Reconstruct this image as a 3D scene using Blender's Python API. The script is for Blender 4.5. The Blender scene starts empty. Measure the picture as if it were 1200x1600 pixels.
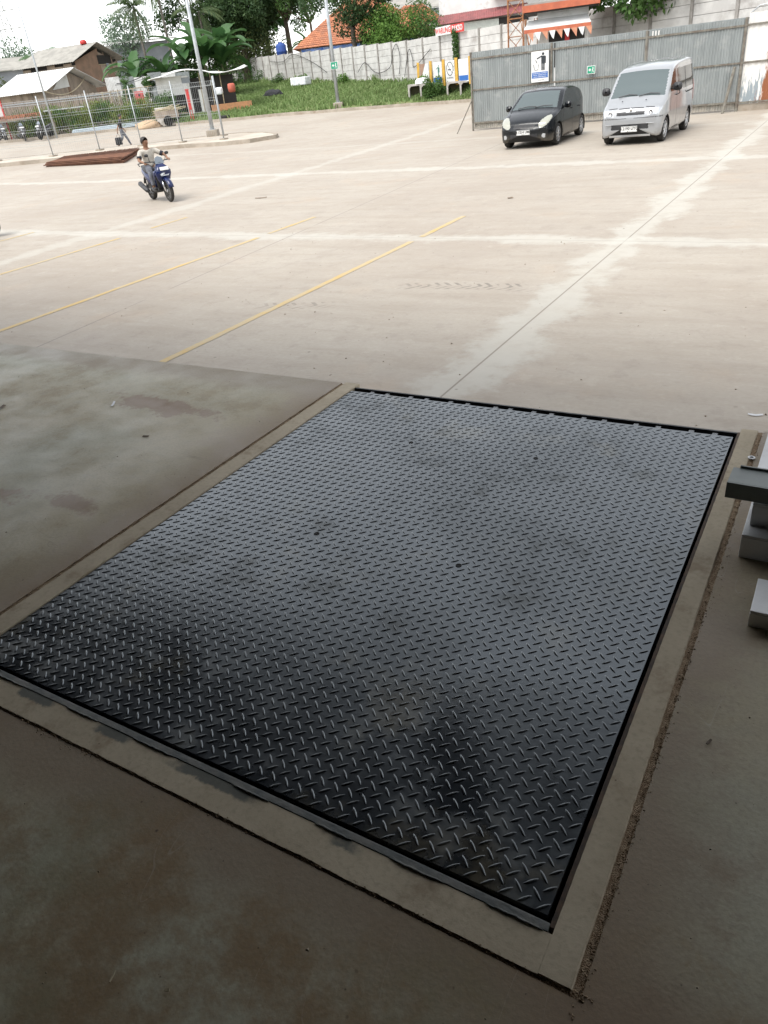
import bpy, math, random
import numpy as np
from mathutils import Vector, Matrix, noise as mnoise
random.seed(7)
C = bpy.context.scene.collection
scene = bpy.context.scene
R_ = math.radians
PI = math.pi

# ---------------------------------------------------------------- camera
cam_d = bpy.data.cameras.new('camera')
cam = bpy.data.objects.new('camera', cam_d); C.objects.link(cam)
CX = (0.85995, 0.49966, -0.10409); CY = (0.1802, -0.48804, -0.85402); CZ = (-0.47752, 0.71565, -0.50973)
mw = Matrix(((CX[0], -CY[0], -CZ[0], 0), (CX[1], -CY[1], -CZ[1], 0), (CX[2], -CY[2], -CZ[2], 2.45), (0, 0, 0, 1)))
cam.matrix_world = mw
cam_d.sensor_fit = 'VERTICAL'; cam_d.sensor_height = 36; cam_d.sensor_width = 27
cam_d.lens = 1152.8 / 1600 * 36
cam_d.clip_start = 0.05; cam_d.clip_end = 4000
scene.camera = cam

# ---------------------------------------------------------------- light
SUN_EL, SUN_AZ = R_(60), R_(195)      # azimuth measured from +Y towards +X
world = bpy.data.worlds.new('World'); scene.world = world; world.use_nodes = True
wn = world.node_tree; wn.nodes.clear()
sky = wn.nodes.new('ShaderNodeTexSky'); sky.sky_type = 'NISHITA'; sky.sun_disc = False
sky.sun_elevation = SUN_EL; sky.sun_rotation = SUN_AZ
sky.air_density = 1.0; sky.dust_density = 1.0; sky.ozone_density = 1.0; sky.altitude = 0
hs = wn.nodes.new('ShaderNodeHueSaturation'); hs.inputs['Saturation'].default_value = 0.15
bg = wn.nodes.new('ShaderNodeBackground'); bg.inputs['Strength'].default_value = 0.15
wo = wn.nodes.new('ShaderNodeOutputWorld')
wn.links.new(sky.outputs[0], hs.inputs['Color']); wn.links.new(hs.outputs[0], bg.inputs['Color']); wn.links.new(bg.outputs[0], wo.inputs[0])
sd = bpy.data.lights.new('sun', 'SUN'); sd.energy = 1.0; sd.angle = R_(28); sd.color = (1.0, 0.96, 0.9)
sun = bpy.data.objects.new('sun', sd); C.objects.link(sun)
dirv = Vector((math.sin(SUN_AZ) * math.cos(SUN_EL), math.cos(SUN_AZ) * math.cos(SUN_EL), math.sin(SUN_EL)))
sun.rotation_euler = dirv.to_track_quat('Z', 'Y').to_euler()
scene.view_settings.view_transform = 'Standard'
try: scene.view_settings.look = 'None'
except Exception: pass
scene.view_settings.exposure = 1.5
scene.view_settings.gamma = 1

# ---------------------------------------------------------------- helpers
def tag(o, label=None, cat=None, group=None, kind=None):
    if label: o['label'] = label
    if cat: o['category'] = cat
    if group: o['group'] = group
    if kind: o['kind'] = kind
    return o

def thing(name, label, cat, loc=(0, 0, 0), rz=0, group=None):
    o = bpy.data.objects.new(name, None); C.objects.link(o)
    o.location = loc; o.rotation_euler = (0, 0, rz); o.empty_display_size = 0.2
    return tag(o, label, cat, group)

def copy_tree(o, parent=None):
    c = o.copy(); C.objects.link(c)
    c.parent = parent
    for ch in list(o.children): copy_tree(ch, c)
    return c

class MB:
    """collects shapes and links them as ONE mesh object"""
    def __init__(s): s.v = []; s.f = []; s.m = []; s.cur = 0
    def add(s, vs, fs, m=None):
        b = len(s.v); s.v.extend([tuple(v) for v in vs])
        for f in fs: s.f.append([i + b for i in f]); s.m.append(s.cur if m is None else m)
        return s
    def box(s, c, d, rz=0, rx=0, ry=0, m=None):
        hx, hy, hz = d[0] / 2, d[1] / 2, d[2] / 2
        M = Matrix.Rotation(rz, 3, 'Z') @ Matrix.Rotation(ry, 3, 'Y') @ Matrix.Rotation(rx, 3, 'X')
        vs = []
        for z in (-hz, hz):
            for x, y in ((-hx, -hy), (hx, -hy), (hx, hy), (-hx, hy)):
                vs.append(Vector(c) + M @ Vector((x, y, z)))
        return s.add(vs, [(3, 2, 1, 0), (4, 5, 6, 7), (0, 1, 5, 4), (1, 2, 6, 5), (2, 3, 7, 6), (3, 0, 4, 7)], m)
    def bx(s, a, b, m=None):
        return s.box([(a[i] + b[i]) / 2 for i in range(3)], [abs(b[i] - a[i]) for i in range(3)], m=m)
    def tube(s, pts, rad, n=8, cap=True, m=None, flat=None):
        pts = [Vector(p) for p in pts]
        if not isinstance(rad, (list, tuple)): rad = [rad] * len(pts)
        base = len(s.v); rings = []
        up = Vector((0, 0, 1))
        t0 = (pts[1] - pts[0]).normalized()
        if abs(t0.dot(up)) > 0.95: up = Vector((1, 0, 0))
        a = t0.cross(up).normalized()
        vs = []
        for i, p in enumerate(pts):
            t = (pts[min(i + 1, len(pts) - 1)] - pts[max(i - 1, 0)]).normalized()
            a = (a - t * a.dot(t)).normalized(); b = t.cross(a)
            fx, fy = (1, 1) if flat is None else flat
            for k in range(n):
                an = 2 * PI * k / n
                vs.append(p + (a * math.cos(an) * fx + b * math.sin(an) * fy) * rad[i])
        fs = []
        for i in range(len(pts) - 1):
            for k in range(n):
                k2 = (k + 1) % n
                fs.append((i * n + k, i * n + k2, (i + 1) * n + k2, (i + 1) * n + k))
        if cap:
            fs.append(tuple(range(n - 1, -1, -1))); q = (len(pts) - 1) * n
            fs.append(tuple(range(q, q + n)))
        return s.add(vs, fs, m)
    def lathe(s, prof, c=(0, 0, 0), axis='Z', n=24, m=None, a0=0):
        """prof: list of (r, h)"""
        vs = []
        for r, h in prof:
            for k in range(n):
                an = 2 * PI * k / n + a0
                x, y, z = r * math.cos(an), r * math.sin(an), h
                if axis == 'X': x, y, z = h, r * math.cos(an), r * math.sin(an)
                elif axis == 'Y': x, y, z = r * math.sin(an), h, r * math.cos(an)
                vs.append((c[0] + x, c[1] + y, c[2] + z))
        fs = []
        for i in range(len(prof) - 1):
            for k in range(n):
                k2 = (k + 1) % n
                fs.append((i * n + k, i * n + k2, (i + 1) * n + k2, (i + 1) * n + k))
        if prof[0][0] > 1e-4: fs.append(tuple(range(n - 1, -1, -1)))
        if prof[-1][0] > 1e-4: fs.append(tuple(range((len(prof) - 1) * n, len(prof) * n)))
        return s.add(vs, fs, m)
    def prism(s, poly, d, m=None):
        """poly: 3D points of a flat outline, d: extrusion vector"""
        n = len(poly); d = Vector(d)
        vs = [Vector(p) for p in poly] + [Vector(p) + d for p in poly]
        fs = [tuple(range(n - 1, -1, -1)), tuple(range(n, 2 * n))]
        for i in range(n): fs.append((i, (i + 1) % n, n + (i + 1) % n, n + i))
        return s.add(vs, fs, m)
    def build(s, name, mats, parent=None, smooth=False, bevel=0):
        me = bpy.data.meshes.new(name)
        me.from_pydata(s.v, [], s.f)
        if not isinstance(mats, (list, tuple)): mats = [mats]
        for mt in mats: me.materials.append(mt)
        if len(mats) > 1: me.polygons.foreach_set('material_index', s.m)
        if smooth: me.polygons.foreach_set('use_smooth', [True] * len(me.polygons))
        me.update(); me.validate()
        o = bpy.data.objects.new(name, me); C.objects.link(o)
        if parent: o.parent = parent
        if bevel:
            b = o.modifiers.new('bevel', 'BEVEL'); b.width = bevel; b.segments = 2; b.limit_method = 'ANGLE'; b.angle_limit = R_(35)
        return o

def mesh_np(name, v, f, mat, parent=None, smooth=False):
    """v (n,3), f (m,k) arrays"""
    me = bpy.data.meshes.new(name)
    v = np.asarray(v, np.float32); f = np.asarray(f, np.int32)
    me.vertices.add(len(v)); me.vertices.foreach_set('co', v.ravel())
    k = f.shape[1]
    me.loops.add(f.size); me.loops.foreach_set('vertex_index', f.ravel())
    me.polygons.add(len(f)); me.polygons.foreach_set('loop_start', np.arange(0, f.size, k, dtype=np.int32))
    me.polygons.foreach_set('loop_total', np.full(len(f), k, np.int32))
    if smooth: me.polygons.foreach_set('use_smooth', np.ones(len(f), bool))
    for mt in (mat if isinstance(mat, (list, tuple)) else [mat]): me.materials.append(mt)
    me.update(calc_edges=True)
    o = bpy.data.objects.new(name, me); C.objects.link(o)
    if parent: o.parent = parent
    return o

def text_mesh(name, s, size, mat, parent, loc, rot, extr=0.002, bold=0.0, align='CENTER', sx=1):
    cu = bpy.data.curves.new(name, 'FONT'); cu.body = s; cu.size = size; cu.extrude = extr; cu.offset = bold
    cu.align_x = align; cu.align_y = 'CENTER'; cu.resolution_u = 2
    tmp = bpy.data.objects.new(name + '_c', cu); C.objects.link(tmp)
    dg = bpy.context.evaluated_depsgraph_get()
    me = bpy.data.meshes.new_from_object(tmp.evaluated_get(dg)); me.name = name
    bpy.data.objects.remove(tmp); me.materials.clear(); me.materials.append(mat)
    o = bpy.data.objects.new(name, me); C.objects.link(o)
    o.parent = parent; o.location = loc; o.rotation_euler = rot; o.scale = (sx, 1, 1)
    return o

# ---- node shorthand
class NT:
    def __init__(s, name):
        s.mat = bpy.data.materials.new(name); s.mat.use_nodes = True
        s.t = s.mat.node_tree; s.t.nodes.clear()
        s.out = s.t.nodes.new('ShaderNodeOutputMaterial')
        s.b = s.t.nodes.new('ShaderNodeBsdfPrincipled'); s.t.links.new(s.b.outputs[0], s.out.inputs[0])
        s.pos = s.t.nodes.new('ShaderNodeTexCoord').outputs['Object']
    def set(s, inp, v):
        if hasattr(v, 'is_output') or isinstance(v, bpy.types.NodeSocket): s.t.links.new(v, inp)
        else:
            if isinstance(v, (tuple, list)) and len(v) == 3 and inp.type == 'RGBA': v = (*v, 1)
            inp.default_value = v
    def m(s, op, a, b=0.0, c=None):
        n = s.t.nodes.new('ShaderNodeMath'); n.operation = op
        s.set(n.inputs[0], a); s.set(n.inputs[1], b)
        if c is not None: s.set(n.inputs[2], c)
        return n.outputs[0]
    def mix(s, fac, a, b, mode='MIX'):
        n = s.t.nodes.new('ShaderNodeMix'); n.data_type = 'RGBA'; n.blend_type = mode
        s.set(n.inputs[0], fac); s.set(n.inputs[6], a); s.set(n.inputs[7], b)
        return n.outputs[2]
    def ramp(s, v, lo, hi, a=0.0, b=1.0):
        n = s.t.nodes.new('ShaderNodeMapRange'); n.interpolation_type = 'SMOOTHSTEP'
        s.set(n.inputs[0], v); s.set(n.inputs[1], lo); s.set(n.inputs[2], hi); s.set(n.inputs[3], a); s.set(n.inputs[4], b)
        return n.outputs[0]
    def sc(s, v, k):
        n = s.t.nodes.new('ShaderNodeMapping'); s.t.links.new(v, n.inputs[0])
        n.inputs['Scale'].default_value = k if isinstance(k, (tuple, list)) else (k, k, k)
        return n.outputs[0]
    def noise(s, scale, detail=4, rough=0.55, stretch=None, off=None, dist=0.0):
        n = s.t.nodes.new('ShaderNodeTexNoise'); n.inputs['Detail'].default_value = detail
        n.inputs['Roughness'].default_value = rough; n.inputs['Distortion'].default_value = dist
        mp = s.t.nodes.new('ShaderNodeMapping'); s.t.links.new(s.pos, mp.inputs[0])
        mp.inputs['Scale'].default_value = stretch or (1, 1, 1)
        if off: mp.inputs['Location'].default_value = off
        s.t.links.new(mp.outputs[0], n.inputs['Vector']); n.inputs['Scale'].default_value = scale
        return n.outputs['Fac']
    def voro(s, scale, out='Distance', rnd=1, feature='F1'):
        n = s.t.nodes.new('ShaderNodeTexVoronoi'); n.feature = feature
        s.t.links.new(s.pos, n.inputs['Vector']); n.inputs['Scale'].default_value = scale; n.inputs['Randomness'].default_value = rnd
        return n.outputs[out]
    def xyz(s):
        n = s.t.nodes.new('ShaderNodeSeparateXYZ'); s.t.links.new(s.pos, n.inputs[0]); return n.outputs
    def island(s): return s.t.nodes.new('ShaderNodeNewGeometry').outputs['Random Per Island']
    def bump(s, h, strength=0.3, dist=0.01):
        n = s.t.nodes.new('ShaderNodeBump'); n.inputs['Strength'].default_value = strength; n.inputs['Distance'].default_value = dist
        s.set(n.inputs['Height'], h); s.t.links.new(n.outputs[0], s.b.inputs['Normal'])
    def fin(s, col=None, rough=None, metal=None, spec=None, coat=None):
        if col is not None: s.set(s.b.inputs['Base Color'], col)
        if rough is not None: s.set(s.b.inputs['Roughness'], rough)
        if metal is not None: s.set(s.b.inputs['Metallic'], metal)
        if spec is not None: s.set(s.b.inputs['Specular IOR Level'], spec)
        if coat is not None: s.set(s.b.inputs['Coat Weight'], coat); s.b.inputs['Coat Roughness'].default_value = 0.05
        return s.mat

def M(name, col, col2=None, rough=0.7, metal=0.0, scale=6, stretch=None, bump=0.0, spec=None, coat=None, lo=0.35, hi=0.65, grime=None, gs=1.5):
    n = NT(name)
    if col2 is None: col2 = tuple(c * 0.82 for c in col)
    f = n.ramp(n.noise(scale, 5, 0.6, stretch), lo, hi)
    c = n.mix(f, col, col2)
    if grime: c = n.mix(n.ramp(n.noise(gs, 6, 0.65, off=(3, 5, 1)), 0.5, 0.75), c, grime)
    if bump: n.bump(n.noise(scale * 6, 3), bump, 0.01)
    return n.fin(c, rough, metal, spec, coat)

def G(x, y):
    """height of the yard and the land behind it"""
    r = math.hypot(x, y)
    if r < 32: return 0.0
    if r < 65: return 0.0009 * (r - 32) ** 2
    return min(0.98 + 0.06 * (r - 65), 3.2)

# ---------------------------------------------------------------- ground materials
def yard_material():
    n = NT('yard_concrete')
    x, y, z = n.xyz()
    big = n.noise(0.22, 5, 0.6); mid = n.noise(1.1, 6, 0.62, off=(4, 2, 0)); fine = n.noise(22, 4, 0.6)
    streak = n.noise(1.0, 5, 0.65, (0.5, 3.2, 1), dist=0.4)
    brush = n.noise(1.0, 3, 0.6, (6, 60, 1))
    c = n.mix(n.ramp(big, 0.35, 0.68), (0.385, 0.345, 0.29), (0.33, 0.285, 0.235))
    c = n.mix(n.ramp(streak, 0.42, 0.72, 0, 0.55), c, (0.30, 0.255, 0.205))
    c = n.mix(n.ramp(mid, 0.56, 0.74, 0, 0.6), c, (0.27, 0.225, 0.18))
    c = n.mix(n.ramp(n.noise(0.5, 5, 0.6, off=(9, 9, 0)), 0.56, 0.72, 0, 0.45), c, (0.40, 0.315, 0.235))
    c = n.mix(n.ramp(fine, 0.35, 0.7, 0, 0.22), c, (0.26, 0.23, 0.19))
    c = n.mix(n.ramp(brush, 0.5, 0.75, 0, 0.18), c, (0.5, 0.46, 0.4))
    st2 = n.noise(3.4, 10, 0.75, off=(6, 1, 0)); c = n.mix(n.ramp(st2, 0.53, 0.62, 0, 0.28), c, (0.24, 0.205, 0.17)); c = n.mix(n.ramp(st2, 0.36, 0.44, 0.25, 0), c, (0.46, 0.42, 0.36))
    # whitish cement slurry along the casting joints
    edge = n.noise(0.9, 6, 0.7, off=(1, 7, 0)); wob = n.noise(0.33, 3, 0.5, off=(0, 3, 0)); e2 = n.noise(5, 4, 0.6)
    def joint(coord, w0, w1, st, ln=0.011, dark=0.85):
        nonlocal c
        d = n.m('ABSOLUTE', n.m('ADD', coord, n.m('MULTIPLY', n.m('SUBTRACT', wob, 0.5), 0.25)))
        w = n.m('MULTIPLY_ADD', n.ramp(n.m('MULTIPLY_ADD', e2, 0.25, edge), 0.42, 0.85), w1, w0)
        f = n.m('MULTIPLY', n.ramp(n.m('SUBTRACT', d, w), -0.22, 0.10, 1, 0), n.ramp(n.m('MULTIPLY_ADD', streak, 0.8, e2), 0.55, 1.0, 0.55, 1.0))
        c = n.mix(n.m('MULTIPLY', f, st), c, (0.455, 0.44, 0.39))
        d2 = n.m('ABSOLUTE', coord)
        c = n.mix(n.m('MULTIPLY', n.ramp(d2, ln * 0.5, ln * 1.3, 1, 0), dark), c, (0.20, 0.17, 0.14))
    gx = n.m('ADD', x, 2.8)
    joint(gx, 0.10, 0.46, 0.7)
    joint(n.m('ADD', n.m('MULTIPLY_ADD', y, 0.105, 13.4), x), 0.10, 0.36, 0.5, 0.004, 0.3)
    joint(n.m('ADD', n.m('MULTIPLY_ADD', x, 0.042, -11.15), y), 0.14, 0.34, 0.7, 0.010, 0.6)
    joint(n.m('ADD', n.m('MULTIPLY_ADD', x, 0.06, -19.4), y), 0.10, 0.40, 0.7, 0.01, 0.4)
    joint(n.m('ADD', n.m('MULTIPLY_ADD', x, 0.05, -27.2), y), 0.08, 0.3, 0.35, 0.01, 0.3)
    # saw-cut joint without slurry
    d3 = n.m('ABSOLUTE', n.m('ADD', n.m('MULTIPLY_ADD', y, 0.11, 7.78), x))
    gap = n.ramp(n.noise(0.6, 2, 0.5, (0.2, 1, 1)), 0.38, 0.45)
    c = n.mix(n.m('MULTIPLY', n.m('MULTIPLY', n.ramp(d3, 0.004, 0.022, 1, 0), gap), 0.75), c, (0.2, 0.18, 0.16))
    # tyre prints: chevrons inside a wandering track
    def track(x0, x1, yc, wd, st, amp=0.12, ph=0.0, fr=46):
        nonlocal c
        yy = n.m('SUBTRACT', y, n.m('MULTIPLY_ADD', n.m('SINE', n.m('MULTIPLY_ADD', x, 1.3, ph)), amp, yc))
        inside = n.m('MULTIPLY', n.ramp(n.m('ABSOLUTE', yy), wd * 0.8, wd, 1, 0), n.m('MULTIPLY', n.ramp(x, x0, x0 + 0.25), n.ramp(x, x1 - 0.6, x1, 1, 0)))
        w = n.m('SINE', n.m('MULTIPLY_ADD', n.m('ABSOLUTE', yy), fr * 0.9, n.m('MULTIPLY', x, fr)))
        f = n.m('MULTIPLY', n.m('MULTIPLY', n.ramp(w, -0.1, 0.6), inside), n.ramp(e2, 0.38, 0.58))
        c = n.mix(n.m('MULTIPLY', f, st), c, (0.12, 0.105, 0.09))
    track(-5.1, -3.0, 8.6, 0.17, 0.6)
    track(-6.6, -5.2, 7.6, 0.16, 0.45, 0.2, 1.0)
    # dark specks
    sp = n.voro(2.6); c = n.mix(n.m('MULTIPLY', n.ramp(sp, 0.02, 0.06, 1, 0), n.ramp(edge, 0.45, 0.6)), c, (0.1, 0.085, 0.07))
    sp = n.voro(9); c = n.mix(n.m('MULTIPLY', n.ramp(sp, 0.03, 0.09, 1, 0), n.ramp(mid, 0.52, 0.62, 0, 0.7)), c, (0.14, 0.12, 0.1))
    n.bump(n.m('MULTIPLY_ADD', fine, 0.4, brush), 0.25, 0.004)
    return n.fin(c, n.ramp(mid, 0.3, 0.7, 0.8, 0.62), spec=0.35)

def floor_material():
    n = NT('dock_floor')
    x, y, z = n.xyz()
    big = n.noise(0.55, 8, 0.6, off=(2, 0, 0)); mid = n.noise(2.6, 10, 0.72, off=(5, 1, 0)); fine = n.noise(90, 4, 0.6); gr = n.noise(14, 6, 0.75)
    swirl = n.noise(1.1, 10, 0.68, (0.7, 2.4, 1), off=(1, 1, 0), dist=0.5)
    c = n.mix(n.ramp(big, 0.38, 0.62), (0.45, 0.445, 0.345), (0.45, 0.39, 0.265))
    c = n.mix(n.ramp(swirl, 0.50, 0.66, 0, 0.2), c, (0.53, 0.52, 0.42))
    c = n.mix(n.ramp(mid, 0.54, 0.64, 0, 0.4), c, (0.34, 0.26, 0.17))
    c = n.mix(n.ramp(gr, 0.45, 0.7, 0, 0.28), c, (0.27, 0.245, 0.20))
    near = n.ramp(y, 0.5, 1.6, 0.8, 0.0)  # brown dirt on the near floor, colour also darkened to deepen the shade inwards
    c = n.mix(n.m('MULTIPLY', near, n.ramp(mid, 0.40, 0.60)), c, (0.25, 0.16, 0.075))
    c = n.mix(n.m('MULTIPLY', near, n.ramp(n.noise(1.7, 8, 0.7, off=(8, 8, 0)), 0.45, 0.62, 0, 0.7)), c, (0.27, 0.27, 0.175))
    # brown dust collecting beside the curb strips
    dx = n.m('ABSOLUTE', n.m('ADD', x, 2.30)); dx2 = n.m('ABSOLUTE', n.m('ADD', x, 0.15)); dy = n.m('ABSOLUTE', n.m('SUBTRACT', y, 0.67))
    for d, w, st in ((dx, 0.30, 0.8), (dx2, 0.20, 0.75), (dy, 0.20, 0.75)):
        f = n.ramp(n.m('MULTIPLY_ADD', n.m('SUBTRACT', mid, 0.5), 0.7, d), -0.02, w, st, 0)
        c = n.mix(f, c, (0.27, 0.195, 0.13))
    # sharp-edged brown mud smears on the left slab
    for cx_, cy_, kx, ky, r0 in ((5.1, 2.02, 0.75, 2.6, 0.42), (3.15, 2.62, 0.8, 3.5, 0.20), (3.3, 1.55, 1.2, 4.0, 0.16), (2.62, 1.62, 2.0, 6.0, 0.12), (4.3, 1.72, 0.8, 5.0, 0.2)):
        sx = n.m('MULTIPLY', n.m('ADD', x, cx_), kx); sy = n.m('MULTIPLY', n.m('SUBTRACT', y, cy_), ky)
        dd = n.m('SQRT', n.m('ADD', n.m('MULTIPLY', sx, sx), n.m('MULTIPLY', sy, sy)))
        f = n.ramp(n.m('MULTIPLY_ADD', n.m('SUBTRACT', mid, 0.5), 2.2, dd), r0, r0 + 0.22, 0.85, 0)
        c = n.mix(f, c, (0.24, 0.15, 0.09))
    c = n.mix(n.ramp(n.m('MULTIPLY_ADD', mid, 0.3, y), 3.02, 3.2, 0, 0.75), c, (0.34, 0.285, 0.22))
    c = n.mix(n.ramp(fine, 0.4, 0.75, 0, 0.25), c, (0.16, 0.14, 0.11))
    sp = n.voro(16); c = n.mix(n.m('MULTIPLY', n.ramp(sp, 0.03, 0.08, 1, 0), n.ramp(mid, 0.5, 0.62)), c, (0.09, 0.06, 0.045))
    sp = n.voro(37); c = n.mix(n.m('MULTIPLY', n.ramp(sp, 0.04, 0.10, 0.8, 0), n.ramp(gr, 0.5, 0.62)), c, (0.10, 0.075, 0.055))
    # scratches and drag marks
    w = n.noise(1.6, 2, 0.5, (0.6, 4, 1), off=(7, 3, 0), dist=1.2)
    c = n.mix(n.m('MULTIPLY', n.ramp(n.m('ABSOLUTE', n.m('SUBTRACT', w, 0.5)), 0.0, 0.003, 0.3, 0), n.ramp(big, 0.48, 0.6)), c, (0.14, 0.12, 0.1))
    w = n.noise(2.1, 1, 0.5, (3, 0.7, 1), off=(2, 9, 0), dist=0.6)
    c = n.mix(n.m('MULTIPLY', n.ramp(n.m('ABSOLUTE', n.m('SUBTRACT', w, 0.47)), 0.0, 0.0025, 0.22, 0), n.ramp(mid, 0.48, 0.55)), c, (0.55, 0.53, 0.47))
    n.bump(n.m('MULTIPLY_ADD', fine, 0.4, gr), 0.25, 0.004)
    return n.fin(c, n.ramp(mid, 0.35, 0.7, 0.45, 0.75), spec=0.35)

def plate_material():
    n = NT('chequer_steel')
    big = n.noise(1.3, 5, 0.6, off=(2, 4, 0), dist=0.5); mid = n.noise(5, 6, 0.65); fine = n.noise(70, 3, 0.6)
    c = n.mix(n.ramp(big, 0.35, 0.65), (0.014, 0.018, 0.025), (0.006, 0.008, 0.012))
    c = n.mix(n.ramp(mid, 0.54, 0.70, 0, 0.7), c, (0.075, 0.07, 0.053))
    c = n.mix(n.ramp(n.noise(2.2, 6, 0.7, off=(7, 7, 0)), 0.55, 0.68, 0, 0.75), c, (0.13, 0.112, 0.075))
    x, y, z = n.xyz()
    # worn stud tops
    c = n.mix(n.m('MULTIPLY', n.ramp(z, 1.0008, 1.0022), n.ramp(fine, 0.3, 0.6, 0.4, 0.9)), c, (0.085, 0.087, 0.09))
    n.bump(fine, 0.12, 0.002)
    r = n.m('MULTIPLY_ADD', n.ramp(big, 0.35, 0.68), 0.20, 0.17)
    r = n.m('MULTIPLY_ADD', n.ramp(mid, 0.5, 0.7), 0.22, r)
    n.b.inputs['IOR'].default_value = 1.60; n.b.inputs['Specular Tint'].default_value = (0.86, 0.95, 1.0, 1)
    return n.fin(c, r, 0.0, spec=1.0)

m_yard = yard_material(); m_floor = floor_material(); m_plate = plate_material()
def line_paint():
    n = NT('yellow_line_paint')
    wear = n.noise(5, 6, 0.75); w2 = n.noise(1.1, 3, 0.6)
    f = n.ramp(n.m('MULTIPLY_ADD', w2, 0.6, wear), 0.58, 0.95, 0.15, 0.85)
    c = n.mix(f, (0.50, 0.335, 0.10), (0.42, 0.355, 0.24))
    return n.fin(c, 0.7)
m_line = line_paint()
def strip_material():
    n = NT('kerb_strip_concrete'); x, y, z = n.xyz()
    a = n.noise(3, 6, 0.65); g = n.noise(5, 8, 0.7, off=(3, 5, 1)); f = n.noise(70, 4, 0.6)
    c = n.mix(n.ramp(a, 0.35, 0.65), (0.56, 0.485, 0.36), (0.47, 0.40, 0.29))
    c = n.mix(n.ramp(g, 0.5, 0.68, 0, 0.6), c, (0.26, 0.185, 0.115))
    c = n.mix(n.ramp(f, 0.45, 0.75, 0, 0.25), c, (0.2, 0.165, 0.12))
    # grey paint slopped from the steel angle at intervals
    m1 = n.noise(3.3, 1, 0.4, (1, 0.02, 0.02), off=(0.35, 0, 0)); yy = n.m('MULTIPLY_ADD', n.m('SUBTRACT', n.noise(16, 6, 0.7), 0.5), 0.045, y)
    k = n.m('MULTIPLY', n.ramp(n.m('MULTIPLY_ADD', n.m('SUBTRACT', g, 0.5), 0.25, m1), 0.50, 0.56), n.ramp(yy, 0.747, 0.757))
    k = n.m('MULTIPLY', k, n.ramp(y, 0.7795, 0.7805, 1, 0))
    c = n.mix(n.m('MULTIPLY', k, 0.85), c, (0.10, 0.115, 0.11))
    sp = n.voro(30); c = n.mix(n.m('MULTIPLY', n.ramp(sp, 0.03, 0.09, 0.8, 0), n.ramp(g, 0.48, 0.58)), c, (0.1, 0.075, 0.05))
    n.bump(n.m('MULTIPLY_ADD', f, 0.5, g), 0.3, 0.004)
    return n.fin(c, 0.8, spec=0.3)
m_strip = strip_material()
m_crumb = M('dirt_crumbs', (0.36, 0.25, 0.155), (0.52, 0.39, 0.26), scale=60, rough=0.95, bump=0.8)
m_blacksteel = M('black_frame_steel', (0.02, 0.022, 0.025), (0.05, 0.05, 0.052), scale=12, rough=0.55)
m_rustangle = M('rusty_angle', (0.04, 0.028, 0.02), (0.10, 0.06, 0.035), scale=30, rough=0.8)
m_greypaint = M('grey_paint', (0.10, 0.115, 0.115), (0.18, 0.18, 0.165), scale=14, rough=0.5, bump=0.2)
m_tab = M('hinge_tab_steel', (0.20, 0.21, 0.22), (0.12, 0.13, 0.14), scale=20, rough=0.5)
m_pit = M('pit_dark', (0.015, 0.014, 0.013), rough=0.9)
m_wallin = M('hall_wall', (0.42, 0.41, 0.38), rough=0.85, scale=1)
m_roofin = M('hall_roof_sheet', (0.05, 0.052, 0.055), rough=0.6, scale=1)

# ---------------------------------------------------------------- yard, ground
def grid_sheet(name, xs, ys, zf, mat, holes=None):
    xs = np.asarray(xs); ys = np.asarray(ys); nx, ny = len(xs), len(ys)
    v = [(x, y, zf(x, y)) for y in ys for x in xs]
    f = [(j * nx + i, j * nx + i + 1, (j + 1) * nx + i + 1, (j + 1) * nx + i) for j in range(ny - 1) for i in range(nx - 1)]
    return mesh_np(name, v, f, mat, smooth=True)
yard = grid_sheet('yard', np.arange(-110, 60.1, 1.25), np.concatenate([[3.19], np.arange(4, 75, 1.25)]), lambda x, y: G(x, y), m_yard)
tag(yard, kind='structure')
m_earth = M('earth', (0.16, 0.15, 0.09), (0.09, 0.13, 0.05), scale=0.2, rough=0.95)
ax = np.concatenate([[-2500, -900, -400, -200, -130], np.arange(-110, 61, 10), [120, 300, 900, 2500]])
ay = np.concatenate([[-2500, -600, -100, -30, 0, 20, 40, 60], np.arange(70, 131, 10), [200, 500, 1200, 3000]])
tag(grid_sheet('ground', ax, ay, lambda x, y: (G(x, y) - 0.35) if y > 5 else -0.35, m_earth), kind='structure')

def marking(pts, w):
    b = MB()
    (x0, y0), (x1, y1) = pts
    n = max(2, int(abs(y1 - y0) / 0.12)); hw = w / 2; vs = []
    for i in range(n + 1):
        t = i / n; x = x0 + (x1 - x0) * t; y = y0 + (y1 - y0) * t
        a = (mnoise.noise((x, y * 3, 1)) * 0.012); c_ = (mnoise.noise((x, y * 3, 7)) * 0.012)
        vs += [(x - hw + a, y, 0.004), (x + hw + c_, y, 0.004)]
    b.add(vs, [(2 * i, 2 * i + 1, 2 * i + 3, 2 * i + 2) for i in range(n)])
    return tag(b.build('lane_marking', m_line), kind='structure')
for seg in (((-6.19, 3.6), (-6.24, 11.15)), ((-6.24, 11.5), (-6.27, 13.25)), ((-9.63, 3.6), (-9.70, 11.4)), ((-9.72, 11.75), (-9.74, 13.35)),
            ((-13.2, 4.0), (-13.42, 11.3)), ((-13.5, 12.3), (-13.54, 13.5)), ((-16.95, 6.0), (-17.1, 11.9))):
    marking(seg, 0.105)

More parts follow.
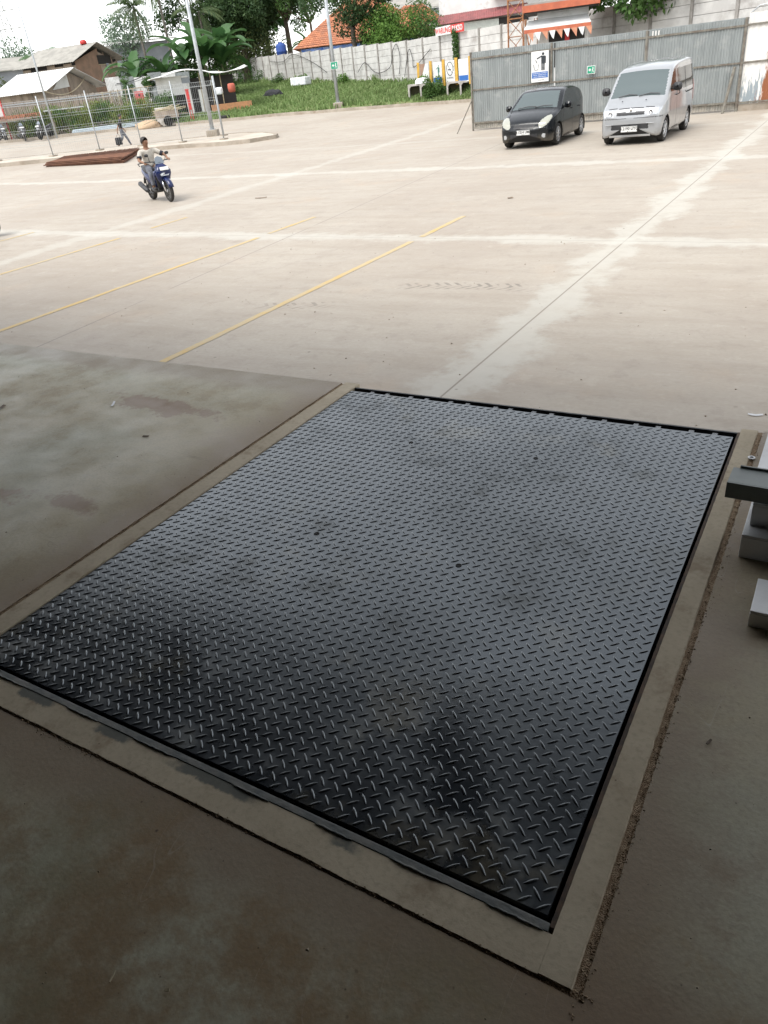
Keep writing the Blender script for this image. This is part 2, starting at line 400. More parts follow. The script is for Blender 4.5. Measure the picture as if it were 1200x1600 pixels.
# ---------------------------------------------------------------- dock floor, building
PX0, PX1, PY0, PY1 = -2.165, -0.273, 0.812, 3.075     # the leveller plate
fl = MB()
FZ = 1.0
def slab(a, b): fl.bx((a[0], a[1], -0.2), (b[0], b[1], FZ))
slab((-28, 0.689), (-2.285, 3.165)); slab((-28, -16), (16, 0.689)); slab((-0.17, 0.689), (16, 3.165))
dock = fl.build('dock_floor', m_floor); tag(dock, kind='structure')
pit = MB()
pit.bx((-2.285, 0.672, -0.2), (-0.17, 3.16, 0.30)); pit.bx((-2.285, 0.672, 0.3), (-2.19, 3.16, 0.94)); pit.bx((-0.235, 0.672, 0.3), (-0.17, 3.16, 0.94)); pit.bx((-2.19, 0.672, 0.3), (-0.235, 0.77, 0.94))
tag(pit.build('pit', m_pit), kind='structure')

# roof and walls of the loading hall
hall = thing('loading_hall', 'grey steel loading hall sheltering the dock floor around the viewer', 'building', (0, 0, 0))
HEAD = 3.1  # unseen door head, height set so floor and plate darken inwards
rw = MB(); 
rw.bx((-28, -16.2, FZ), (16, -16, 6.6)); rw.bx((-28.2, -16.2, FZ), (-28, 3.2, 6.6)); rw.bx((16, -16.2, FZ), (16.2, 3.2, 6.6))
rw.bx((-28, 3.05, HEAD), (16, 3.2, 6.6)); rw.build('wall', m_wallin, hall)
rf = MB(); rf.bx((-28.6, -16.6, 6.6), (16.6, 3.5, 6.72)); rf.build('roof', m_roofin, hall)

for xx in (-14.5, 6.5):
    bb = MB(); bb.bx((xx - 0.15, 2.7, FZ), (xx + 0.15, 3.0, 6.6)); bb.build('column', m_wallin, hall)


# curb strips round the pit
lv = thing('dock_leveller', 'black chequer plate dock leveller set flush in the concrete floor', 'dock leveller', (0, 0, 0))
# plate with raised studs
def chequer_plate():
    p, py_ = 0.0397, 0.0406
    V = []; F = []
    x0, x1, y0, y1 = PX0, PX1, PY0, PY1
    sheet = MB(); sheet.bx((x0, y0, 0.985), (x1, y1, 1.0))
    L, W, H = 0.0182, 0.0042, 0.0026
    prof = []                       # lens-shaped stud
    rings = [(1.0, 1.0, 0.0), (0.72, 0.62, 0.75), (0.45, 0.22, 1.0)]
    n = 10
    tmpl = []
    for sl, sw, sh in rings:
        for k in range(n):
            a = 2 * PI * k / n
            cx = math.cos(a); sy = math.sin(a)
            w = W * sw * sy * (1 - 0.25 * cx * cx)
            tmpl.append((L * sl * cx * (1 - 0.05 * abs(sy)), w, H * sh - (0.0004 if sh == 0 else 0)))
    tmpl.append((0, 0, H * 1.03))
    tf = []
    for r in range(2):
        for k in range(n):
            k2 = (k + 1) % n; tf.append((r * n + k, r * n + k2, (r + 1) * n + k2, (r + 1) * n + k))
    tt = [(2 * n + k, 2 * n + (k + 1) % n, 3 * n) for k in range(n)]
    tmpl = np.array(tmpl); cnt = 0
    vs = []; quads = []; tris = []
    nx = int((x1 - x0) / p) + 1; ny = int((y1 - y0) / py_) + 1
    holes = [(-1.52, 1.81), (-0.94, 1.82), (-1.55, 2.61), (-0.97, 2.64)]
    for i in range(nx):
        for j in range(ny):
            for t in (0, 1):
                cx = x0 + 0.012 + p * i + t * p / 2; cy = y0 + 0.012 + py_ * j + t * py_ / 2
                if cx < x0 + 0.012 or cx > x1 - 0.012 or cy < y0 + 0.012 or cy > y1 - 0.012: continue
                if any(math.hypot(cx - a, cy - b) < 0.022 for a, b in holes): continue
                an = PI / 4 if t == 0 else -PI / 4
                ca, sa = math.cos(an), math.sin(an)
                q = tmpl.copy(); q[:, 0], q[:, 1] = tmpl[:, 0] * ca - tmpl[:, 1] * sa + cx, tmpl[:, 0] * sa + tmpl[:, 1] * ca + cy
                q[:, 2] += 1.0
                b = cnt * len(tmpl); vs.append(q); cnt += 1
                quads += [[a + b for a in f] for f in tf]; tris += [[a + b for a in f] for f in tt]
    vs = np.concatenate(vs)
    sheet.v += [tuple(a) for a in vs.tolist()]
    sheet.f += [[a + 8 for a in f] for f in quads + tris]; sheet.m += [0] * (len(quads) + len(tris))
    o = sheet.build('deck_plate', m_plate, lv)
    o.data.polygons.foreach_set('use_smooth', [False] * 6 + [True] * (len(quads) + len(tris)))
    for a, b in holes:
        hb = MB(); hb.lathe([(0.0105, 1.0), (0.0105, 1.0012), (0.0075, 1.0012), (0.006, 1.0006)], (a, b, 0), n=16)
        hb.build('bolt_hole', m_pit, lv, smooth=True)
    return o
chequer_plate()
def rough_strip(p0, p1, w, z, seed):
    """cast strip from p0 to p1; the side to its left is crumbled, the other follows the steel"""
    b = MB(); p0, p1 = Vector((*p0, 0)), Vector((*p1, 0)); d = (p1 - p0).normalized(); nn = Vector((-d.y, d.x, 0)); L = (p1 - p0).length; n = int(L / 0.008); vs = []
    for i in range(n + 1):
        q = p0 + d * (L * i / n); u = L * i / n
        j = 0.0028 * mnoise.noise((u * 9, seed, 0)) + 0.0016 * mnoise.noise((u * 60, seed, 3)) - 0.010 * max(0, mnoise.noise((u * 14, seed, 8)) - 0.42)
        k = 0.0008 * mnoise.noise((u * 40, seed, 5)); h = z + 0.0006 * mnoise.noise((u * 6, seed, 1))
        a = q + nn * (w + j)
        vs += [(a.x, a.y, 0.9), (a.x, a.y, h - 0.003), (a.x - nn.x * 0.003, a.y - nn.y * 0.003, h), ((q + nn * k).x, (q + nn * k).y, h), ((q + nn * k).x, (q + nn * k).y, 0.9)]
    fs = [(5 * i + k, 5 * i + k + 1, 5 * i + k + 6, 5 * i + k + 5) for i in range(n) for k in range(4)] + [(0, 1, 2, 3, 4), tuple(5 * n + q for q in (4, 3, 2, 1, 0))]
    b.add(vs, fs); return b.build('concrete_strip', m_strip, lv)
rough_strip((-2.172, 0.700), (-2.172, 3.168), 0.090, 1.004, 1)
rough_strip((-0.188, 0.778), (-2.172, 0.778), -0.078, 1.003, 2) if False else rough_strip((-2.172, 0.7785), (-0.2525, 0.7785), -0.0785, 1.003, 2)
rough_strip((-0.252, 3.160), (-0.252, 0.700), 0.064, 1.0031, 3)
fr = MB(); fr.bx((-2.17, 0.779, 0.9), (-0.262, 0.797, 1.0045)); fr.build('frame_angle', m_greypaint, lv, bevel=0.0015)
fr = MB(); fr.bx((-0.262, 0.79, 0.9), (-0.2525, 3.12, 1.0035)); fr.build('frame_angle', m_rustangle, lv, bevel=0.001)
fr = MB(); fr.bx((-2.172, 3.118, 0.9), (-0.2525, 3.128, 0.999)); fr.build('frame_angle', m_blacksteel, lv)
lp = MB(); lp.bx((-2.16, 3.10, 0.2), (-0.28, 3.112, 0.975)); lp.build('lip', m_blacksteel, lv)
for tx in (-2.047, -1.953, -1.813, -1.72, -1.584, -1.49, -1.341, -1.265, -1.147, -1.06, -0.906, -0.813, -0.672, -0.577, -0.44, -0.346):
    tb = MB(); tb.bx((tx - 0.011, 3.0755, 0.975), (tx + 0.011, 3.103, 0.9965)); tb.build('hinge_tab', m_tab, lv, bevel=0.002)
# grey paint slopped over the near strip
rr = random.Random(4)
for px_, wd, dp in ((-1.95, 0.16, 0.022), (-1.61, 0.13, 0.030), (-1.33, 0.15, 0.020), (-1.00, 0.11, 0.032), (-0.76, 0.10, 0.020), (-0.55, 0.13, 0.030), (-0.33, 0.12, 0.036)):
    b = MB(); n = 46; pts = []; rad = []
    for i in range(n + 1):
        t = i / n; x = px_ - wd / 2 + wd * t; e = math.sin(PI * min(1, max(0, t))) ** 0.4
        pts.append((x, 0.7785 + 0.0022 * mnoise.noise((x * 60, 2, px_)), 1.0042)); rad.append(0.0005 + e * (0.0026 + 0.0016 * mnoise.noise((x * 130, 7, px_))))
    b.tube(pts, rad, 6); b.build('weld_bead', m_greypaint, lv, smooth=True)

# dirt in the groove beside the strips, as loose crumbs
def crumbs(name, n, fn, smin, smax, mat, seed):
    r = np.random.RandomState(seed)
    base = np.array([(1, 0, 0), (-.5, .87, 0), (-.5, -.87, 0), (0, 0, 1.0)]); base = base * 1.0
    fc = np.array([(0, 1, 3), (1, 2, 3), (2, 0, 3), (0, 2, 1)])
    V = np.zeros((n, 4, 3)); 
    for i in range(n):
        x, y, z = fn(r)
        s = smin + (smax - smin) * r.rand() ** 3; a = r.rand() * 6.28
        c_, s_ = math.cos(a), math.sin(a)
        q = base * s * (0.6 + 0.8 * r.rand(4, 1))
        V[i, :, 0] = x + q[:, 0] * c_ - q[:, 1] * s_; V[i, :, 1] = y + q[:, 0] * s_ + q[:, 1] * c_; V[i, :, 2] = z + q[:, 2] * 0.8
    F = (fc[None] + (np.arange(n) * 4)[:, None, None]).reshape(-1, 3)
    return mesh_np(name, V.reshape(-1, 3), F, mat)
gr = MB(); gr.bx((-2.287, 0.655, 0.90), (-2.255, 3.155, 0.9965)); gr.bx((-2.255, 0.688, 0.9), (-0.19, 0.706, 0.9975)); gr.bx((-0.196, 0.671, 0.9), (-0.169, 3.155, 0.997))
tag(gr.build('groove_dirt', m_crumb), kind='structure')
def gfn(r):
    k = r.rand()
    if k < 0.35: y = 0.7 + 2.45 * r.rand(); w = 0.012 + 0.018 * max(0, mnoise.noise((y * 2.2, 1, 0))) * 2.5; return -2.277 + r.randn() * w * 0.6, y, 0.9975 + 0.003 * r.rand()
    if k < 0.62: y = 0.65 + 2.5 * r.rand(); w = 0.010 + 0.014 * max(0, mnoise.noise((y * 2.2, 5, 0))) * 2.5; return -0.172 + r.randn() * w * 0.55, y, 0.9975 + 0.003 * r.rand()
    x = -2.2 + 2.05 * r.rand(); w = 0.006 + 0.01 * max(0, mnoise.noise((x * 2.2, 9, 0))) * 2.5
    return x, 0.694 - abs(r.randn()) * w * 0.8 + 0.008, 0.998 + 0.004 * r.rand()
tag(crumbs('dirt_crumbs', 9000, gfn, 0.0008, 0.0036, m_crumb, 3), 'brown crumbs of dirt lining the grooves beside the concrete strips', 'dirt', kind='stuff')
m_grit = M('floor_grit', (0.11, 0.085, 0.06), (0.42, 0.36, 0.28), scale=40, rough=0.9)
def ffn(r):
    k = r.rand()
    if k < 0.45: return -8 + 5.6 * r.rand(), 0.3 + 2.8 * r.rand(), 1.0
    if k < 0.85: return -2.6 + 3.4 * r.rand(), -0.4 + 1.0 * r.rand(), 1.0
    return -0.15 + 0.5 * r.rand(), 0.5 + 2.5 * r.rand(), 1.0
tag(crumbs('floor_grit', 700, ffn, 0.0008, 0.0045, m_grit, 9), 'fine grit and sand grains scattered over the dock floor', 'grit', kind='stuff')
def yfn(r):
    x = -14 + 16 * r.rand(); y = 3.4 + 9 * r.rand() ** 1.4; return x, y, G(x, y)
tag(crumbs('yard_grit', 900, yfn, 0.002, 0.015, m_grit, 19), 'small stones and grit scattered over the pale yard', 'grit', kind='stuff')
# ================================================================ vehicles
def paint(name, col, rough=0.25, metal=0.0, coat=1.0, spec=0.5):
    n = NT(name); g = n.noise(3, 4, 0.6)
    c = n.mix(n.ramp(g, 0.4, 0.7, 0, 0.5), col, tuple(min(1, k * 0.85 + 0.012) for k in col))
    x, y, z = n.xyz()
    c = n.mix(n.m('MULTIPLY', n.ramp(z, 0.18, 0.45, 0.3, 0.0), n.ramp(g, 0.3, 0.6)), c, (0.30, 0.26, 0.2))     # road dust on the sills
    return n.fin(c, n.ramp(g, 0.3, 0.7, rough, rough + 0.12), metal, spec, coat)
m_blackpaint = paint('black_car_paint', (0.006, 0.008, 0.010), 0.15, coat=0.35, spec=0.2)
m_silverpaint = paint('silver_van_paint', (0.31, 0.32, 0.33), 0.3, 0.2)
m_bluepaint = paint('blue_scooter_paint', (0.005, 0.014, 0.075), 0.2, coat=0.4, spec=0.3)
m_seam = M('panel_gap', (0.01, 0.01, 0.01), rough=0.8)
m_glass = NT('car_glass').fin((0.018, 0.022, 0.024), 0.05, 0.0, spec=0.6)
m_wind = NT('windscreen_glass').fin((0.09, 0.115, 0.115), 0.03, 0.25, spec=1.0)  # base lightened to imitate sky mirrored in the windscreen
m_tyre = M('tyre_rubber', (0.018, 0.018, 0.018), (0.04, 0.037, 0.033), rough=0.85, scale=9)
m_rim = M('alloy_rim', (0.55, 0.56, 0.57), rough=0.3, metal=0.8, scale=8)
m_plastic = M('black_plastic', (0.015, 0.016, 0.018), (0.03, 0.03, 0.032), rough=0.5)
m_lamp = NT('headlight_glass').fin((0.36, 0.36, 0.30), 0.08, 0.1, spec=0.6, coat=0.5)
m_lampw = NT('clear_headlight').fin((0.48, 0.50, 0.52), 0.12, 0.4, spec=0.6, coat=0.5)
m_chrome = NT('chrome').fin((0.75, 0.76, 0.78), 0.15, 1.0)
m_plateW = M('number_plate_white', (0.72, 0.72, 0.70), rough=0.5, scale=20)
m_ink = NT('plate_ink').fin((0.02, 0.02, 0.02), 0.6)
m_orange = NT('indicator_lens').fin((0.7, 0.22, 0.02), 0.2)
m_redlens = NT('tail_lens').fin((0.4, 0.01, 0.01), 0.2)

def interp(tab, y):
    """Catmull-Rom-like smooth lookup"""
    xs = [a for a, b in tab]; vs = [b for a, b in tab]
    if y <= xs[0]: return vs[0]
    if y >= xs[-1]: return vs[-1]
    for i in range(len(xs) - 1):
        if xs[i] <= y <= xs[i + 1]:
            h = xs[i + 1] - xs[i]; t = (y - xs[i]) / h
            d = (vs[i + 1] - vs[i]) / h
            def slope(k):
                if k <= 0 or k >= len(xs) - 1: return d
                a = (vs[k] - vs[k - 1]) / (xs[k] - xs[k - 1]); b = (vs[k + 1] - vs[k]) / (xs[k + 1] - xs[k])
                return 0 if a * b < 0 else 2 * a * b / (a + b) if abs(a + b) > 1e-9 else 0
            m0, m1 = slope(i), slope(i + 1)
            t2, t3 = t * t, t * t * t
            return (2 * t3 - 3 * t2 + 1) * vs[i] + (t3 - 2 * t2 + t) * h * m0 + (-2 * t3 + 3 * t2) * vs[i + 1] + (t3 - t2) * h * m1

def vehicle(spec, root, label_fn, mats):
    """body loft; faces are sorted into named panels by label_fn(centre, normal)"""
    y0, y1 = spec['y']; N = 74
    ys = list(np.concatenate([y0 + (y1 - y0) * 0.10 * (np.linspace(0, 1, 16) ** 1.7), np.arange(y0 + (y1 - y0) * 0.10, y1 - 0.2, 0.022)[1:], np.linspace(y1 - 0.2, y1, 12)]))
    def section(y):
        W = interp(spec['W'], y); zt = interp(spec['zt'], y); zb = interp(spec['zb'], y); bl = interp(spec['belt'], y); tm = spec['tumble']
        r = spec['r']
        top = min(bl, zt - r * 0.9)
        pts = [(W - 0.16, zb + 0.01), (W - 0.05, zb), (W - 0.015, zb + 0.06), (W, zb + 0.2), (W + 0.004, max(zb + 0.3, top * 0.62)), (W - 0.012, top)]
        g = max(0, zt - r - bl)
        Wr = W - 0.012 - g * tm
        if g > 0.02:
            for q in (0.25, 0.5, 0.75, 1.0): pts.append((W - 0.012 - g * tm * q, bl + g * q))
        zz = pts[-1][1]; rr_ = zt - zz
        for a in (20, 40, 60, 78): pts.append((Wr - r * 1.25 * (1 - math.cos(R_(a))), zz + (rr_ - 0.025) * math.sin(R_(a))))
        xl = pts[-1][0]; zl = pts[-1][1]
        for q in (0.8, 0.55, 0.3, 0.0): pts.append((xl * q, zl + (zt - zl) * (1 - q * q)))
        P = np.array(pts); d = np.concatenate([[0], np.cumsum(np.hypot(*np.diff(P, axis=0).T))])
        s = np.linspace(0, d[-1], N)
        half = np.stack([np.interp(s, d, P[:, 0]), np.interp(s, d, P[:, 1])], 1)
        full = np.concatenate([half, (half * [-1, 1])[::-1][1:]])
        return full
    rings = []
    sec0 = section(ys[0]); zc = (sec0[:, 1].min() + sec0[:, 1].max()) / 2
    for k in range(1, 49):
        s = k / 48.0
        q = sec0.copy(); q[:, 0] *= s; q[:, 1] = zc + (q[:, 1] - zc) * s
        if k < 48: rings.append((ys[0] - spec['bulge'] * (1 - s ** 2.5), q))
    rings = [(ys[0] - spec['bulge'], np.stack([sec0[:, 0] * 0.001, np.full(len(sec0), zc)], 1))] + rings
    for y in ys: rings.append((y, section(y)))
    sl = section(ys[-1]); zc2 = (sl[:, 1].min() + sl[:, 1].max()) / 2
    for k in range(7, -1, -1):
        s = max(k / 8.0, 0.001); q = sl.copy(); q[:, 0] *= s; q[:, 1] = zc2 + (q[:, 1] - zc2) * s
        rings.append((ys[-1] + 0.03 * (1 - s * s), q))
    V = np.concatenate([np.stack([q[:, 0], np.full(len(q), y), q[:, 1]], 1) for y, q in rings])
    m = len(sec0); nr = len(rings)
    I, J = np.meshgrid(np.arange(nr - 1), np.arange(m - 1), indexing='ij')
    F = np.stack([I * m + J, (I + 1) * m + J, (I + 1) * m + J + 1, I * m + J + 1], -1).reshape(-1, 4)
    # underside closing
    U = np.array([[i * m, i * m + m - 1, (i + 1) * m + m - 1, (i + 1) * m] for i in range(nr - 1)])
    c = V[F].mean(1); e1 = V[F[:, 2]] - V[F[:, 0]]; e2 = V[F[:, 3]] - V[F[:, 1]]
    nn = np.cross(e2, e1); nn /= np.linalg.norm(nn, axis=1, keepdims=True) + 1e-12
    s = np.sign((nn * (c - [0, (y0 + y1) / 2, 0.7])).sum(1)); nn *= s[:, None]
    labs = np.array([label_fn(c[i], nn[i]) for i in range(len(F))])
    out = {}
    for lab in sorted(set(labs)):
        if lab == 'drop' or lab == 'seam': continue
        if lab == 'body':
            sel = (labs == 'body') | (labs == 'seam')
            ff = np.concatenate([F[sel], U]); used = np.unique(ff); mp = np.full(len(V), -1); mp[used] = np.arange(len(used))
            o = mesh_np('body', V[used], mp[ff], [mats['body'], m_seam], root, smooth=True)
            mi = np.concatenate([(labs[sel] == 'seam').astype(np.int32), np.ones(len(U), np.int32)])
            o.data.polygons.foreach_set('material_index', mi)
        else:
            # a multi-piece label (left and right) becomes separate meshes
            for side in ((-1, 1) if lab in spec['paired'] else (0,)):
                sel = (labs == lab) & ((np.sign(c[:, 0]) == side) if side else True)
                ff = F[sel]
                if not len(ff): continue
                used = np.unique(ff); mp = np.full(len(V), -1); mp[used] = np.arange(len(used))
                o = mesh_np(lab, V[used], mp[ff], mats[lab], root, smooth=True)
                out.setdefault(lab, []).append(o)
    return out

def wheel(root, x, y, r, w, side, spokes=9, rr=0.62):
    b = MB(); R = r
    b.lathe([(R * 0.66, -w * 0.42), (R * 0.80, -w * 0.5), (R * 0.95, -w * 0.48), (R, -w * 0.32), (R, w * 0.32), (R * 0.95, w * 0.48), (R * 0.80, w * 0.5), (R * 0.66, w * 0.42)], (x, y, R), 'X', 40)
    t = b.build('wheel', m_tyre, root, smooth=True)
    b = MB(); s = side
    xo = x + s * w * 0.40
    b.lathe([(R * 0.70, xo + 0), (R * 0.66, xo + s * 0.012), (R * 0.60, xo), (R * 0.58, xo - s * 0.05), (0.02, xo - s * 0.055)], (0, y, R), 'X', 40)
    for k in range(spokes):
        a = 2 * PI * k / spokes
        c0 = Vector((xo - s * 0.005, y + math.cos(a) * 0.03, R + math.sin(a) * 0.03)); c1 = Vector((xo - s * 0.012, y + math.cos(a) * R * 0.62, R + math.sin(a) * R * 0.62))
        b.tube([c0, c1], [0.028, 0.02], 6)
    b.lathe([(0.055, xo - s * 0.02), (0.055, xo + s * 0.01), (0.0, xo + s * 0.014)], (0, y, R), 'X', 16)
    b.build('rim', m_rim, t, smooth=False)
    return t

def wheel_well(root, x0, x1, y, zc, r):
    b = MB(); n = 18; vs = []; fs = []
    for k in range(n + 1):
        a = R_(-22 + 224 * k / n)
        for x in (x0, x1): vs.append((x, y + r * math.cos(a), zc + r * math.sin(a)))
    for k in range(n): fs.append((2 * k, 2 * k + 1, 2 * k + 3, 2 * k + 2))
    b.add(vs, fs); b.add([vs[2 * k] for k in range(n + 1)], [tuple(range(n + 1))])
    b.build('wheel_well', m_pit, root)

def mirror(root, x, y, z, side, mat, s=1.0):
    b = MB(); n = 12
    prof = [(0.02, 0), (0.075, 0.012), (0.09, 0.04), (0.075, 0.075), (0.02, 0.09)]
    vs = []; fs = []
    for r, h in prof:
        for k in range(n):
            a = 2 * PI * k / n
            ex = abs(math.cos(a)) ** 0.6 * math.copysign(1, math.cos(a)); ez = abs(math.sin(a)) ** 0.6 * math.copysign(1, math.sin(a))
            vs.append((x + side * 0.11 * s + r * ex * 1.15 * s, y + (h - 0.045) * s, z + 0.03 + r * ez * s))
    for i in range(len(prof) - 1):
        for k in range(n): fs.append((i * n + k, i * n + (k + 1) % n, (i + 1) * n + (k + 1) % n, (i + 1) * n + k))
    fs += [tuple(range(n)), tuple(range(4 * n, 5 * n))]
    b.add(vs, fs); b.tube([(x - side * 0.03, y, z - 0.02), (x + side * 0.06, y, z + 0.01)], 0.022, 8)
    b.build('mirror', mat, root, smooth=True)

def plate(root, txt, y, z, w=0.43, h=0.145, tilt=0):
    b = MB(); b.box((0, y, z), (w, 0.012, h)); p = b.build('number_plate', m_plateW, root, bevel=0.004)
    text_mesh('lettering', txt, h * 0.72, m_ink, p, (0, y - 0.0075, z + 0.012), (PI / 2, 0, 0), 0.001, bold=0.002, sx=0.92)
    text_mesh('lettering', '08 · 27', h * 0.22, m_ink, p, (0, y - 0.0075, z - h * 0.36), (PI / 2, 0, 0), 0.001)
    b = MB()
    for sx in (-1, 1):
        for sz in (-1, 1): b.box((sx * (w / 2 - 0.006), y - 0.007, z), (0.004, 0.002, h - 0.008))
    b.box((0, y - 0.007, z + h / 2 - 0.006), (w - 0.008, 0.002, 0.004)); b.box((0, y - 0.0072, z - h / 2 + 0.006), (w - 0.008, 0.002, 0.004))
    b.build('border', m_ink, p)

# ---- the black hatchback
def hatchback():
    t = thing('hatchback', 'small black hatchback parked nose out before the corrugated sheet fence', 'car', (-9.02, 24.22, 0), R_(1.5))
    wf, wr, wR = 0.0, 2.46, 0.298
    spec = dict(y=(-0.74, 2.93), bulge=0.07, r=0.11, tumble=0.33, paired=('headlight', 'front_window', 'rear_window', 'tail_light', 'fog_lamp'),
        W=[(-0.74, 0.60), (-0.70, 0.68), (-0.60, 0.755), (-0.45, 0.80), (-0.15, 0.836), (0.4, 0.85), (1.6, 0.852), (2.3, 0.84), (2.6, 0.81), (2.82, 0.74), (2.93, 0.62)],
        zt=[(-0.74, 0.60), (-0.71, 0.68), (-0.64, 0.745), (-0.5, 0.81), (-0.2, 0.905), (0.08, 0.975), (0.16, 1.005), (0.55, 1.225), (0.92, 1.425), (1.05, 1.468), (1.4, 1.51), (1.9, 1.50), (2.35, 1.435), (2.60, 1.36), (2.72, 1.26), (2.84, 1.08), (2.93, 0.88)],
        zb=[(-0.74, 0.26), (-0.68, 0.19), (-0.4, 0.165), (2.4, 0.18), (2.85, 0.25), (2.93, 0.32)],
        belt=[(-0.74, 0.70), (0.2, 0.93), (1.2, 0.965), (2.4, 1.06), (2.93, 1.08)])
    def lab(c, n):
        x, y, z = c; ax_ = abs(x)
        for wy in (wf, wr):
            if ax_ > 0.55 and math.hypot(y - wy, z - wR) < 0.345: return 'drop'
        if y < 0.1 and (n[1] < -0.15):
            if ax_ < 0.335 and 0.565 + 0.02 * ax_ < z < 0.655 - 0.0 * ax_ and y < -0.6: return 'grille'
            hx = (ax_ - 0.60) / 0.155; hz = (z - 0.70) / 0.135
            sk = hz - hx * 0.55
            if hx * hx + sk * sk * 1.1 < 1 and ax_ > 0.44 and y < -0.15: return 'headlight'
            if ax_ < 0.42 and 0.27 < z < 0.405 and y < -0.55: return 'lower_grille'
            if (ax_ - 0.60) ** 2 + (z - 0.34) ** 2 < 0.0032 and y < -0.5: return 'fog_lamp'
            if abs(z - 0.252) < 0.009 and ax_ < 0.5: return 'seam'
            if abs(z - 0.505) < 0.006 and y < -0.45 : return 'seam'
        if 0.20 < y < 0.93 and n[1] < -0.2 and n[2] > 0.3 and ax_ < 0.70 - (z - 1.0) * 0.30: return 'windscreen'
        if abs(n[0]) > 0.55:
            bl = 0.955 + (y - 0.5) * 0.05
            zt = interp(spec['zt'], y)
            if z > bl and z < zt - 0.115:
                if 0.56 < y < 1.30 and z < 1.02 + (y - 0.42) * 0.62: return 'front_window'
                if 1.37 < y < 2.30 and z < 1.43 - max(0, y - 1.95) * 0.75: return 'rear_window'
            if ax_ > 0.5:
                if abs(y - 1.335) < 0.011 and 0.25 < z < 0.98: return 'seam'
                if abs(y - 0.42) < 0.011 and 0.25 < z < 0.98: return 'seam'
                if abs(y - 2.14 - max(0, 0.6 - z) * -0.4) < 0.011 and 0.45 < z < 1.0: return 'seam'
                if abs(z - 0.225) < 0.01 and 0.4 < y < 2.1: return 'seam'
            if y > 2.62 and 0.75 < z < 1.05: return 'tail_light'
        if y > 2.6 and z > 1.08 and n[1] > 0.3 and ax_ < 0.5 and z < 1.4: return 'rear_screen'
        if y < 0.2 and y > -0.62 and n[2] > 0.4 and abs(ax_ - (0.56 + (y + 0.6) * 0.18)) < 0.008: return 'seam'
        return 'body'
    vehicle(spec, t, lab, dict(body=m_blackpaint, grille=m_plastic, headlight=m_lamp, lower_grille=m_plastic, windscreen=m_wind, front_window=m_glass, rear_window=m_glass, tail_light=m_redlens, rear_screen=m_glass, fog_lamp=m_lampw))
    for s in (-1, 1):
        for wy in (wf, wr): wheel(t, s * 0.735, wy, wR, 0.19, s, 9); wheel_well(t, s * 0.5, s * 0.835, wy, wR, 0.346)
        mirror(t, s * 0.83, 0.55, 1.0, s, m_blackpaint)
        for yy in (1.22, 2.05):
            b = MB(); b.tube([(s * 0.858, yy - 0.09, 0.885), (s * 0.885, yy - 0.03, 0.888), (s * 0.885, yy + 0.05, 0.89), (s * 0.858, yy + 0.09, 0.892)], 0.012, 6); b.build('door_handle', m_blackpaint, t, smooth=True)
    plate(t, 'B 1214 UML', -0.832, 0.455, 0.42, 0.135)
    b = MB(); b.lathe([(0.052, 0), (0.06, 0.008), (0.052, 0.016)], (0, 0, 0), 'Y', 28)
    for v in range(0): pass
    e = MB()
    def ring(rx, rz, cx, cz, th):
        pts = [(cx + rx * math.cos(a), -0.823, cz + rz * math.sin(a)) for a in np.linspace(0, 2 * PI, 33)]
        e.tube(pts, th, 6, cap=False)
        ring(0.07, 0.048, 0, 0.655, 0.006); ring(0.024, 0.042, 0, 0.655, 0.005); ring(0.046, 0.018, 0, 0.672, 0.005)
    e.build('emblem', m_chrome, t, smooth=True)
    g = MB()
    for zz in (0.595, 0.618): g.box((0, -0.8115, zz), (0.56 , 0.008, 0.005))
    g.build('grille_bars', m_plastic, t)
    for x0, x1 in ((-0.52, 0.05), (0.02, 0.56)):
        b = MB(); b.tube([(x0, 0.20, 1.035), (x0 + (x1 - x0) * 0.5, 0.245, 1.072), (x1, 0.235, 1.062)], 0.011, 6); b.build('wiper', m_plastic, t)
    return t
hatchback()

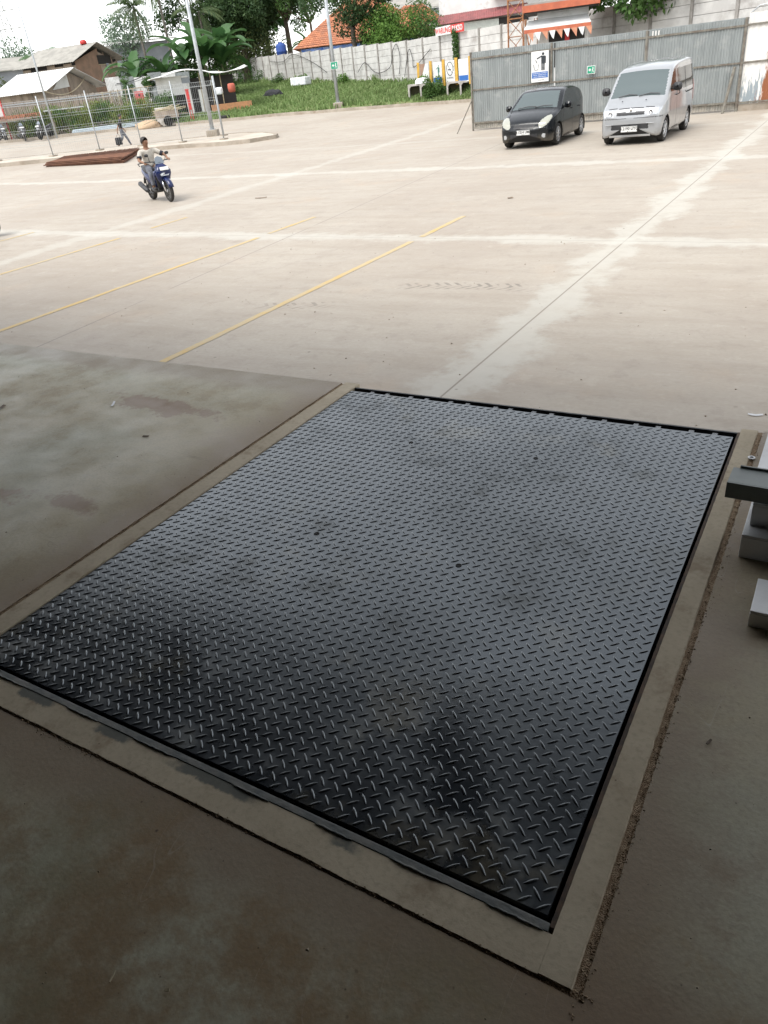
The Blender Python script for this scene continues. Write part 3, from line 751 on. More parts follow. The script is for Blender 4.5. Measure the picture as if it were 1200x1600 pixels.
# ---- the silver minivan
def minivan():
    t = thing('minivan', 'boxy silver minivan parked nose out beside the black hatchback', 'van', (-5.76, 23.6, 0), R_(-1.0))
    wf, wr, wR = 0.0, 2.65, 0.30
    spec = dict(y=(-0.60, 3.34), bulge=0.05, r=0.12, tumble=0.15, paired=('headlight', 'front_window', 'rear_window', 'tail_light'),
        W=[(-0.60, 0.70), (-0.56, 0.755), (-0.45, 0.80), (-0.2, 0.825), (0.4, 0.835), (2.8, 0.835), (3.2, 0.82), (3.34, 0.76)],
        zt=[(-0.60, 0.80), (-0.56, 0.875), (-0.50, 0.925), (-0.36, 0.99), (-0.12, 1.09), (-0.02, 1.145), (0.32, 1.46), (0.62, 1.725), (0.74, 1.79), (1.0, 1.85), (1.5, 1.915), (2.4, 1.945), (3.1, 1.935), (3.26, 1.88), (3.34, 1.7)],
        zb=[(-0.60, 0.25), (-0.54, 0.20), (0.0, 0.20), (2.6, 0.24), (3.34, 0.3)],
        belt=[(-0.60, 0.85), (-0.1, 1.0), (0.4, 1.13), (3.34, 1.14)])
    def lab(c, n):
        x, y, z = c; ax_ = abs(x)
        for wy in (wf, wr):
            if ax_ > 0.55 and math.hypot(y - wy, z - wR) < 0.355: return 'drop'
        if y < 0.0 and n[1] < -0.12:
            if ax_ < 0.375 and 0.735 < z < 0.815 and y < -0.5: return 'grille'
            if 0.455 < ax_ < 0.80 and 0.70 + 0.02 * (0.8 - ax_) < z < 0.885 - (0.0 if ax_ > 0.5 else (0.5 - ax_) * 1.4) and y < -0.2: return 'headlight'
            if ax_ < 0.50 and 0.395 < z < 0.525 and y < -0.5: return 'lower_grille'
            if abs(z - 0.905) < 0.007 and ax_ < 0.62: return 'seam'
            if abs(z - 0.665) < 0.006 and ax_ > 0.1: return 'seam'
        if 0.0 < y < 0.63 and n[1] < -0.3 and n[2] > 0.2 and ax_ < 0.735 - (z - 1.1) * 0.13: return 'windscreen'
        if abs(n[0]) > 0.6:
            zt = interp(spec['zt'], y)
            if z > 1.17 and z < min(zt - 0.14, 1.70):
                if 0.27 < y < 0.96 and z < 1.17 + (y - 0.14) * 1.2: return 'front_window'
                if 1.12 < y < 3.12: return 'rear_window' if abs(y - 2.1) > 0.035 else 'seam'
            if ax_ > 0.5:
                if (abs(y - 1.04) < 0.011 or abs(y - 2.06) < 0.0) and 0.3 < z < 1.75: return 'seam'
                if abs(y - 0.30) < 0.011 and 0.7 < z < 1.2: return 'seam'
                if abs(z - 1.06) < 0.017 and 2.0 < y < 3.1: return 'seam'
                if abs(z - 0.27) < 0.01 and 0.4 < y < 2.25: return 'seam'
            if y > 3.1 and 0.8 < z < 1.3: return 'tail_light'
        if y > 3.25 and z > 1.2 and n[1] > 0.4 and ax_ < 0.6 and z < 1.7: return 'rear_screen'
        return 'body'
    vehicle(spec, t, lab, dict(body=m_silverpaint, grille=m_plastic, headlight=m_lampw, lower_grille=m_plastic, windscreen=m_wind, front_window=m_glass, rear_window=m_glass, tail_light=m_redlens, rear_screen=m_glass))
    for s in (-1, 1):
        for wy in (wf, wr): wheel(t, s * 0.725, wy, wR, 0.18, s, 8); wheel_well(t, s * 0.5, s * 0.82, wy, wR, 0.356)
        mirror(t, s * 0.845, 0.36, 1.26, s, m_plastic, 1.15)
        b = MB(); b.tube([(s * 0.842, 0.80, 1.065), (s * 0.868, 0.86, 1.068), (s * 0.868, 0.92, 1.07), (s * 0.842, 0.97, 1.072)], 0.012, 6); b.build('door_handle', m_plastic, t, smooth=True)
        b = MB(); b.tube([(s * 0.842, 1.10, 1.06), (s * 0.868, 1.13, 1.08), (s * 0.868, 1.13, 1.14), (s * 0.842, 1.1, 1.16)], 0.012, 6); b.build('door_handle', m_plastic, t, smooth=True)
        # lamp internals
        for lx in (0.54, 0.68):
          b = MB(); b.lathe([(0.055, -0.645 + (lx - 0.5) * 0.55), (0.05, -0.65 + (lx - 0.5) * 0.55), (0.02, -0.63 + (lx - 0.5) * 0.55)], (s * lx, 0, 0.79), 'Y', 16)
          b.build('lamp_reflector', m_chrome, t, smooth=True)
        b = MB(); b.box((s * 0.55, -0.655, 0.53), (0.22, 0.03, 0.02)); b.build('bumper_crease', m_silverpaint, t, bevel=0.008)
    plate(t, 'B 2190 UYQ', -0.668, 0.405, 0.44, 0.145)
    e = MB(); e.lathe([(0.04, -0.600), (0.035, -0.612), (0.0, -0.614)], (0, 0, 0.868), 'Y', 20); e.build('emblem', m_chrome, t, smooth=True)
    g = MB()
    g.box((0, -0.652, 0.775), (0.66, 0.008, 0.008))
    g.build('grille_bar', m_plastic, t)
    b = MB(); b.bx((-0.56, -0.60, 0.205), (0.56, -0.52, 0.27)); b.build('bumper_lip', m_silverpaint, t, bevel=0.01)
    for x0, x1 in ((-0.50, 0.0), (0.05, 0.60)):
        b = MB(); b.tube([(x0, -0.035, 1.155), (x0 + (x1 - x0) * 0.55, 0.02, 1.20), (x1, 0.0, 1.178)], 0.012, 6); b.build('wiper', m_plastic, t)
    for sx in (-0.34, 0.30):
        b = MB(); b.box((sx, -0.22, 1.062), (0.03, 0.02, 0.014)); b.build('washer_nozzle', m_plastic, t)
    return t
minivan()

# ================================================================ people
m_skin = M('brown_skin', (0.27, 0.145, 0.085), (0.22, 0.11, 0.065), rough=0.55, scale=20)
m_hair = M('black_hair', (0.012, 0.010, 0.009), (0.03, 0.022, 0.018), rough=0.6, scale=60, stretch=(1, 1, 0.2))
m_shirt = M('beige_shirt', (0.52, 0.49, 0.43), (0.40, 0.37, 0.32), rough=0.85, scale=9, bump=0.3)
m_trous = M('grey_trousers', (0.17, 0.18, 0.21), (0.11, 0.115, 0.135), rough=0.9, scale=9, bump=0.3)
m_blackcloth = M('black_shirt', (0.014, 0.015, 0.018), (0.03, 0.03, 0.034), rough=0.9, scale=9, bump=0.3)
m_dark = M('dark_band', (0.02, 0.02, 0.03), rough=0.8)
m_shoe = M('dark_shoe', (0.02, 0.018, 0.017), rough=0.6)

def person(name, label, loc, rz, J, E, zones, extra=None):
    """J: joint -> (pos, radius); E: list of (a, b); skinned into one continuous body.
    zones: (part name, material, set of joints, offset) - clothes follow the body surface"""
    root = thing(name, label, 'person', loc, rz)
    names = list(J); idx = {k: i for i, k in enumerate(names)}
    me = bpy.data.meshes.new('skel'); me.from_pydata([J[k][0] for k in names], [(idx[a], idx[b]) for a, b in E], [])
    o = bpy.data.objects.new('skel', me); C.objects.link(o)
    sk = o.modifiers.new('skin', 'SKIN'); sk.branch_smoothing = 0.6
    for i, k in enumerate(names):
        r = J[k][1]; r = r if isinstance(r, tuple) else (r, r)
        me.skin_vertices[0].data[i].radius = r
        me.skin_vertices[0].data[i].use_root = (k == 'pelvis')
    ss = o.modifiers.new('sub', 'SUBSURF'); ss.levels = 2; ss.render_levels = 2
    dg = bpy.context.evaluated_depsgraph_get()
    body = bpy.data.meshes.new_from_object(o.evaluated_get(dg)); body.name = 'body'
    bpy.data.objects.remove(o)
    body.materials.clear(); body.materials.append(m_skin)
    body.polygons.foreach_set('use_smooth', [True] * len(body.polygons))
    bo = bpy.data.objects.new('body', body); C.objects.link(bo); bo.parent = root
    n = len(body.vertices); co = np.zeros(n * 3); body.vertices.foreach_get('co', co); co = co.reshape(-1, 3)
    no = np.array([tuple(v.normal) for v in body.vertices])
    best = np.full(n, 1e9); who = np.empty(n, object); tt = np.zeros(n)
    for a, b in E:
        A = np.array(J[a][0]); B = np.array(J[b][0]); d = B - A
        t = np.clip(((co - A) @ d) / (d @ d), 0, 1); ds = np.linalg.norm(co - (A + t[:, None] * d), axis=1)
        ra = J[a][1] if not isinstance(J[a][1], tuple) else max(J[a][1]); rb = J[b][1] if not isinstance(J[b][1], tuple) else max(J[b][1])
        ds = ds - (ra * (1 - t) + rb * t)
        s = ds < best; best[s] = ds[s]; who[s] = a + '>' + b; tt[s] = t[s]
    fv = [tuple(p.vertices) for p in body.polygons]
    zz = []
    for pn, mat, rules, off in zones:
        if pn in ('shoes', 'sleeve_band'):
            for q in 'rl': zz.append((pn.rstrip('s'), mat, {k: v for k, v in rules.items() if k.startswith(q)}, off))
        else: zz.append((pn, mat, rules, off))
    for pn, mat, rules, off in zz:
        sel = []
        for f in fv:
            ok = True
            for v in f:
                r = rules.get(who[v])
                if r is None or not (r[0] <= tt[v] <= r[1]): ok = False; break
            if ok: sel.append(f)
        if not sel: continue
        used = sorted({v for f in sel for v in f}); mp = {v: i for i, v in enumerate(used)}
        m2 = bpy.data.meshes.new(pn); m2.from_pydata([tuple(co[v] + no[v] * off) for v in used], [], [[mp[v] for v in f] for f in sel])
        m2.polygons.foreach_set('use_smooth', [True] * len(m2.polygons)); m2.materials.append(mat)
        oo = bpy.data.objects.new(pn, m2); C.objects.link(oo); oo.parent = root
        so = oo.modifiers.new('thick', 'SOLIDIFY'); so.thickness = 0.008; so.offset = -1
    return root

def hand(J, E, pre, wrist, direc, side, palm_n, curl=0.5, s=1.0):
    """palm, four fingers and a thumb growing from the wrist"""
    w = Vector(wrist); d = Vector(direc).normalized(); pn = Vector(palm_n); pn = (pn - d * pn.dot(d)).normalized(); sd_ = d.cross(pn) * side
    pm = w + d * 0.05 * s
    J[pre + 'palm'] = (tuple(pm), (0.034 * s, 0.018 * s)); E.append((pre + 'wrist', pre + 'palm'))
    for k, (o_, L) in enumerate(((-0.028, 0.060), (-0.010, 0.070), (0.010, 0.066), (0.028, 0.052))):
        k0 = pm + d * 0.035 * s + sd_ * o_ * s; b1 = (d + pn * curl * 0.8).normalized(); b2 = (d * (1 - curl) + pn * curl * 1.5).normalized()
        k1 = k0 + b1 * L * 0.5 * s; k2 = k1 + b2 * L * 0.5 * s
        for q, (kk, r) in enumerate(((k0, 0.0095), (k1, 0.0085), (k2, 0.007))): J['%sf%d%d' % (pre, k, q)] = (tuple(kk), r * s)
        E += [(pre + 'palm', '%sf%d0' % (pre, k)), ('%sf%d0' % (pre, k), '%sf%d1' % (pre, k)), ('%sf%d1' % (pre, k), '%sf%d2' % (pre, k))]
    t0 = w + d * 0.03 * s - sd_ * 0.030 * s; t1 = t0 + (d * 0.6 - sd_ * 0.7 + pn * 0.4).normalized() * 0.035 * s; t2 = t1 + (d + pn * 0.5).normalized() * 0.028 * s
    J[pre + 't1'] = (tuple(t1), 0.010 * s); J[pre + 't2'] = (tuple(t2), 0.008 * s)
    E += [(pre + 'palm', pre + 't1'), (pre + 't1', pre + 't2')]

def head_bits(root, c, f, up, hairlong=False, R=0.1):
    """eyes, brows, mouth and hair on a head centred at c looking along f"""
    c = Vector(c); f = Vector(f).normalized(); up = Vector(up); up = (up - f * up.dot(f)).normalized(); s = f.cross(up)
    for k in (-1, 1):
        e = MB(); p = c + f * R * 0.80 + s * k * 0.032 + up * 0.012
        e.lathe([(0.001, -0.008), (0.010, 0), (0.001, 0.008)], tuple(p), 'Z', 8); e.build('eye', m_ink, root, smooth=True)
    e = MB(); e.tube([c + f * R * 0.80 + s * -0.022 - up * 0.052, c + f * R * 0.86 - up * 0.054, c + f * R * 0.80 + s * 0.022 - up * 0.052], 0.006, 6); e.build('mouth', M('lips', (0.2, 0.07, 0.05)), root)
    h = MB(); n, m_ = 20, 12; vs = []; fs = []
    for i in range(m_ + 1):
        ph = PI * 0.62 * i / m_
        for k in range(n):
            a = 2 * PI * k / n
            front = max(0, math.cos(a))
            lim = ph * (1 - 0.60 * front ** 1.2)
            d = up * math.cos(lim) + (f * math.cos(a) * 1.02 + s * math.sin(a) * 0.86) * math.sin(lim)
            r = R * (1.10 + 0.04 * mnoise.noise((k * 1.3, i * 0.9, 3)))
            vs.append(c + d * r * Vector((1, 1, 1.0)).x - f * 0.008 + up * 0.008)
    for i in range(m_):
        for k in range(n): fs.append((i * n + k, i * n + (k + 1) % n, (i + 1) * n + (k + 1) % n, (i + 1) * n + k))
    fs.append(tuple(range(n)))
    h.add(vs, fs); o = h.build('hair', m_hair, root, smooth=True)
    so = o.modifiers.new('thick', 'SOLIDIFY'); so.thickness = 0.012

def torso_joints():
    return {}

# ---- scooter (front towards local -Y)
def ring_loft(b, secs, m=None, cap=True):
    n = len(secs[0]); vs = [p for s in secs for p in s]; fs = []
    for i in range(len(secs) - 1):
        for k in range(n): fs.append((i * n + k, i * n + (k + 1) % n, (i + 1) * n + (k + 1) % n, (i + 1) * n + k))
    if cap: fs.append(tuple(range(n - 1, -1, -1))); fs.append(tuple(range((len(secs) - 1) * n, len(secs) * n)))
    b.add(vs, fs, m)
def ell(cx, cy, cz, rx, ry, n=16, e=0.75, tilt=0.0):
    out = []
    for k in range(n):
        a = 2 * PI * k / n; ca, sa = math.cos(a), math.sin(a)
        px_ = rx * abs(ca) ** e * math.copysign(1, ca); py = ry * abs(sa) ** e * math.copysign(1, sa)
        out.append((cx + px_, cy + py, cz + py * tilt))
    return out
def ell_y(cx, cy, cz, rx, rz, n=16, e=0.75):
    return [(cx + rx * abs(math.cos(a)) ** e * math.copysign(1, math.cos(a)), cy, cz + rz * abs(math.sin(a)) ** e * math.copysign(1, math.sin(a))) for a in [2 * PI * k / n for k in range(n)]]

def scooter(label, loc, rz, paintm, group=None, lampm=None, simple=False):
    m_rim = bpy.data.materials['alloy_rim'] if paintm is m_bluepaint else m_plastic
    t = thing('scooter', label, 'motor scooter', loc, rz, group)
    def mwheel(y, r, w):
        b = MB(); prof = [(r - 0.085, -w * 0.3), (r - 0.06, -w * 0.5), (r - 0.02, -w * 0.42), (r, -w * 0.12), (r, w * 0.12), (r - 0.02, w * 0.42), (r - 0.06, w * 0.5), (r - 0.085, w * 0.3)]
        b.lathe(prof, (0, y, r), 'X', 32); o = b.build('wheel', m_tyre, t, smooth=True)
        b = MB(); b.lathe([(r - 0.07, -w * 0.3), (r - 0.10, -w * 0.25), (r - 0.10, w * 0.25), (r - 0.07, w * 0.3)], (0, y, r), 'X', 32)
        for k in range(5):
            a = 2 * PI * k / 5 + 0.3; b.tube([(0, y, r), (0, y + math.cos(a) * (r - 0.09), r + math.sin(a) * (r - 0.09))], 0.014, 6)
        b.lathe([(0.04, -0.05), (0.04, 0.05)], (0, y, r), 'X', 14)
        b.lathe([(0.10, 0.048), (0.10, 0.054)], (0, y, r), 'X', 20)
        b.build('rim', m_rim, o); return o
    mwheel(-0.63, 0.285, 0.09); mwheel(0.62, 0.28, 0.12)
    for s in (-1, 1):
        b = MB(); b.tube([(s * 0.075, -0.63, 0.285), (s * 0.075, -0.50, 0.62)], 0.024, 8); b.build('fork_leg', m_chrome, t, smooth=True)
    b = MB(); n = 9; vs = []; fs = []
    for i in range(n):
        a = R_(18 + 128 * i / (n - 1)); rr_ = 0.325
        for k, (dx, dr) in enumerate(((-0.075, -0.05), (-0.06, 0.0), (0, 0.02), (0.06, 0.0), (0.075, -0.05))):
            vs.append((dx, -0.63 - math.cos(a) * (rr_ + dr) * 1.0, 0.285 + math.sin(a) * (rr_ + dr)))
    for i in range(n - 1):
        for k in range(4): fs.append((i * 5 + k, i * 5 + k + 1, (i + 1) * 5 + k + 1, (i + 1) * 5 + k))
    b.add(vs, fs); o = b.build('front_fender', paintm, t, smooth=True); o.modifiers.new('thick', 'SOLIDIFY').thickness = 0.008
    # front apron, widening towards the headlight
    b = MB(); ring_loft(b, [ell(0, -0.40, 0.34, 0.05, 0.05), ell(0, -0.46, 0.48, 0.12, 0.06), ell(0, -0.50, 0.60, 0.19, 0.085), ell(0, -0.53, 0.72, 0.225, 0.11), ell(0, -0.52, 0.80, 0.21, 0.13), ell(0, -0.46, 0.90, 0.15, 0.11), ell(0, -0.41, 0.96, 0.09, 0.07)])
    b.build('front_apron', paintm, t, smooth=True)
    b = MB(); b.prism([(-0.10, -0.645, 0.665), (0.10, -0.645, 0.665), (0.165, -0.60, 0.735), (0.10, -0.63, 0.765), (0, -0.645, 0.735), (-0.10, -0.63, 0.765), (-0.165, -0.60, 0.735)], (0, 0.03, 0.0)); b.build('headlight', lampm or m_lampw, t)
    for s in (-1, 1):
        b = MB(); ring_loft(b, [ell_y(s * 0.15, -0.60, 0.80, 0.02, 0.015), ell_y(s * 0.18, -0.55, 0.78, 0.045, 0.03), ell_y(s * 0.215, -0.46, 0.74, 0.03, 0.07), ell_y(s * 0.225, -0.38, 0.66, 0.015, 0.12)]); b.build('indicator_cowl', paintm, t, smooth=True)
    b = MB(); ring_loft(b, [ell(0, -0.34, 0.34, 0.16, 0.04), ell(0, -0.36, 0.55, 0.19, 0.04), ell(0, -0.37, 0.75, 0.17, 0.05), ell(0, -0.37, 0.92, 0.09, 0.05)]); b.build('leg_shield', m_plastic, t, smooth=True)
    b = MB(); ring_loft(b, [ell_y(0, -0.34, 0.31, 0.15, 0.05), ell_y(0, 0.0, 0.28, 0.17, 0.06), ell_y(0, 0.22, 0.31, 0.16, 0.07)]); b.build('floorboard', m_plastic, t, smooth=True)
    b = MB(); ring_loft(b, [ell_y(0, 0.05, 0.44, 0.09, 0.12), ell_y(0, 0.20, 0.52, 0.15, 0.17), ell_y(0, 0.45, 0.62, 0.17, 0.13), ell_y(0, 0.75, 0.74, 0.13, 0.09), ell_y(0, 0.95, 0.83, 0.05, 0.045)]); b.build('tail_panel', paintm, t, smooth=True)
    b = MB(); ring_loft(b, [ell_y(0, 0.08, 0.70, 0.06, 0.03), ell_y(0, 0.16, 0.72, 0.12, 0.05), ell_y(0, 0.42, 0.76, 0.15, 0.055), ell_y(0, 0.62, 0.82, 0.14, 0.05), ell_y(0, 0.84, 0.87, 0.08, 0.03)]); b.build('seat', m_plastic, t, smooth=True)
    b = MB(); b.tube([(-0.13, 0.78, 0.88), (-0.11, 0.95, 0.93), (0, 1.0, 0.94), (0.11, 0.95, 0.93), (0.13, 0.78, 0.88)], 0.014, 8); b.build('grab_rail', m_plastic, t, smooth=True)
    b = MB(); ring_loft(b, [ell_y(-0.02, 0.10, 0.30, 0.07, 0.07), ell_y(0, 0.35, 0.30, 0.12, 0.10), ell_y(0.06, 0.62, 0.29, 0.06, 0.07)]); b.build('engine', m_seam, t, smooth=True)
    b = MB(); b.tube([(-0.12, 0.15, 0.20), (-0.17, 0.38, 0.24)], [0.02, 0.025], 8); b.tube([(-0.17, 0.38, 0.25), (-0.19, 0.46, 0.28), (-0.20, 0.88, 0.44), (-0.20, 0.92, 0.455)], [0.03, 0.065, 0.07, 0.045], 12); b.build('exhaust', m_blacksteel, t, smooth=True)
    b = MB(); b.tube([(0.0, 0.70, 0.78), (0, 0.95, 0.55), (0, 1.0, 0.42)], [0.05, 0.045, 0.05], 8, flat=(1, 0.4)); b.build('rear_fender', m_plastic, t, smooth=True)
    b = MB(); b.tube([(-0.09, 0.62, 0.30), (-0.10, 0.55, 0.62)], 0.022, 8); b.build('shock_absorber', m_chrome, t)
    b = MB(); ring_loft(b, [ell(0, -0.40, 0.93, 0.07, 0.06), ell(0, -0.39, 0.99, 0.15, 0.07), ell(0, -0.36, 1.03, 0.12, 0.06), ell(0, -0.33, 1.05, 0.05, 0.03)]); b.build('handlebar_cowl', m_plastic, t, smooth=True)
    b = MB(); b.prism([(-0.13, -0.47, 0.96), (0.13, -0.47, 0.96), (0.10, -0.41, 1.10), (0.0, -0.39, 1.14), (-0.10, -0.41, 1.10)], (0, 0.012, 0.004)); b.build('visor', NT('smoked_visor').fin((0.16, 0.19, 0.22), 0.1, 0, spec=0.8), t)
    b = MB(); b.tube([(-0.34, -0.22, 1.02), (-0.20, -0.32, 1.02), (0, -0.36, 1.0), (0.20, -0.32, 1.02), (0.34, -0.22, 1.02)], 0.014, 8); b.build('handlebar', m_plastic, t, smooth=True)
    for s in (-1, 1):
        b = MB(); b.tube([(s * 0.22, -0.31, 1.02), (s * 0.25, -0.35, 1.16)], 0.007, 6); ring_loft(b, [ell_y(s * 0.29, -0.37, 1.19, 0.045, 0.028), ell_y(s * 0.29, -0.35, 1.19, 0.06, 0.038), ell_y(s * 0.29, -0.335, 1.19, 0.05, 0.03)]); b.build('mirror', m_plastic, t, smooth=True)
    p = MB(); p.box((0, -0.672, 0.845), (0.24, 0.008, 0.09), rx=R_(-30)); p.build('number_plate', m_plateW, t)
    b = MB(); b.tube([(0.12, -0.05, 0.25), (0.24, -0.05, 0.24)], 0.012, 6); b.build('footrest', m_plastic, t)
    return t
SC = (-16.85, 16.02, 0); SRZ = R_(67)
scooter('blue motor scooter being ridden across the pale concrete yard', SC, SRZ, m_bluepaint)

def rider():
    J = {}; E = []
    P = lambda k, p, r: J.__setitem__(k, (p, r))
    P('pelvis', (0, 0.30, 0.86), (0.15, 0.12)); P('waist', (-0.01, 0.28, 1.00), (0.135, 0.10)); P('chest', (-0.02, 0.24, 1.18), (0.16, 0.115)); P('collar', (-0.025, 0.235, 1.32), (0.10, 0.08))
    P('neck', (-0.03, 0.225, 1.38), 0.062); P('head', (-0.03, 0.195, 1.475), (0.088, 0.098)); P('crown', (-0.035, 0.21, 1.545), (0.080, 0.088))
    P('nose', (0.012, 0.092, 1.48), 0.013)
    E += [('pelvis', 'waist'), ('waist', 'chest'), ('chest', 'collar'), ('collar', 'neck'), ('neck', 'head'), ('head', 'crown'), ('head', 'nose')]
    for s, pre in ((-1, 'r'), (1, 'l')):
        P(pre + 'ear', (-0.035 + s * 0.092, 0.215, 1.48), 0.016); E.append(('head', pre + 'ear'))
        P(pre + 'sho', (s * 0.20 - 0.02, 0.22, 1.27), 0.062)
        E.append(('chest', pre + 'sho'))
    P('relb', (-0.36, 0.10, 1.06), 0.042); P('rwrist', (-0.33, -0.14, 1.02), 0.028)
    P('lelb', (0.40, 0.06, 1.12), 0.042); P('lwrist', (0.36, -0.15, 1.05), 0.028)
    for pre, s in (('r', -1), ('l', 1)):
        E += [(pre + 'sho', pre + 'elb'), (pre + 'elb', pre + 'wrist')]
        hand(J, E, pre, J[pre + 'wrist'][0], (0, -1, -0.1), s, (0, 0, -1), 0.75)
        P(pre + 'hip', (s * 0.10, 0.24, 0.84), 0.098); P(pre + 'knee', (s * 0.20, -0.13, 0.74), 0.064); P(pre + 'ank', (s * 0.18, -0.10, 0.38), 0.042)
        P(pre + 'heel', (s * 0.18, -0.08, 0.35), 0.038); P(pre + 'toe', (s * 0.19, -0.27, 0.345), 0.032)
        E += [('pelvis', pre + 'hip'), (pre + 'hip', pre + 'knee'), (pre + 'knee', pre + 'ank'), (pre + 'ank', pre + 'heel'), (pre + 'heel', pre + 'toe')]
    A = (0, 1)
    shirt = {'pelvis>waist': (0.1, 1), 'waist>chest': A, 'chest>collar': (0, 0.9), 'collar>neck': (0, 0.15)}
    tr = {'pelvis>waist': (0, 0.25)}
    band = {}; shoe = {}
    for p in 'rl':
        shirt['chest>%ssho' % p] = A; shirt['%ssho>%selb' % (p, p)] = (0, 0.72); band['%ssho>%selb' % (p, p)] = (0.55, 0.80)
        tr['pelvis>%ship' % p] = A; tr['%ship>%sknee' % (p, p)] = A; tr['%sknee>%sank' % (p, p)] = (0, 0.88)
        shoe['%sheel>%stoe' % (p, p)] = A; shoe['%sank>%sheel' % (p, p)] = (0.4, 1)
    r = person('person', 'seated rider in a pale short-sleeved shirt steering the blue scooter', SC, SRZ, J, E,
               [('shirt', m_shirt, shirt, 0.016), ('trousers', m_trous, tr, 0.013), ('sleeve_band', m_dark, band, 0.022), ('shoes', m_shoe, shoe, 0.010)])
    head_bits(r, (-0.035, 0.21, 1.505), (0.35, -0.9, 0.12), (0, 0.1, 1), R=0.103)
rider()

def walker():
    J = {}; E = []
    P = lambda k, p, r: J.__setitem__(k, (p, r))
    P('pelvis', (0, 0, 0.94), (0.135, 0.105)); P('waist', (0, -0.015, 1.07), (0.125, 0.095)); P('chest', (0, -0.05, 1.26), (0.15, 0.11)); P('collar', (0, -0.075, 1.40), (0.09, 0.075))
    P('neck', (0, -0.095, 1.47), 0.052); P('head', (0, -0.135, 1.57), (0.074, 0.085)); P('crown', (0, -0.13, 1.64), (0.068, 0.075)); P('nose', (0, -0.225, 1.565), 0.012)
    E += [('pelvis', 'waist'), ('waist', 'chest'), ('chest', 'collar'), ('collar', 'neck'), ('neck', 'head'), ('head', 'crown'), ('head', 'nose')]
    P('relb', (-0.24, 0.12, 1.10), 0.04); P('rwrist', (-0.24, 0.24, 0.86), 0.028)
    P('lelb', (0.25, -0.02, 1.09), 0.04); P('lwrist', (0.25, -0.20, 0.87), 0.028)
    kn = {'r': ((-0.09, 0.02, 0.50), (-0.09, 0.34, 0.14), (-0.09, 0.20, 0.04)), 'l': ((0.09, -0.20, 0.52), (0.09, -0.36, 0.10), (0.09, -0.54, 0.05))}
    for pre, s in (('r', -1), ('l', 1)):
        P(pre + 'ear', (s * 0.082, -0.13, 1.575), 0.014); E.append(('head', pre + 'ear'))
        P(pre + 'sho', (s * 0.185, -0.05, 1.36), 0.056); E += [('chest', pre + 'sho'), (pre + 'sho', pre + 'elb'), (pre + 'elb', pre + 'wrist')]
        hand(J, E, pre, J[pre + 'wrist'][0], (0, -0.1, -1), s, (-s, 0, 0), 0.7)
        P(pre + 'hip', (s * 0.095, 0, 0.89), 0.09); k, a, toe = kn[pre]
        P(pre + 'knee', k, 0.058); P(pre + 'ank', a, 0.04); P(pre + 'toe', toe, 0.032)
        P(pre + 'heel', (a[0], a[1] + 0.03, a[2] - 0.05), 0.036)
        E += [('pelvis', pre + 'hip'), (pre + 'hip', pre + 'knee'), (pre + 'knee', pre + 'ank'), (pre + 'ank', pre + 'heel'), (pre + 'heel', pre + 'toe')]
    A = (0, 1)
    shirt = {'pelvis>waist': (0.0, 1), 'waist>chest': A, 'chest>collar': (0, 1)}; tr = {'pelvis>waist': (0, 0.15)}; shoe = {}
    for p in 'rl':
        shirt['chest>%ssho' % p] = A; shirt['%ssho>%selb' % (p, p)] = (0, 0.85)
        tr['pelvis>%ship' % p] = A; tr['%ship>%sknee' % (p, p)] = A; tr['%sknee>%sank' % (p, p)] = (0, 0.95)
        shoe['%sheel>%stoe' % (p, p)] = A; shoe['%sank>%sheel' % (p, p)] = (0.5, 1)
    loc = (-36.75, 33.1, G(-36.75, 33.1)); rz = R_(138)
    r = person('person', 'walking person in a black shirt and grey trousers carrying a black bag', loc, rz, J, E,
               [('shirt', m_blackcloth, shirt, 0.015), ('trousers', m_trous, tr, 0.012), ('shoes', m_shoe, shoe, 0.008)])
    head_bits(r, (0, -0.135, 1.59), (0, -1, 0), (0, 0, 1), R=0.096)
    # the bag hangs from the right hand
    t = thing('bag', 'black bag hanging from the hand of the walking person', 'bag', (loc[0] - 0.29 * math.sin(rz), loc[1] + 0.29 * math.cos(rz), loc[2]), rz)
    b = MB(); ring_loft(b, [ell(-0.26, -0.02, 0.18, 0.07, 0.17, e=0.4), ell(-0.26, -0.02, 0.22, 0.085, 0.19, e=0.4), ell(-0.26, -0.02, 0.50, 0.08, 0.18, e=0.4), ell(-0.26, -0.02, 0.56, 0.05, 0.16, e=0.4)]); b.build('pouch', m_blackcloth, t, smooth=True)
    for s in (-1, 1):
        b = MB(); b.tube([(-0.26 + s * 0.03, -0.14, 0.55), (-0.235, -0.10, 0.70), (-0.23, -0.06, 0.745), (-0.235, -0.01, 0.70), (-0.26 + s * 0.03, 0.09, 0.55)], 0.009, 6); b.build('handle', m_blackcloth, t, smooth=True)
walker()
# ================================================================ vegetation
def leafmat(name, c1, c2, c3=None, rough=0.6, trans=0.25):
    n = NT(name); i = n.island(); g = n.noise(0.9, 3, 0.6)
    c = n.mix(i, c1, c2)
    if c3: c = n.mix(n.ramp(g, 0.45, 0.65, 0, 0.8), c, c3)
    n.fin(c, rough, spec=0.3)
    tr = n.t.nodes.new('ShaderNodeBsdfTranslucent'); n.set(tr.inputs['Color'], c)
    ms = n.t.nodes.new('ShaderNodeMixShader'); ms.inputs[0].default_value = trans
    n.t.links.new(n.b.outputs[0], ms.inputs[1]); n.t.links.new(tr.outputs[0], ms.inputs[2]); n.t.links.new(ms.outputs[0], n.out.inputs[0])
    return n.mat
m_leafdark = leafmat('dark_leaves', (0.028, 0.058, 0.018), (0.055, 0.10, 0.03), (0.035, 0.075, 0.03))
m_leafmid = leafmat('green_leaves', (0.045, 0.095, 0.022), (0.09, 0.17, 0.04), (0.05, 0.12, 0.03))
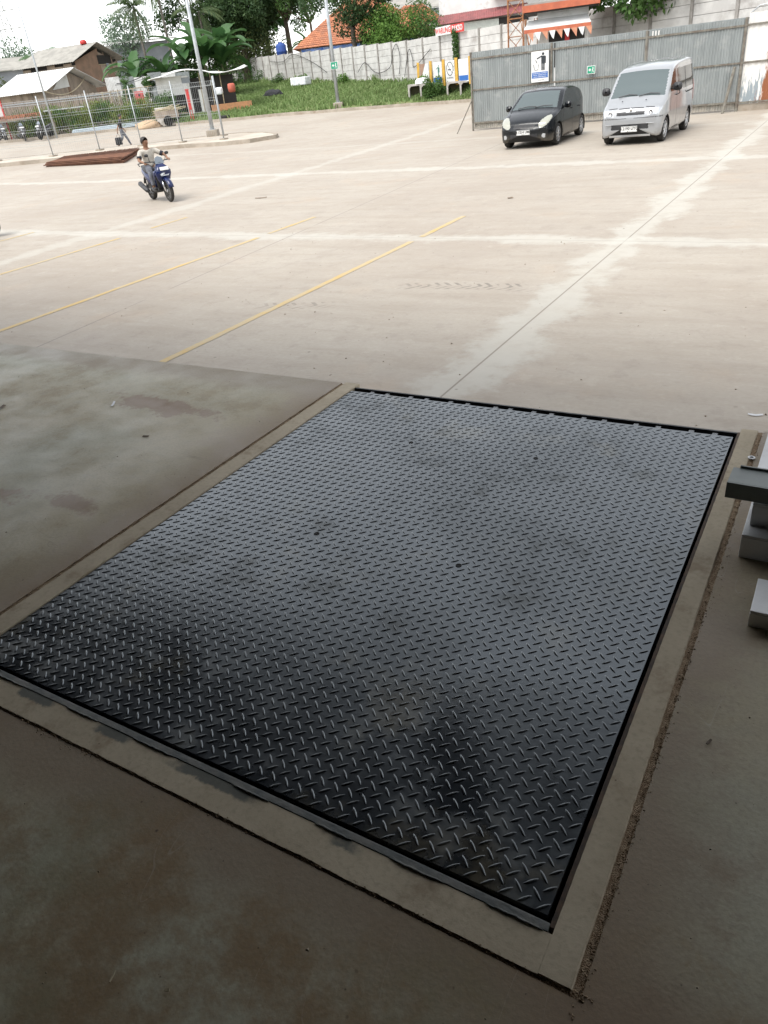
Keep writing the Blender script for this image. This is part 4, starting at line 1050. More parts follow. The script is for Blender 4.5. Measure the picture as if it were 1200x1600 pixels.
m_leafbright = leafmat('bright_leaves', (0.07, 0.15, 0.025), (0.14, 0.25, 0.05), (0.09, 0.18, 0.03))
m_leafolive = leafmat('olive_leaves', (0.06, 0.085, 0.025), (0.12, 0.14, 0.05), (0.05, 0.09, 0.03))
m_leafgrey = leafmat('far_leaves', (0.10, 0.15, 0.10), (0.15, 0.21, 0.14))  # distance haze mixed into the leaf colour
m_frond = leafmat('palm_fronds', (0.035, 0.07, 0.025), (0.10, 0.135, 0.05))
m_banana = leafmat('banana_leaves', (0.04, 0.10, 0.035), (0.09, 0.19, 0.06), (0.06, 0.13, 0.04), rough=0.4, trans=0.35)
m_weed = leafmat('yellow_green_weeds', (0.10, 0.16, 0.03), (0.22, 0.24, 0.06), (0.08, 0.15, 0.03))
m_grass = leafmat('short_grass', (0.13, 0.21, 0.065), (0.25, 0.31, 0.13), (0.18, 0.27, 0.09), trans=0.3)
m_bark = M('bark', (0.12, 0.095, 0.07), (0.06, 0.048, 0.036), scale=8, stretch=(1, 1, 0.3), rough=0.95, bump=0.5)
m_barkgrey = M('palm_bark', (0.16, 0.145, 0.12), (0.09, 0.08, 0.065), scale=4, stretch=(1, 1, 3), rough=0.95)

def leaves(centres, radii, n, size, seed, squash=1.0, droop=0.3, aspect=0.45):
    """n leaf-shaped quads scattered through clumps (shells denser than cores)"""
    r = np.random.RandomState(seed)
    cs = np.array(centres, float); rs = np.array(radii, float)
    w = rs ** 2; w /= w.sum(); k = r.choice(len(cs), n, p=w)
    d = r.randn(n, 3); d /= np.linalg.norm(d, axis=1, keepdims=True)
    rad = rs[k] * (0.45 + 0.6 * r.rand(n) ** 0.6)
    p = cs[k] + d * rad[:, None] * [1, 1, squash]
    ax = d + r.randn(n, 3) * 0.8; ax[:, 2] -= droop; ax /= np.linalg.norm(ax, axis=1, keepdims=True)
    up = r.randn(n, 3); sd_ = np.cross(ax, up); sd_ /= np.linalg.norm(sd_, axis=1, keepdims=True) + 1e-9
    s = size * (0.6 + 0.8 * r.rand(n))[:, None]
    V = np.stack([p - ax * s * 0.5, p + sd_ * s * aspect * 0.5, p + ax * s * 0.5, p - sd_ * s * aspect * 0.5], 1)
    return V.reshape(-1, 3)
def quads(n): return np.arange(n * 4).reshape(-1, 4)

def tree(label, x, y, z0, h, trunk_h, crown, mat, n=9000, size=0.16, seed=1, clumps=34, trunk_r=0.16, name='leafy_tree', group=None, lean=(0, 0), bark=None, sq=0.8, cr=(0.16, 0.30)):
    """crown: (rx, ry, rz) half sizes; the crown centre sits at h - rz"""
    r = random.Random(seed)
    t = thing(name, label, 'tree', (x, y, z0), 0, group)
    cz = h - crown[2]; cs = []; rs = []
    for i in range(clumps):
        while True:
            u = [r.uniform(-1, 1) for _ in range(3)]
            q = sum(a * a for a in u)
            if 0.12 < q < 1: break
        cs.append((u[0] * crown[0] + lean[0], u[1] * crown[1] + lean[1], cz + u[2] * crown[2])); rs.append((cr[0] + (cr[1] - cr[0]) * r.random()) * (crown[0] + crown[2]))
    b = MB(); top = Vector((lean[0] * 0.6, lean[1] * 0.6, trunk_h))
    b.tube([(0, 0, -0.3), (lean[0] * 0.2 + 0.05, 0, trunk_h * 0.5), top], [trunk_r * 1.25, trunk_r, trunk_r * 0.8], 9)
    for i in range(min(12, clumps)):
        c = Vector(cs[i]); mid = top * 0.5 + c * 0.5 + Vector((r.uniform(-.3, .3), r.uniform(-.3, .3), -0.15))
        b.tube([top * 0.98, mid, c], [trunk_r * 0.5, trunk_r * 0.28, trunk_r * 0.08], 6)
    b.build('trunk', bark or m_bark, t, smooth=True)
    mesh_np('crown', leaves(cs, rs, n, size, seed, sq), quads(n), mat, t)
    return t

def bush(label, x, y, z0, rx, ry, h, mat, n=1500, size=0.12, seed=1, name='bush', group=None, cat='bush'):
    r = random.Random(seed); t = thing(name, label, cat, (x, y, z0), 0, group)
    cs = []; rs = []
    for i in range(12):
        cs.append((r.uniform(-1, 1) * rx * 0.75, r.uniform(-1, 1) * ry * 0.75, h * r.uniform(0.15, 0.78))); rs.append(min(rx, h) * r.uniform(0.3, 0.5))
    mesh_np('foliage', leaves(cs, rs, n, size, seed, 0.9, -0.2), quads(n), mat, t)
    b = MB()
    for i in range(6): b.tube([(cs[i][0] * 0.2, cs[i][1] * 0.2, -0.1), cs[i]], [0.025, 0.01], 5)
    b.build('stem', m_bark, t)
    return t

def palm(label, x, y, z0, h, seed, fr=17, L=2.6, lean=(0.3, 0), group=None, mat=None, tr=0.13):
    r = random.Random(seed); t = thing('coconut_palm', label, 'palm tree', (x, y, z0), 0, group)
    b = MB(); pts = []
    for i in range(9):
        u = i / 8; pts.append((lean[0] * u ** 1.6, lean[1] * u ** 1.6, h * u - 0.2))
    b.tube(pts, [tr * (1.5 - 0.7 * min(1, i / 4)) for i in range(9)], 9); b.build('trunk', m_barkgrey, t, smooth=True)
    top = Vector(pts[-1]); V = []
    for k in range(fr):
        az = 2 * PI * k / fr + r.uniform(-.2, .2); el = R_(r.choice((65, 48, 30, 12, -12, -35)) + r.uniform(-8, 8)); Lk = L * r.uniform(0.85, 1.1)
        spine = []; p = top.copy(); e = el; seg = 16
        for i in range(seg + 1):
            spine.append(p.copy()); d = Vector((math.cos(az) * math.cos(e), math.sin(az) * math.cos(e), math.sin(e))); p = p + d * Lk / seg; e -= R_(5.2)
            e = max(e, R_(-84))
        for i in range(1, seg):
            d = (spine[i + 1] - spine[i - 1]).normalized(); sd_ = d.cross(Vector((0, 0, 1))).normalized()
            ln = 0.62 * L / 2.6 * math.sin(PI * (0.12 + 0.86 * i / seg)) ** 0.7
            for s in (-1, 1):
                for j in range(2):
                    o = spine[i] + d * (j * Lk / seg / 2); tip = o + (sd_ * s * 0.75 + d * 0.45 + Vector((0, 0, -0.55 + r.uniform(-.25, .1)))).normalized() * ln
                    w = d * 0.028 * L / 2.6
                    V += [o - w, o * 0.4 + tip * 0.6 - w * 1.2, tip, o * 0.4 + tip * 0.6 + w * 1.2]
        w = 0.035
        for i in range(seg): sdv = Vector((-math.sin(az), math.cos(az), 0)) * w * (1 - i / seg * 0.8); V += [spine[i] - sdv, spine[i + 1] - sdv, spine[i + 1] + sdv, spine[i] + sdv]
    mesh_np('crown', np.array([tuple(v) for v in V]), quads(len(V) // 4), mat or m_frond, t)
    return t

def banana(label, x, y, z0, h, seed, group=None, nl=9, L=2.2, name='banana_plant'):
    r = random.Random(seed); t = thing(name, label, 'banana plant', (x, y, z0), 0, group)
    b = MB(); b.tube([(0, 0, -0.2), (0.03, 0.02, h * 0.5), (0.05, 0, h)], [0.14, 0.11, 0.07], 9); b.build('trunk', M('banana_stem', (0.13, 0.15, 0.06), (0.10, 0.08, 0.05)) if 'banana_stem' not in bpy.data.materials else bpy.data.materials['banana_stem'], t, smooth=True)
    V = []; F = []
    for k in range(nl):
        az = 2 * PI * k / nl + r.uniform(-.4, .4); e = R_(r.uniform(35, 82)); Lk = L * r.uniform(0.75, 1.1); seg = 12; p = Vector((0.05, 0, h * r.uniform(0.85, 1.0)))
        base = len(V); bend = R_(r.uniform(4, 11)); sdv = Vector((-math.sin(az), math.cos(az), 0)); tear = r.random()
        for i in range(seg + 1):
            u = i / seg; w = 0.30 * L / 2.2 * (math.sin(PI * min(1, 0.02 + u * 0.98)) ** 0.55) * (0.15 if u < 0.12 else 1)
            d = Vector((math.cos(az) * math.cos(e), math.sin(az) * math.cos(e), math.sin(e))); nrm = sdv.cross(d)
            jag = (0.82 + 0.36 * r.random())
            V += [p + sdv * w * jag - nrm * w * 0.35, p, p - sdv * w * (0.82 + 0.36 * r.random()) - nrm * w * 0.35]
            p = p + d * Lk / seg; e = max(e - bend, R_(-80))
        for i in range(seg):
            a = base + i * 3; F += [(a, a + 1, a + 4, a + 3), (a + 1, a + 2, a + 5, a + 4)]
    mesh_np('leaves', np.array([tuple(v) for v in V]), np.array(F), m_banana, t)
    return t

# ---- the grass bank between the far kerb and the panel wall
WA = Vector((-28.65, 52.70)); WD = Vector((0.825, -0.565))
def wall_pt(t): return (WA.x + WD.x * t, WA.y + WD.y * t)
def wall_base(t): return 1.57 - 0.036 * t if t < 0 else 1.57 - 0.020 * min(t, 30)
def wall_top(t):
    return 5.45 if t < -38 else (4.1 - 0.030 * t if t < 0 else 4.1 - 0.008 * t)
KERB = [(-42.2, 43.1), (-40.95, 43.85), (-39.1, 44.3), (-35.84, 45.85), (-30.75, 46.56), (-25.78, 47.0), (-21.1, 46.7), (-17.5, 46.2)]
def kerb_at(u):
    f = u * (len(KERB) - 1); i = min(int(f), len(KERB) - 2); k = f - i
    return KERB[i][0] * (1 - k) + KERB[i + 1][0] * k, KERB[i][1] * (1 - k) + KERB[i + 1][1] * k
m_turf = M('turf_soil', (0.11, 0.17, 0.045), (0.17, 0.17, 0.075), scale=0.9, rough=0.95, bump=0.4)
gv = []; NU, NV = 60, 16
def bank(u, v):
    kx, ky = kerb_at(u); tt = -50 + 62 * u; wx, wy = wall_pt(tt)
    z0 = G(kx, ky) + 0.10; z1 = wall_base(tt)
    x = kx + (wx - kx) * v; y = ky + (wy - ky) * v
    return x, y, z0 + (z1 - z0) * (v ** 0.85) + 0.07 * mnoise.noise((x * 0.6, y * 0.6, 0))
for i in range(NU + 1):
    for j in range(NV + 1): gv.append(bank(i / NU, j / NV))
gf = [(i * (NV + 1) + j, (i + 1) * (NV + 1) + j, (i + 1) * (NV + 1) + j + 1, i * (NV + 1) + j + 1) for i in range(NU) for j in range(NV)]
tag(mesh_np('grass_bank', gv, gf, m_turf, smooth=True), kind='structure')
rg = np.random.RandomState(5); ng = 42000; gl = []
u_ = rg.rand(ng); v_ = rg.rand(ng) ** 1.1
for k in range(ng):
    x, y, z = bank(u_[k], v_[k])
    if mnoise.noise((x * 0.35, y * 0.9, 9)) > 0.12 + 0.5 * min(1, v_[k] * 3) and rg.rand() < 0.85: continue
    tall = 1 + 2.2 * max(0, mnoise.noise((x * 0.5, y * 0.5, 4)))
    tall *= 1.8 if v_[k] > 0.93 else 1
    a = rg.rand() * 6.28; w = 0.035 + 0.05 * rg.rand(); h = (0.07 + 0.12 * rg.rand()) * tall; lx, ly = (rg.rand(2) - 0.5) * h
    dx, dy = math.cos(a) * w, math.sin(a) * w
    gl += [(x - dx, y - dy, z), (x + dx, y + dy, z), (x + lx + dx * .3, y + ly + dy * .3, z + h), (x + lx - dx * .3, y + ly - dy * .3, z + h)]
tag(mesh_np('grass', gl, quads(len(gl) // 4), m_grass), 'green grass growing on the bank below the panel wall', 'grass', kind='stuff')

# kerbs
m_kerb = M('kerb_concrete', (0.34, 0.295, 0.24), (0.25, 0.215, 0.17), scale=1.5, rough=0.9, bump=0.3, grime=(0.22, 0.17, 0.12))
def kerb(pts, w, h, name='kerb', blocks=1.0):
    b = MB(); vs = []; fs = []; P = []
    for (x0, y0), (x1, y1) in zip(pts[:-1], pts[1:]):
        L = math.hypot(x1 - x0, y1 - y0); n = max(1, int(L / blocks))
        for i in range(n): P.append((x0 + (x1 - x0) * i / n, y0 + (y1 - y0) * i / n))
    P.append(pts[-1])
    for i, (x, y) in enumerate(P):
        a = P[max(0, i - 1)]; c = P[min(len(P) - 1, i + 1)]; d = Vector((c[0] - a[0], c[1] - a[1])).normalized(); nx, ny = -d.y, d.x
        z = G(x, y); j = 0.02 * mnoise.noise((x * 3, y * 3, 0))
        for ww, zz in ((-w / 2 - 0.02, -0.1), (-w / 2 + 0.015, h + j), (w / 2, h + j), (w / 2, -0.1)): vs.append((x + nx * ww, y + ny * ww, z + zz))
    for i in range(len(P) - 1):
        for k in range(3): fs.append((i * 4 + k, i * 4 + k + 1, (i + 1) * 4 + k + 1, (i + 1) * 4 + k))
    fs += [(0, 1, 2, 3), tuple(len(vs) - 4 + q for q in (3, 2, 1, 0))]
    b.add(vs, fs); return tag(b.build(name, m_kerb), kind='structure')
kerb(KERB, 0.35, 0.16)
kerb([(-55, 35.6), (-53.03, 36.5), (-49.88, 38.56), (-47.03, 41.0), (-44.2, 42.1)], 0.35, 0.16)
# island below the mesh fence
ISF = [(-44.5, 24.6), (-39.8, 27.0), (-36.6, 28.6), (-34.6, 30.1), (-32.03, 31.3), (-30.74, 31.75), (-28.32, 31.75), (-26.9, 32.3), (-26.3, 33.6)]
ISB = [(-46.0, 26.9), (-40.8, 29.6), (-37.9, 31.3), (-36.0, 32.5), (-33.8, 34.0), (-32.2, 35.4), (-30.6, 36.0), (-28.6, 35.6), (-26.8, 34.4)]
b = MB(); vs = []
for (x0, y0), (x1, y1) in zip(ISF, ISB):
    for q in (0.02, 0.5, 0.98): x = x0 + (x1 - x0) * q; y = y0 + (y1 - y0) * q; vs.append((x, y, G(x, y) + 0.15))
b.add(vs, [(i * 3 + k, (i + 1) * 3 + k, (i + 1) * 3 + k + 1, i * 3 + k + 1) for i in range(len(ISF) - 1) for k in range(2)])
tag(b.build('traffic_island', M('island_concrete', (0.47, 0.42, 0.35), (0.38, 0.33, 0.27), scale=1, rough=0.9)), kind='structure')
kerb(ISF + [ISB[-1]], 0.22, 0.17); kerb(ISB, 0.2, 0.165)

# ================================================================ precast panel wall
m_panel = M('precast_panel', (0.52, 0.51, 0.485), (0.43, 0.42, 0.40), scale=1.4, rough=0.9, bump=0.2, grime=(0.24, 0.22, 0.2), gs=0.8)
m_post = M('precast_post', (0.30, 0.28, 0.26), (0.20, 0.19, 0.17), scale=3, rough=0.9)
wt = thing('panel_wall', 'long weathered white wall of precast concrete panels behind the grass', 'wall', (WA.x, WA.y, 0), math.atan2(WD.y, WD.x))
ts = [-54 + 2.35 * i for i in range(39)]
for i, t0 in enumerate(ts):
    tm_ = t0 + 1.17; zb = wall_base(tm_) - 0.25; zt = wall_top(tm_)
    b = MB(); b.box((t0, 0, (zb - 0.2 + wall_top(t0) + 0.04) / 2), (0.15, 0.18, wall_top(t0) + 0.24 - zb)); b.build('post', m_post, wt, bevel=0.01)
    if i == len(ts) - 1: break
    b = MB(); z = zt; k = 0
    while z > zb:
        y_ = 0.012 * (mnoise.noise((i * 3.1, k * 1.7, 0)))
        b.box((t0 + 1.175, y_, z - 0.20), (2.20, 0.055, 0.385)); z -= 0.405; k += 1
    b.box((t0 + 1.175, 0.016, (zb + zt - 0.02) / 2), (2.19, 0.02, zt - 0.02 - zb)); b.build('panel_bay', m_panel, wt, bevel=0.012)

# ================================================================ corrugated sheet wall
m_zinc = M('grey_corrugated_sheet', (0.255, 0.275, 0.27), (0.21, 0.228, 0.225), scale=1.2, stretch=(4, 4, 0.5), rough=0.55, metal=0.15, grime=(0.34, 0.35, 0.34), gs=2)
def rusty():
    n = NT('white_sheet_flaking'); f = n.noise(2.2, 6, 0.7, (3, 3, 0.45)); g = n.noise(1.2, 6, 0.7, (2.2, 2.2, 0.5), off=(3, 3, 3)); x, y, z = n.xyz()
    c = n.mix(n.ramp(f, 0.4, 0.7), (0.72, 0.70, 0.66), (0.56, 0.54, 0.50))
    lowz = n.ramp(z, 0.3, 2.0, 0.16, -0.05)
    c = n.mix(n.ramp(n.m('ADD', f, lowz), 0.60, 0.66), c, (0.25, 0.29, 0.31))
    d = n.m('ABSOLUTE', n.m('SUBTRACT', x, 0.95))
    c = n.mix(n.ramp(n.m('SUBTRACT', n.m('ADD', g, n.m('MULTIPLY', lowz, 0.8)), n.m('MULTIPLY', d, 0.55)), 0.30, 0.38), c, (0.24, 0.085, 0.035))
    return n.fin(c, 0.75)
m_whitesheet = rusty()
m_rail = M('sheet_rail', (0.19, 0.18, 0.15), (0.12, 0.10, 0.08), scale=6, rough=0.8)
m_gal = M('galvanised_steel', (0.42, 0.44, 0.45), (0.34, 0.36, 0.37), scale=6, rough=0.45, metal=0.4)
def corr(b, x0, x1, z0, z1, y=0, pitch=0.09, amp=0.022):
    n = int((x1 - x0) / (pitch / 4)); vs = []
    prof = (0, 1, 1, 0)
    for i in range(n + 1):
        x = x0 + (x1 - x0) * i / n; yy = y - amp * prof[i % 4]
        vs += [(x, yy, z0), (x, yy, z1)]
    b.add(vs, [(2 * i, 2 * i + 2, 2 * i + 3, 2 * i + 1) for i in range(n)])
sw = thing('sheet_wall', 'grey corrugated metal sheet wall standing behind the two parked vehicles', 'wall', (-14.05, 31.05, 0), R_(0.8))
x = 0.0
for i, w in enumerate((3.35, 3.35, 3.2)):
    b = MB(); corr(b, x + 0.02, x + w - 0.02, 0.28, 2.72 - 0.01 * i, 0); o = b.build('sheet', m_zinc, sw)
    b = MB(); corr(b, x + 0.02, x + w - 0.02, 0.06, 0.27, 0.03); b.build('skirt', M('dusty_skirt', (0.36, 0.33, 0.28), (0.26, 0.25, 0.22), rough=0.8) if i == 0 else bpy.data.materials['dusty_skirt'], sw)
    x += w
b = MB(); b.bx((0, -0.05, 2.48), (9.9, -0.015, 2.54)); b.build('rail', m_rail, sw)
b = MB(); b.bx((0, -0.05, 1.42), (9.9, -0.015, 1.475)); b.build('rail', m_rail, sw)
b = MB(); b.bx((0, -0.05, 0.255), (9.9, -0.015, 0.31)); b.build('rail', m_rail, sw)
b = MB(); b.bx((-0.05, 0.02, 2.70), (9.9, 0.08, 2.735)); b.build('top_cap', m_zinc, sw)
b = MB(); b.bx((-0.05, -0.07, 0.0), (0.01, 0.0, 2.74)); b.build('post', m_rail, sw)
for xx in (3.2, 6.62): b = MB(); b.bx((xx, -0.055, 1.47), (xx + 0.07, -0.012, 2.72)); b.build('post', m_rail, sw)
b = MB(); b.bx((9.78, -0.06, 0), (9.86, 0.04, 2.74)); b.build('post', m_rail, sw)
b = MB(); b.tube([(9.45, -0.45, 0.0), (9.62, -0.03, 1.35)], 0.05, 8); b.build('brace', m_rail, sw)
b = MB(); b.tube([(-0.35, -0.9, 0.0), (-0.03, -0.05, 1.1)], 0.02, 8); b.build('brace', m_rail, sw)
for xx, zz in ((6.85, 2.6), (6.95, 2.6), (7.05, 2.6)): b = MB(); b.box((xx, -0.02, zz), (0.035, 0.012, 0.16)); b.build('patch', m_whitesheet, sw)
ww = thing('painted_sheet_wall', 'white painted metal sheet wall with rust and flaking paint at the right edge', 'wall', (-4.18, 31.2, 0), R_(0.8))
b = MB(); corr(b, 0.02, 6.0, 0.22, 2.85, 0, 0.2, 0.018); b.build('sheet', m_whitesheet, ww)
for zz in (2.50, 1.43, 0.24): b = MB(); b.bx((0.0, -0.06, zz), (6.0, -0.02, zz + 0.05)); b.build('rail', m_rail, ww)
b = MB(); b.tube([(0.05, 0, 2.85), (0.3, -0.02, 3.02), (0.75, -0.02, 3.06), (6, -0.02, 3.1)], 0.022, 6); b.build('pipe', m_gal, ww)
b = MB(); b.bx((0.0, -0.02, 0.0), (6.0, 0.05, 0.21)); b.build('footing', m_kerb, ww)

# signs on the sheet wall
m_white = M('sign_white', (0.70, 0.70, 0.68), rough=0.5, scale=3); m_blue = NT('sign_blue').fin((0.02, 0.11, 0.36), 0.4); m_green = NT('sign_green').fin((0.01, 0.26, 0.15), 0.4); m_black = NT('sign_black').fin((0.02, 0.025, 0.03), 0.5)
def quadx(b, x0, z0, x1, z1, y): b.bx((x0, y - 0.003, z0), (x1, y, z1))
sg = thing('litter_sign', 'white and blue sign of a figure dropping litter in a bin on the sheet wall', 'sign', (-11.22, 30.96, 1.5), R_(0.8))
b = MB(); b.bx((-0.34, -0.015, 0.0), (0.34, 0.0, 1.0)); b.build('board', m_white, sg, bevel=0.004)
b = MB(); quadx(b, -0.31, 0.13, 0.31, 0.33, -0.016); o = b.build('blue_band', m_blue, sg)
for i, s_ in enumerate(('BUANGLAH SAMPAH', 'PADA TEMPATNYA', 'JAGA KEBERSIHAN')): text_mesh('lettering', s_, 0.06, m_white, o, (0, -0.0205, 0.29 - i * 0.06), (PI / 2, 0, 0), 0.001)
text_mesh('lettering', 'terima kasih', 0.05, m_black, sg, (0.05, -0.017, 0.065), (PI / 2, 0, 0), 0.001)
def fig(b, x, z, s, y):
    b.lathe([(0.045 * s, y - 0.003), (0.045 * s, y)], (x, 0, z + 0.50 * s), 'Y', 16)
    quadx(b, x - 0.065 * s, z + 0.20 * s, x + 0.065 * s, z + 0.44 * s, y); quadx(b, x - 0.06 * s, z, x - 0.008 * s, z + 0.21 * s, y); quadx(b, x + 0.008 * s, z, x + 0.06 * s, z + 0.21 * s, y)
    b.box((x - 0.13 * s, y - 0.0015, z + 0.40 * s), (0.20 * s, 0.003, 0.04 * s), ry=R_(-22)); b.box((x + 0.085 * s, y - 0.0015, z + 0.32 * s), (0.035 * s, 0.003, 0.22 * s))
b = MB(); fig(b, 0.12, 0.38, 1.05, -0.0165); b.build('figure', m_black, sg)
b = MB()
for a, c_ in (((-0.25, 0.58), (-0.20, 0.40)), ((-0.20, 0.40), (-0.08, 0.40)), ((-0.08, 0.40), (-0.05, 0.58)), ((-0.17, 0.72), (-0.12, 0.66)), ((-0.15, 0.66), (-0.10, 0.62))):
    b.tube([(a[0], -0.018, a[1]), (c_[0], -0.018, c_[1])], 0.008, 5)
b.build('bin_outline', m_black, sg)
def exit_sign(label, loc, rz, w=0.30, h=0.26):
    sg = thing('exit_sign', label, 'sign', loc, rz)
    b = MB(); b.bx((-w / 2, -0.012, -h / 2), (w / 2, 0, h / 2)); b.build('board', m_white, sg)
    b = MB(); quadx(b, -w / 2 + 0.02, -h / 2 + 0.02, w / 2 - 0.02, h / 2 - 0.02, -0.0125); b.build('green_panel', m_green, sg)
    b = MB(); y = -0.0165; k = w / 0.3
    b.prism([(-0.10 * k, y, 0), (-0.03 * k, y, 0.06 * k), (-0.03 * k, y, -0.06 * k)], (0, -0.002, 0)); quadx(b, -0.03 * k, -0.02 * k, 0.0, 0.02 * k, y)
    b.lathe([(0.018 * k, y - 0.002), (0.018 * k, y)], (0.065 * k, 0, 0.07 * k), 'Y', 12); b.box((0.06 * k, y - 0.001, 0.01 * k), (0.035 * k, 0.002, 0.09 * k), ry=R_(15)); b.box((0.045 * k, y - 0.001, -0.05 * k), (0.018 * k, 0.002, 0.08 * k), ry=R_(30)); b.box((0.085 * k, y - 0.001, -0.05 * k), (0.018 * k, 0.002, 0.08 * k), ry=R_(-25))
    b.build('pictogram', m_white, sg)
exit_sign('small green exit sign with white arrow on the corrugated sheet wall', (-9.28, 30.985, 1.72), R_(0.8))
# ================================================================ mesh fence, poles, rusty mats
m_wire = M('white_wire', (0.36, 0.38, 0.38), rough=0.5, metal=0.2, scale=5)
FP = [(-44.3, 26.3), (-41.32, 28.0), (-38.19, 29.24), (-36.4, 30.95), (-34.29, 32.07), (-31.9, 32.75), (-29.25, 33.07), (-30.9, 35.0)]
mf = thing('mesh_fence', 'white welded mesh fence with bent top standing on the traffic island', 'fence', (0, 0, 0))
FH = 2.88
for i, (x, y) in enumerate(FP):
    z = G(x, y) + 0.15
    b = MB(); b.tube([(x, y, z - 0.05), (x, y, z + FH)], 0.032, 8); b.build('post', m_gal, mf, smooth=True)
    b = MB(); b.box((x, y, z + 0.02), (0.35, 0.35, 0.10)); b.build('footing', m_kerb, mf, bevel=0.02)
for (x0, y0), (x1, y1) in zip(FP[:-1], FP[1:]):
    z0, z1 = G(x0, y0) + 0.22, G(x1, y1) + 0.22; L = math.hypot(x1 - x0, y1 - y0); n = int(L / 0.115); d = Vector(((x1 - x0) / L, (y1 - y0) / L, 0)); nn = Vector((-d.y, d.x, 0))
    b = MB()
    for k in range(n + 1):
        t = k / n; x = x0 + (x1 - x0) * t; y = y0 + (y1 - y0) * t; z = z0 + (z1 - z0) * t; p = Vector((x, y, z))
        b.tube([p, p + Vector((0, 0, 2.42)), p + Vector((0, 0, 2.62)) + nn * 0.12, p + Vector((0, 0, 2.44)) + nn * 0.16], 0.0042, 3, cap=False)
    for hz, o in ((0.02, 0), (0.5, 0), (0.62, 0), (1.15, 0), (1.27, 0), (1.75, 0), (1.87, 0), (2.42, 0), (2.62, 0.12), (2.44, 0.16)):
        b.tube([Vector((x0, y0, z0 + hz)) + nn * o, Vector((x1, y1, z1 + hz)) + nn * o], 0.006, 4, cap=False)
    b.build('mesh_panel', m_wire, mf)

def lamp_pole(label, x, y, h, r0, r1, base=True):
    z = G(x, y); t = thing('lamp_pole', label, 'pole', (x, y, z), 0, 'tall galvanised poles round the yard')
    b = MB(); b.tube([(0, 0, 0.1), (0, 0, h * 0.5), (0, 0, h)], [r0, (r0 + r1) / 2, r1], 12); b.build('pole', m_gal, t, smooth=True)
    if base:
        b = MB(); b.box((0, 0, 0.22), (0.62, 0.62, 0.5), rz=0.5); b.build('base_block', m_kerb, t, bevel=0.03)
        b = MB(); b.box((0, 0, 0.485), (0.34, 0.34, 0.03), rz=0.5); b.build('base_plate', m_gal, t)
    b = MB(); b.tube([(0, 0, h - 0.05), (0.5, -0.4, h + 0.15)], 0.035, 8); b.build('arm', m_gal, t)
    b = MB(); b.box((0.72, -0.58, h + 0.17), (0.55, 0.22, 0.09), rz=-0.67); b.build('lamp_head', m_gal, t, bevel=0.02)
    return t
lamp_pole('grey lamp pole on a concrete block at the end of the mesh fence', -31.75, 35.1, 8.6, 0.115, 0.08)
lamp_pole('grey lamp pole carrying a small green sign beside the grass bank', -31.15, 47.15, 9.5, 0.12, 0.09)
lamp_pole('thin leaning grey pole behind the left part of the mesh fence', -48.35, 37.75, 9.0, 0.07, 0.045, False)
exit_sign('small green exit sign fixed on the lamp pole beside the grass', (-30.95, 46.92, 3.13), R_(33), 0.46, 0.42)

def rustmat():
    n = NT('rusty_rebar'); c = n.mix(n.ramp(n.noise(3, 5, 0.6), 0.35, 0.65), (0.165, 0.075, 0.042), (0.10, 0.045, 0.028)); return n.fin(c, 0.9)
m_rust = rustmat()
QA, QB, QC, QD = (-35.3, 26.4), (-29.9, 26.6), (-33.0, 30.55), (-36.5, 28.55)
def ql(a, b, t): return Vector((a[0] + (b[0] - a[0]) * t, a[1] + (b[1] - a[1]) * t))
pile = thing('rusty_mesh_stack', 'stack of rusty brown reinforcing mesh sheets lying against the island kerb', 'mesh stack', (-33.6, 28.0, 0))
for lay in range(5):
    b = MB(); z = 0.09 + lay * 0.055; o = Vector((0.08 * math.sin(lay * 2.1) + 33.6, 0.06 * math.cos(lay * 1.7) - 28.0)); rb = random.Random(lay)
    for k in range(46):
        t = k / 45 + rb.uniform(-.004, .004); p = ql(QA, QB, t) + o; q = ql(QD, QC, t) + o; b.tube([(p.x, p.y, z), ((p.x + q.x) / 2, (p.y + q.y) / 2, z + 0.02), (q.x, q.y, z + G(QC[0], QC[1]) * 0.6)], 0.016, 4)
    for k in range(30):
        t = k / 29; p = ql(QA, QD, t) + o; q = ql(QB, QC, t) + o; b.tube([(p.x, p.y, z + 0.02), (q.x, q.y, z + 0.02)], 0.016, 4)
    b.build('mesh_sheet', m_rust, pile)
b = MB(); o = Vector((33.6, -28.0)); b.prism([(*(Vector(q) * 0.985 + Vector((-33.6, 28.0)) * 0.015 + o), 0.012) for q in (QA, QB, QC, QD)], (0, 0, 0.075)); b.build('mesh_sheet', m_rust, pile)

# parked scooters seen through the fence
pg = 'motorbikes parked behind the mesh fence'
m_bikeblack = paint('black_scooter_paint', (0.02, 0.02, 0.024), 0.3)
scooter('black motorbike parked behind the fence at the far left of the kerb', (-53.25, 37.0, G(-53.2, 37)), R_(75), m_bikeblack, pg)
scooter('black motorbike with a pale headlight parked second from the left behind the fence', (-51.3, 37.3, G(-51.6, 37.6)), R_(62), m_bikeblack, pg)
scooter('dark motorbike parked nearest the thin pole behind the fence', (-49.75, 38.0, G(-50.3, 38.3)), R_(15), m_bikeblack, pg)
scooter('dark motorbike standing in the yard at the left edge with only its tyre showing', (-18.49, 11.02, 0), R_(120), m_bikeblack)

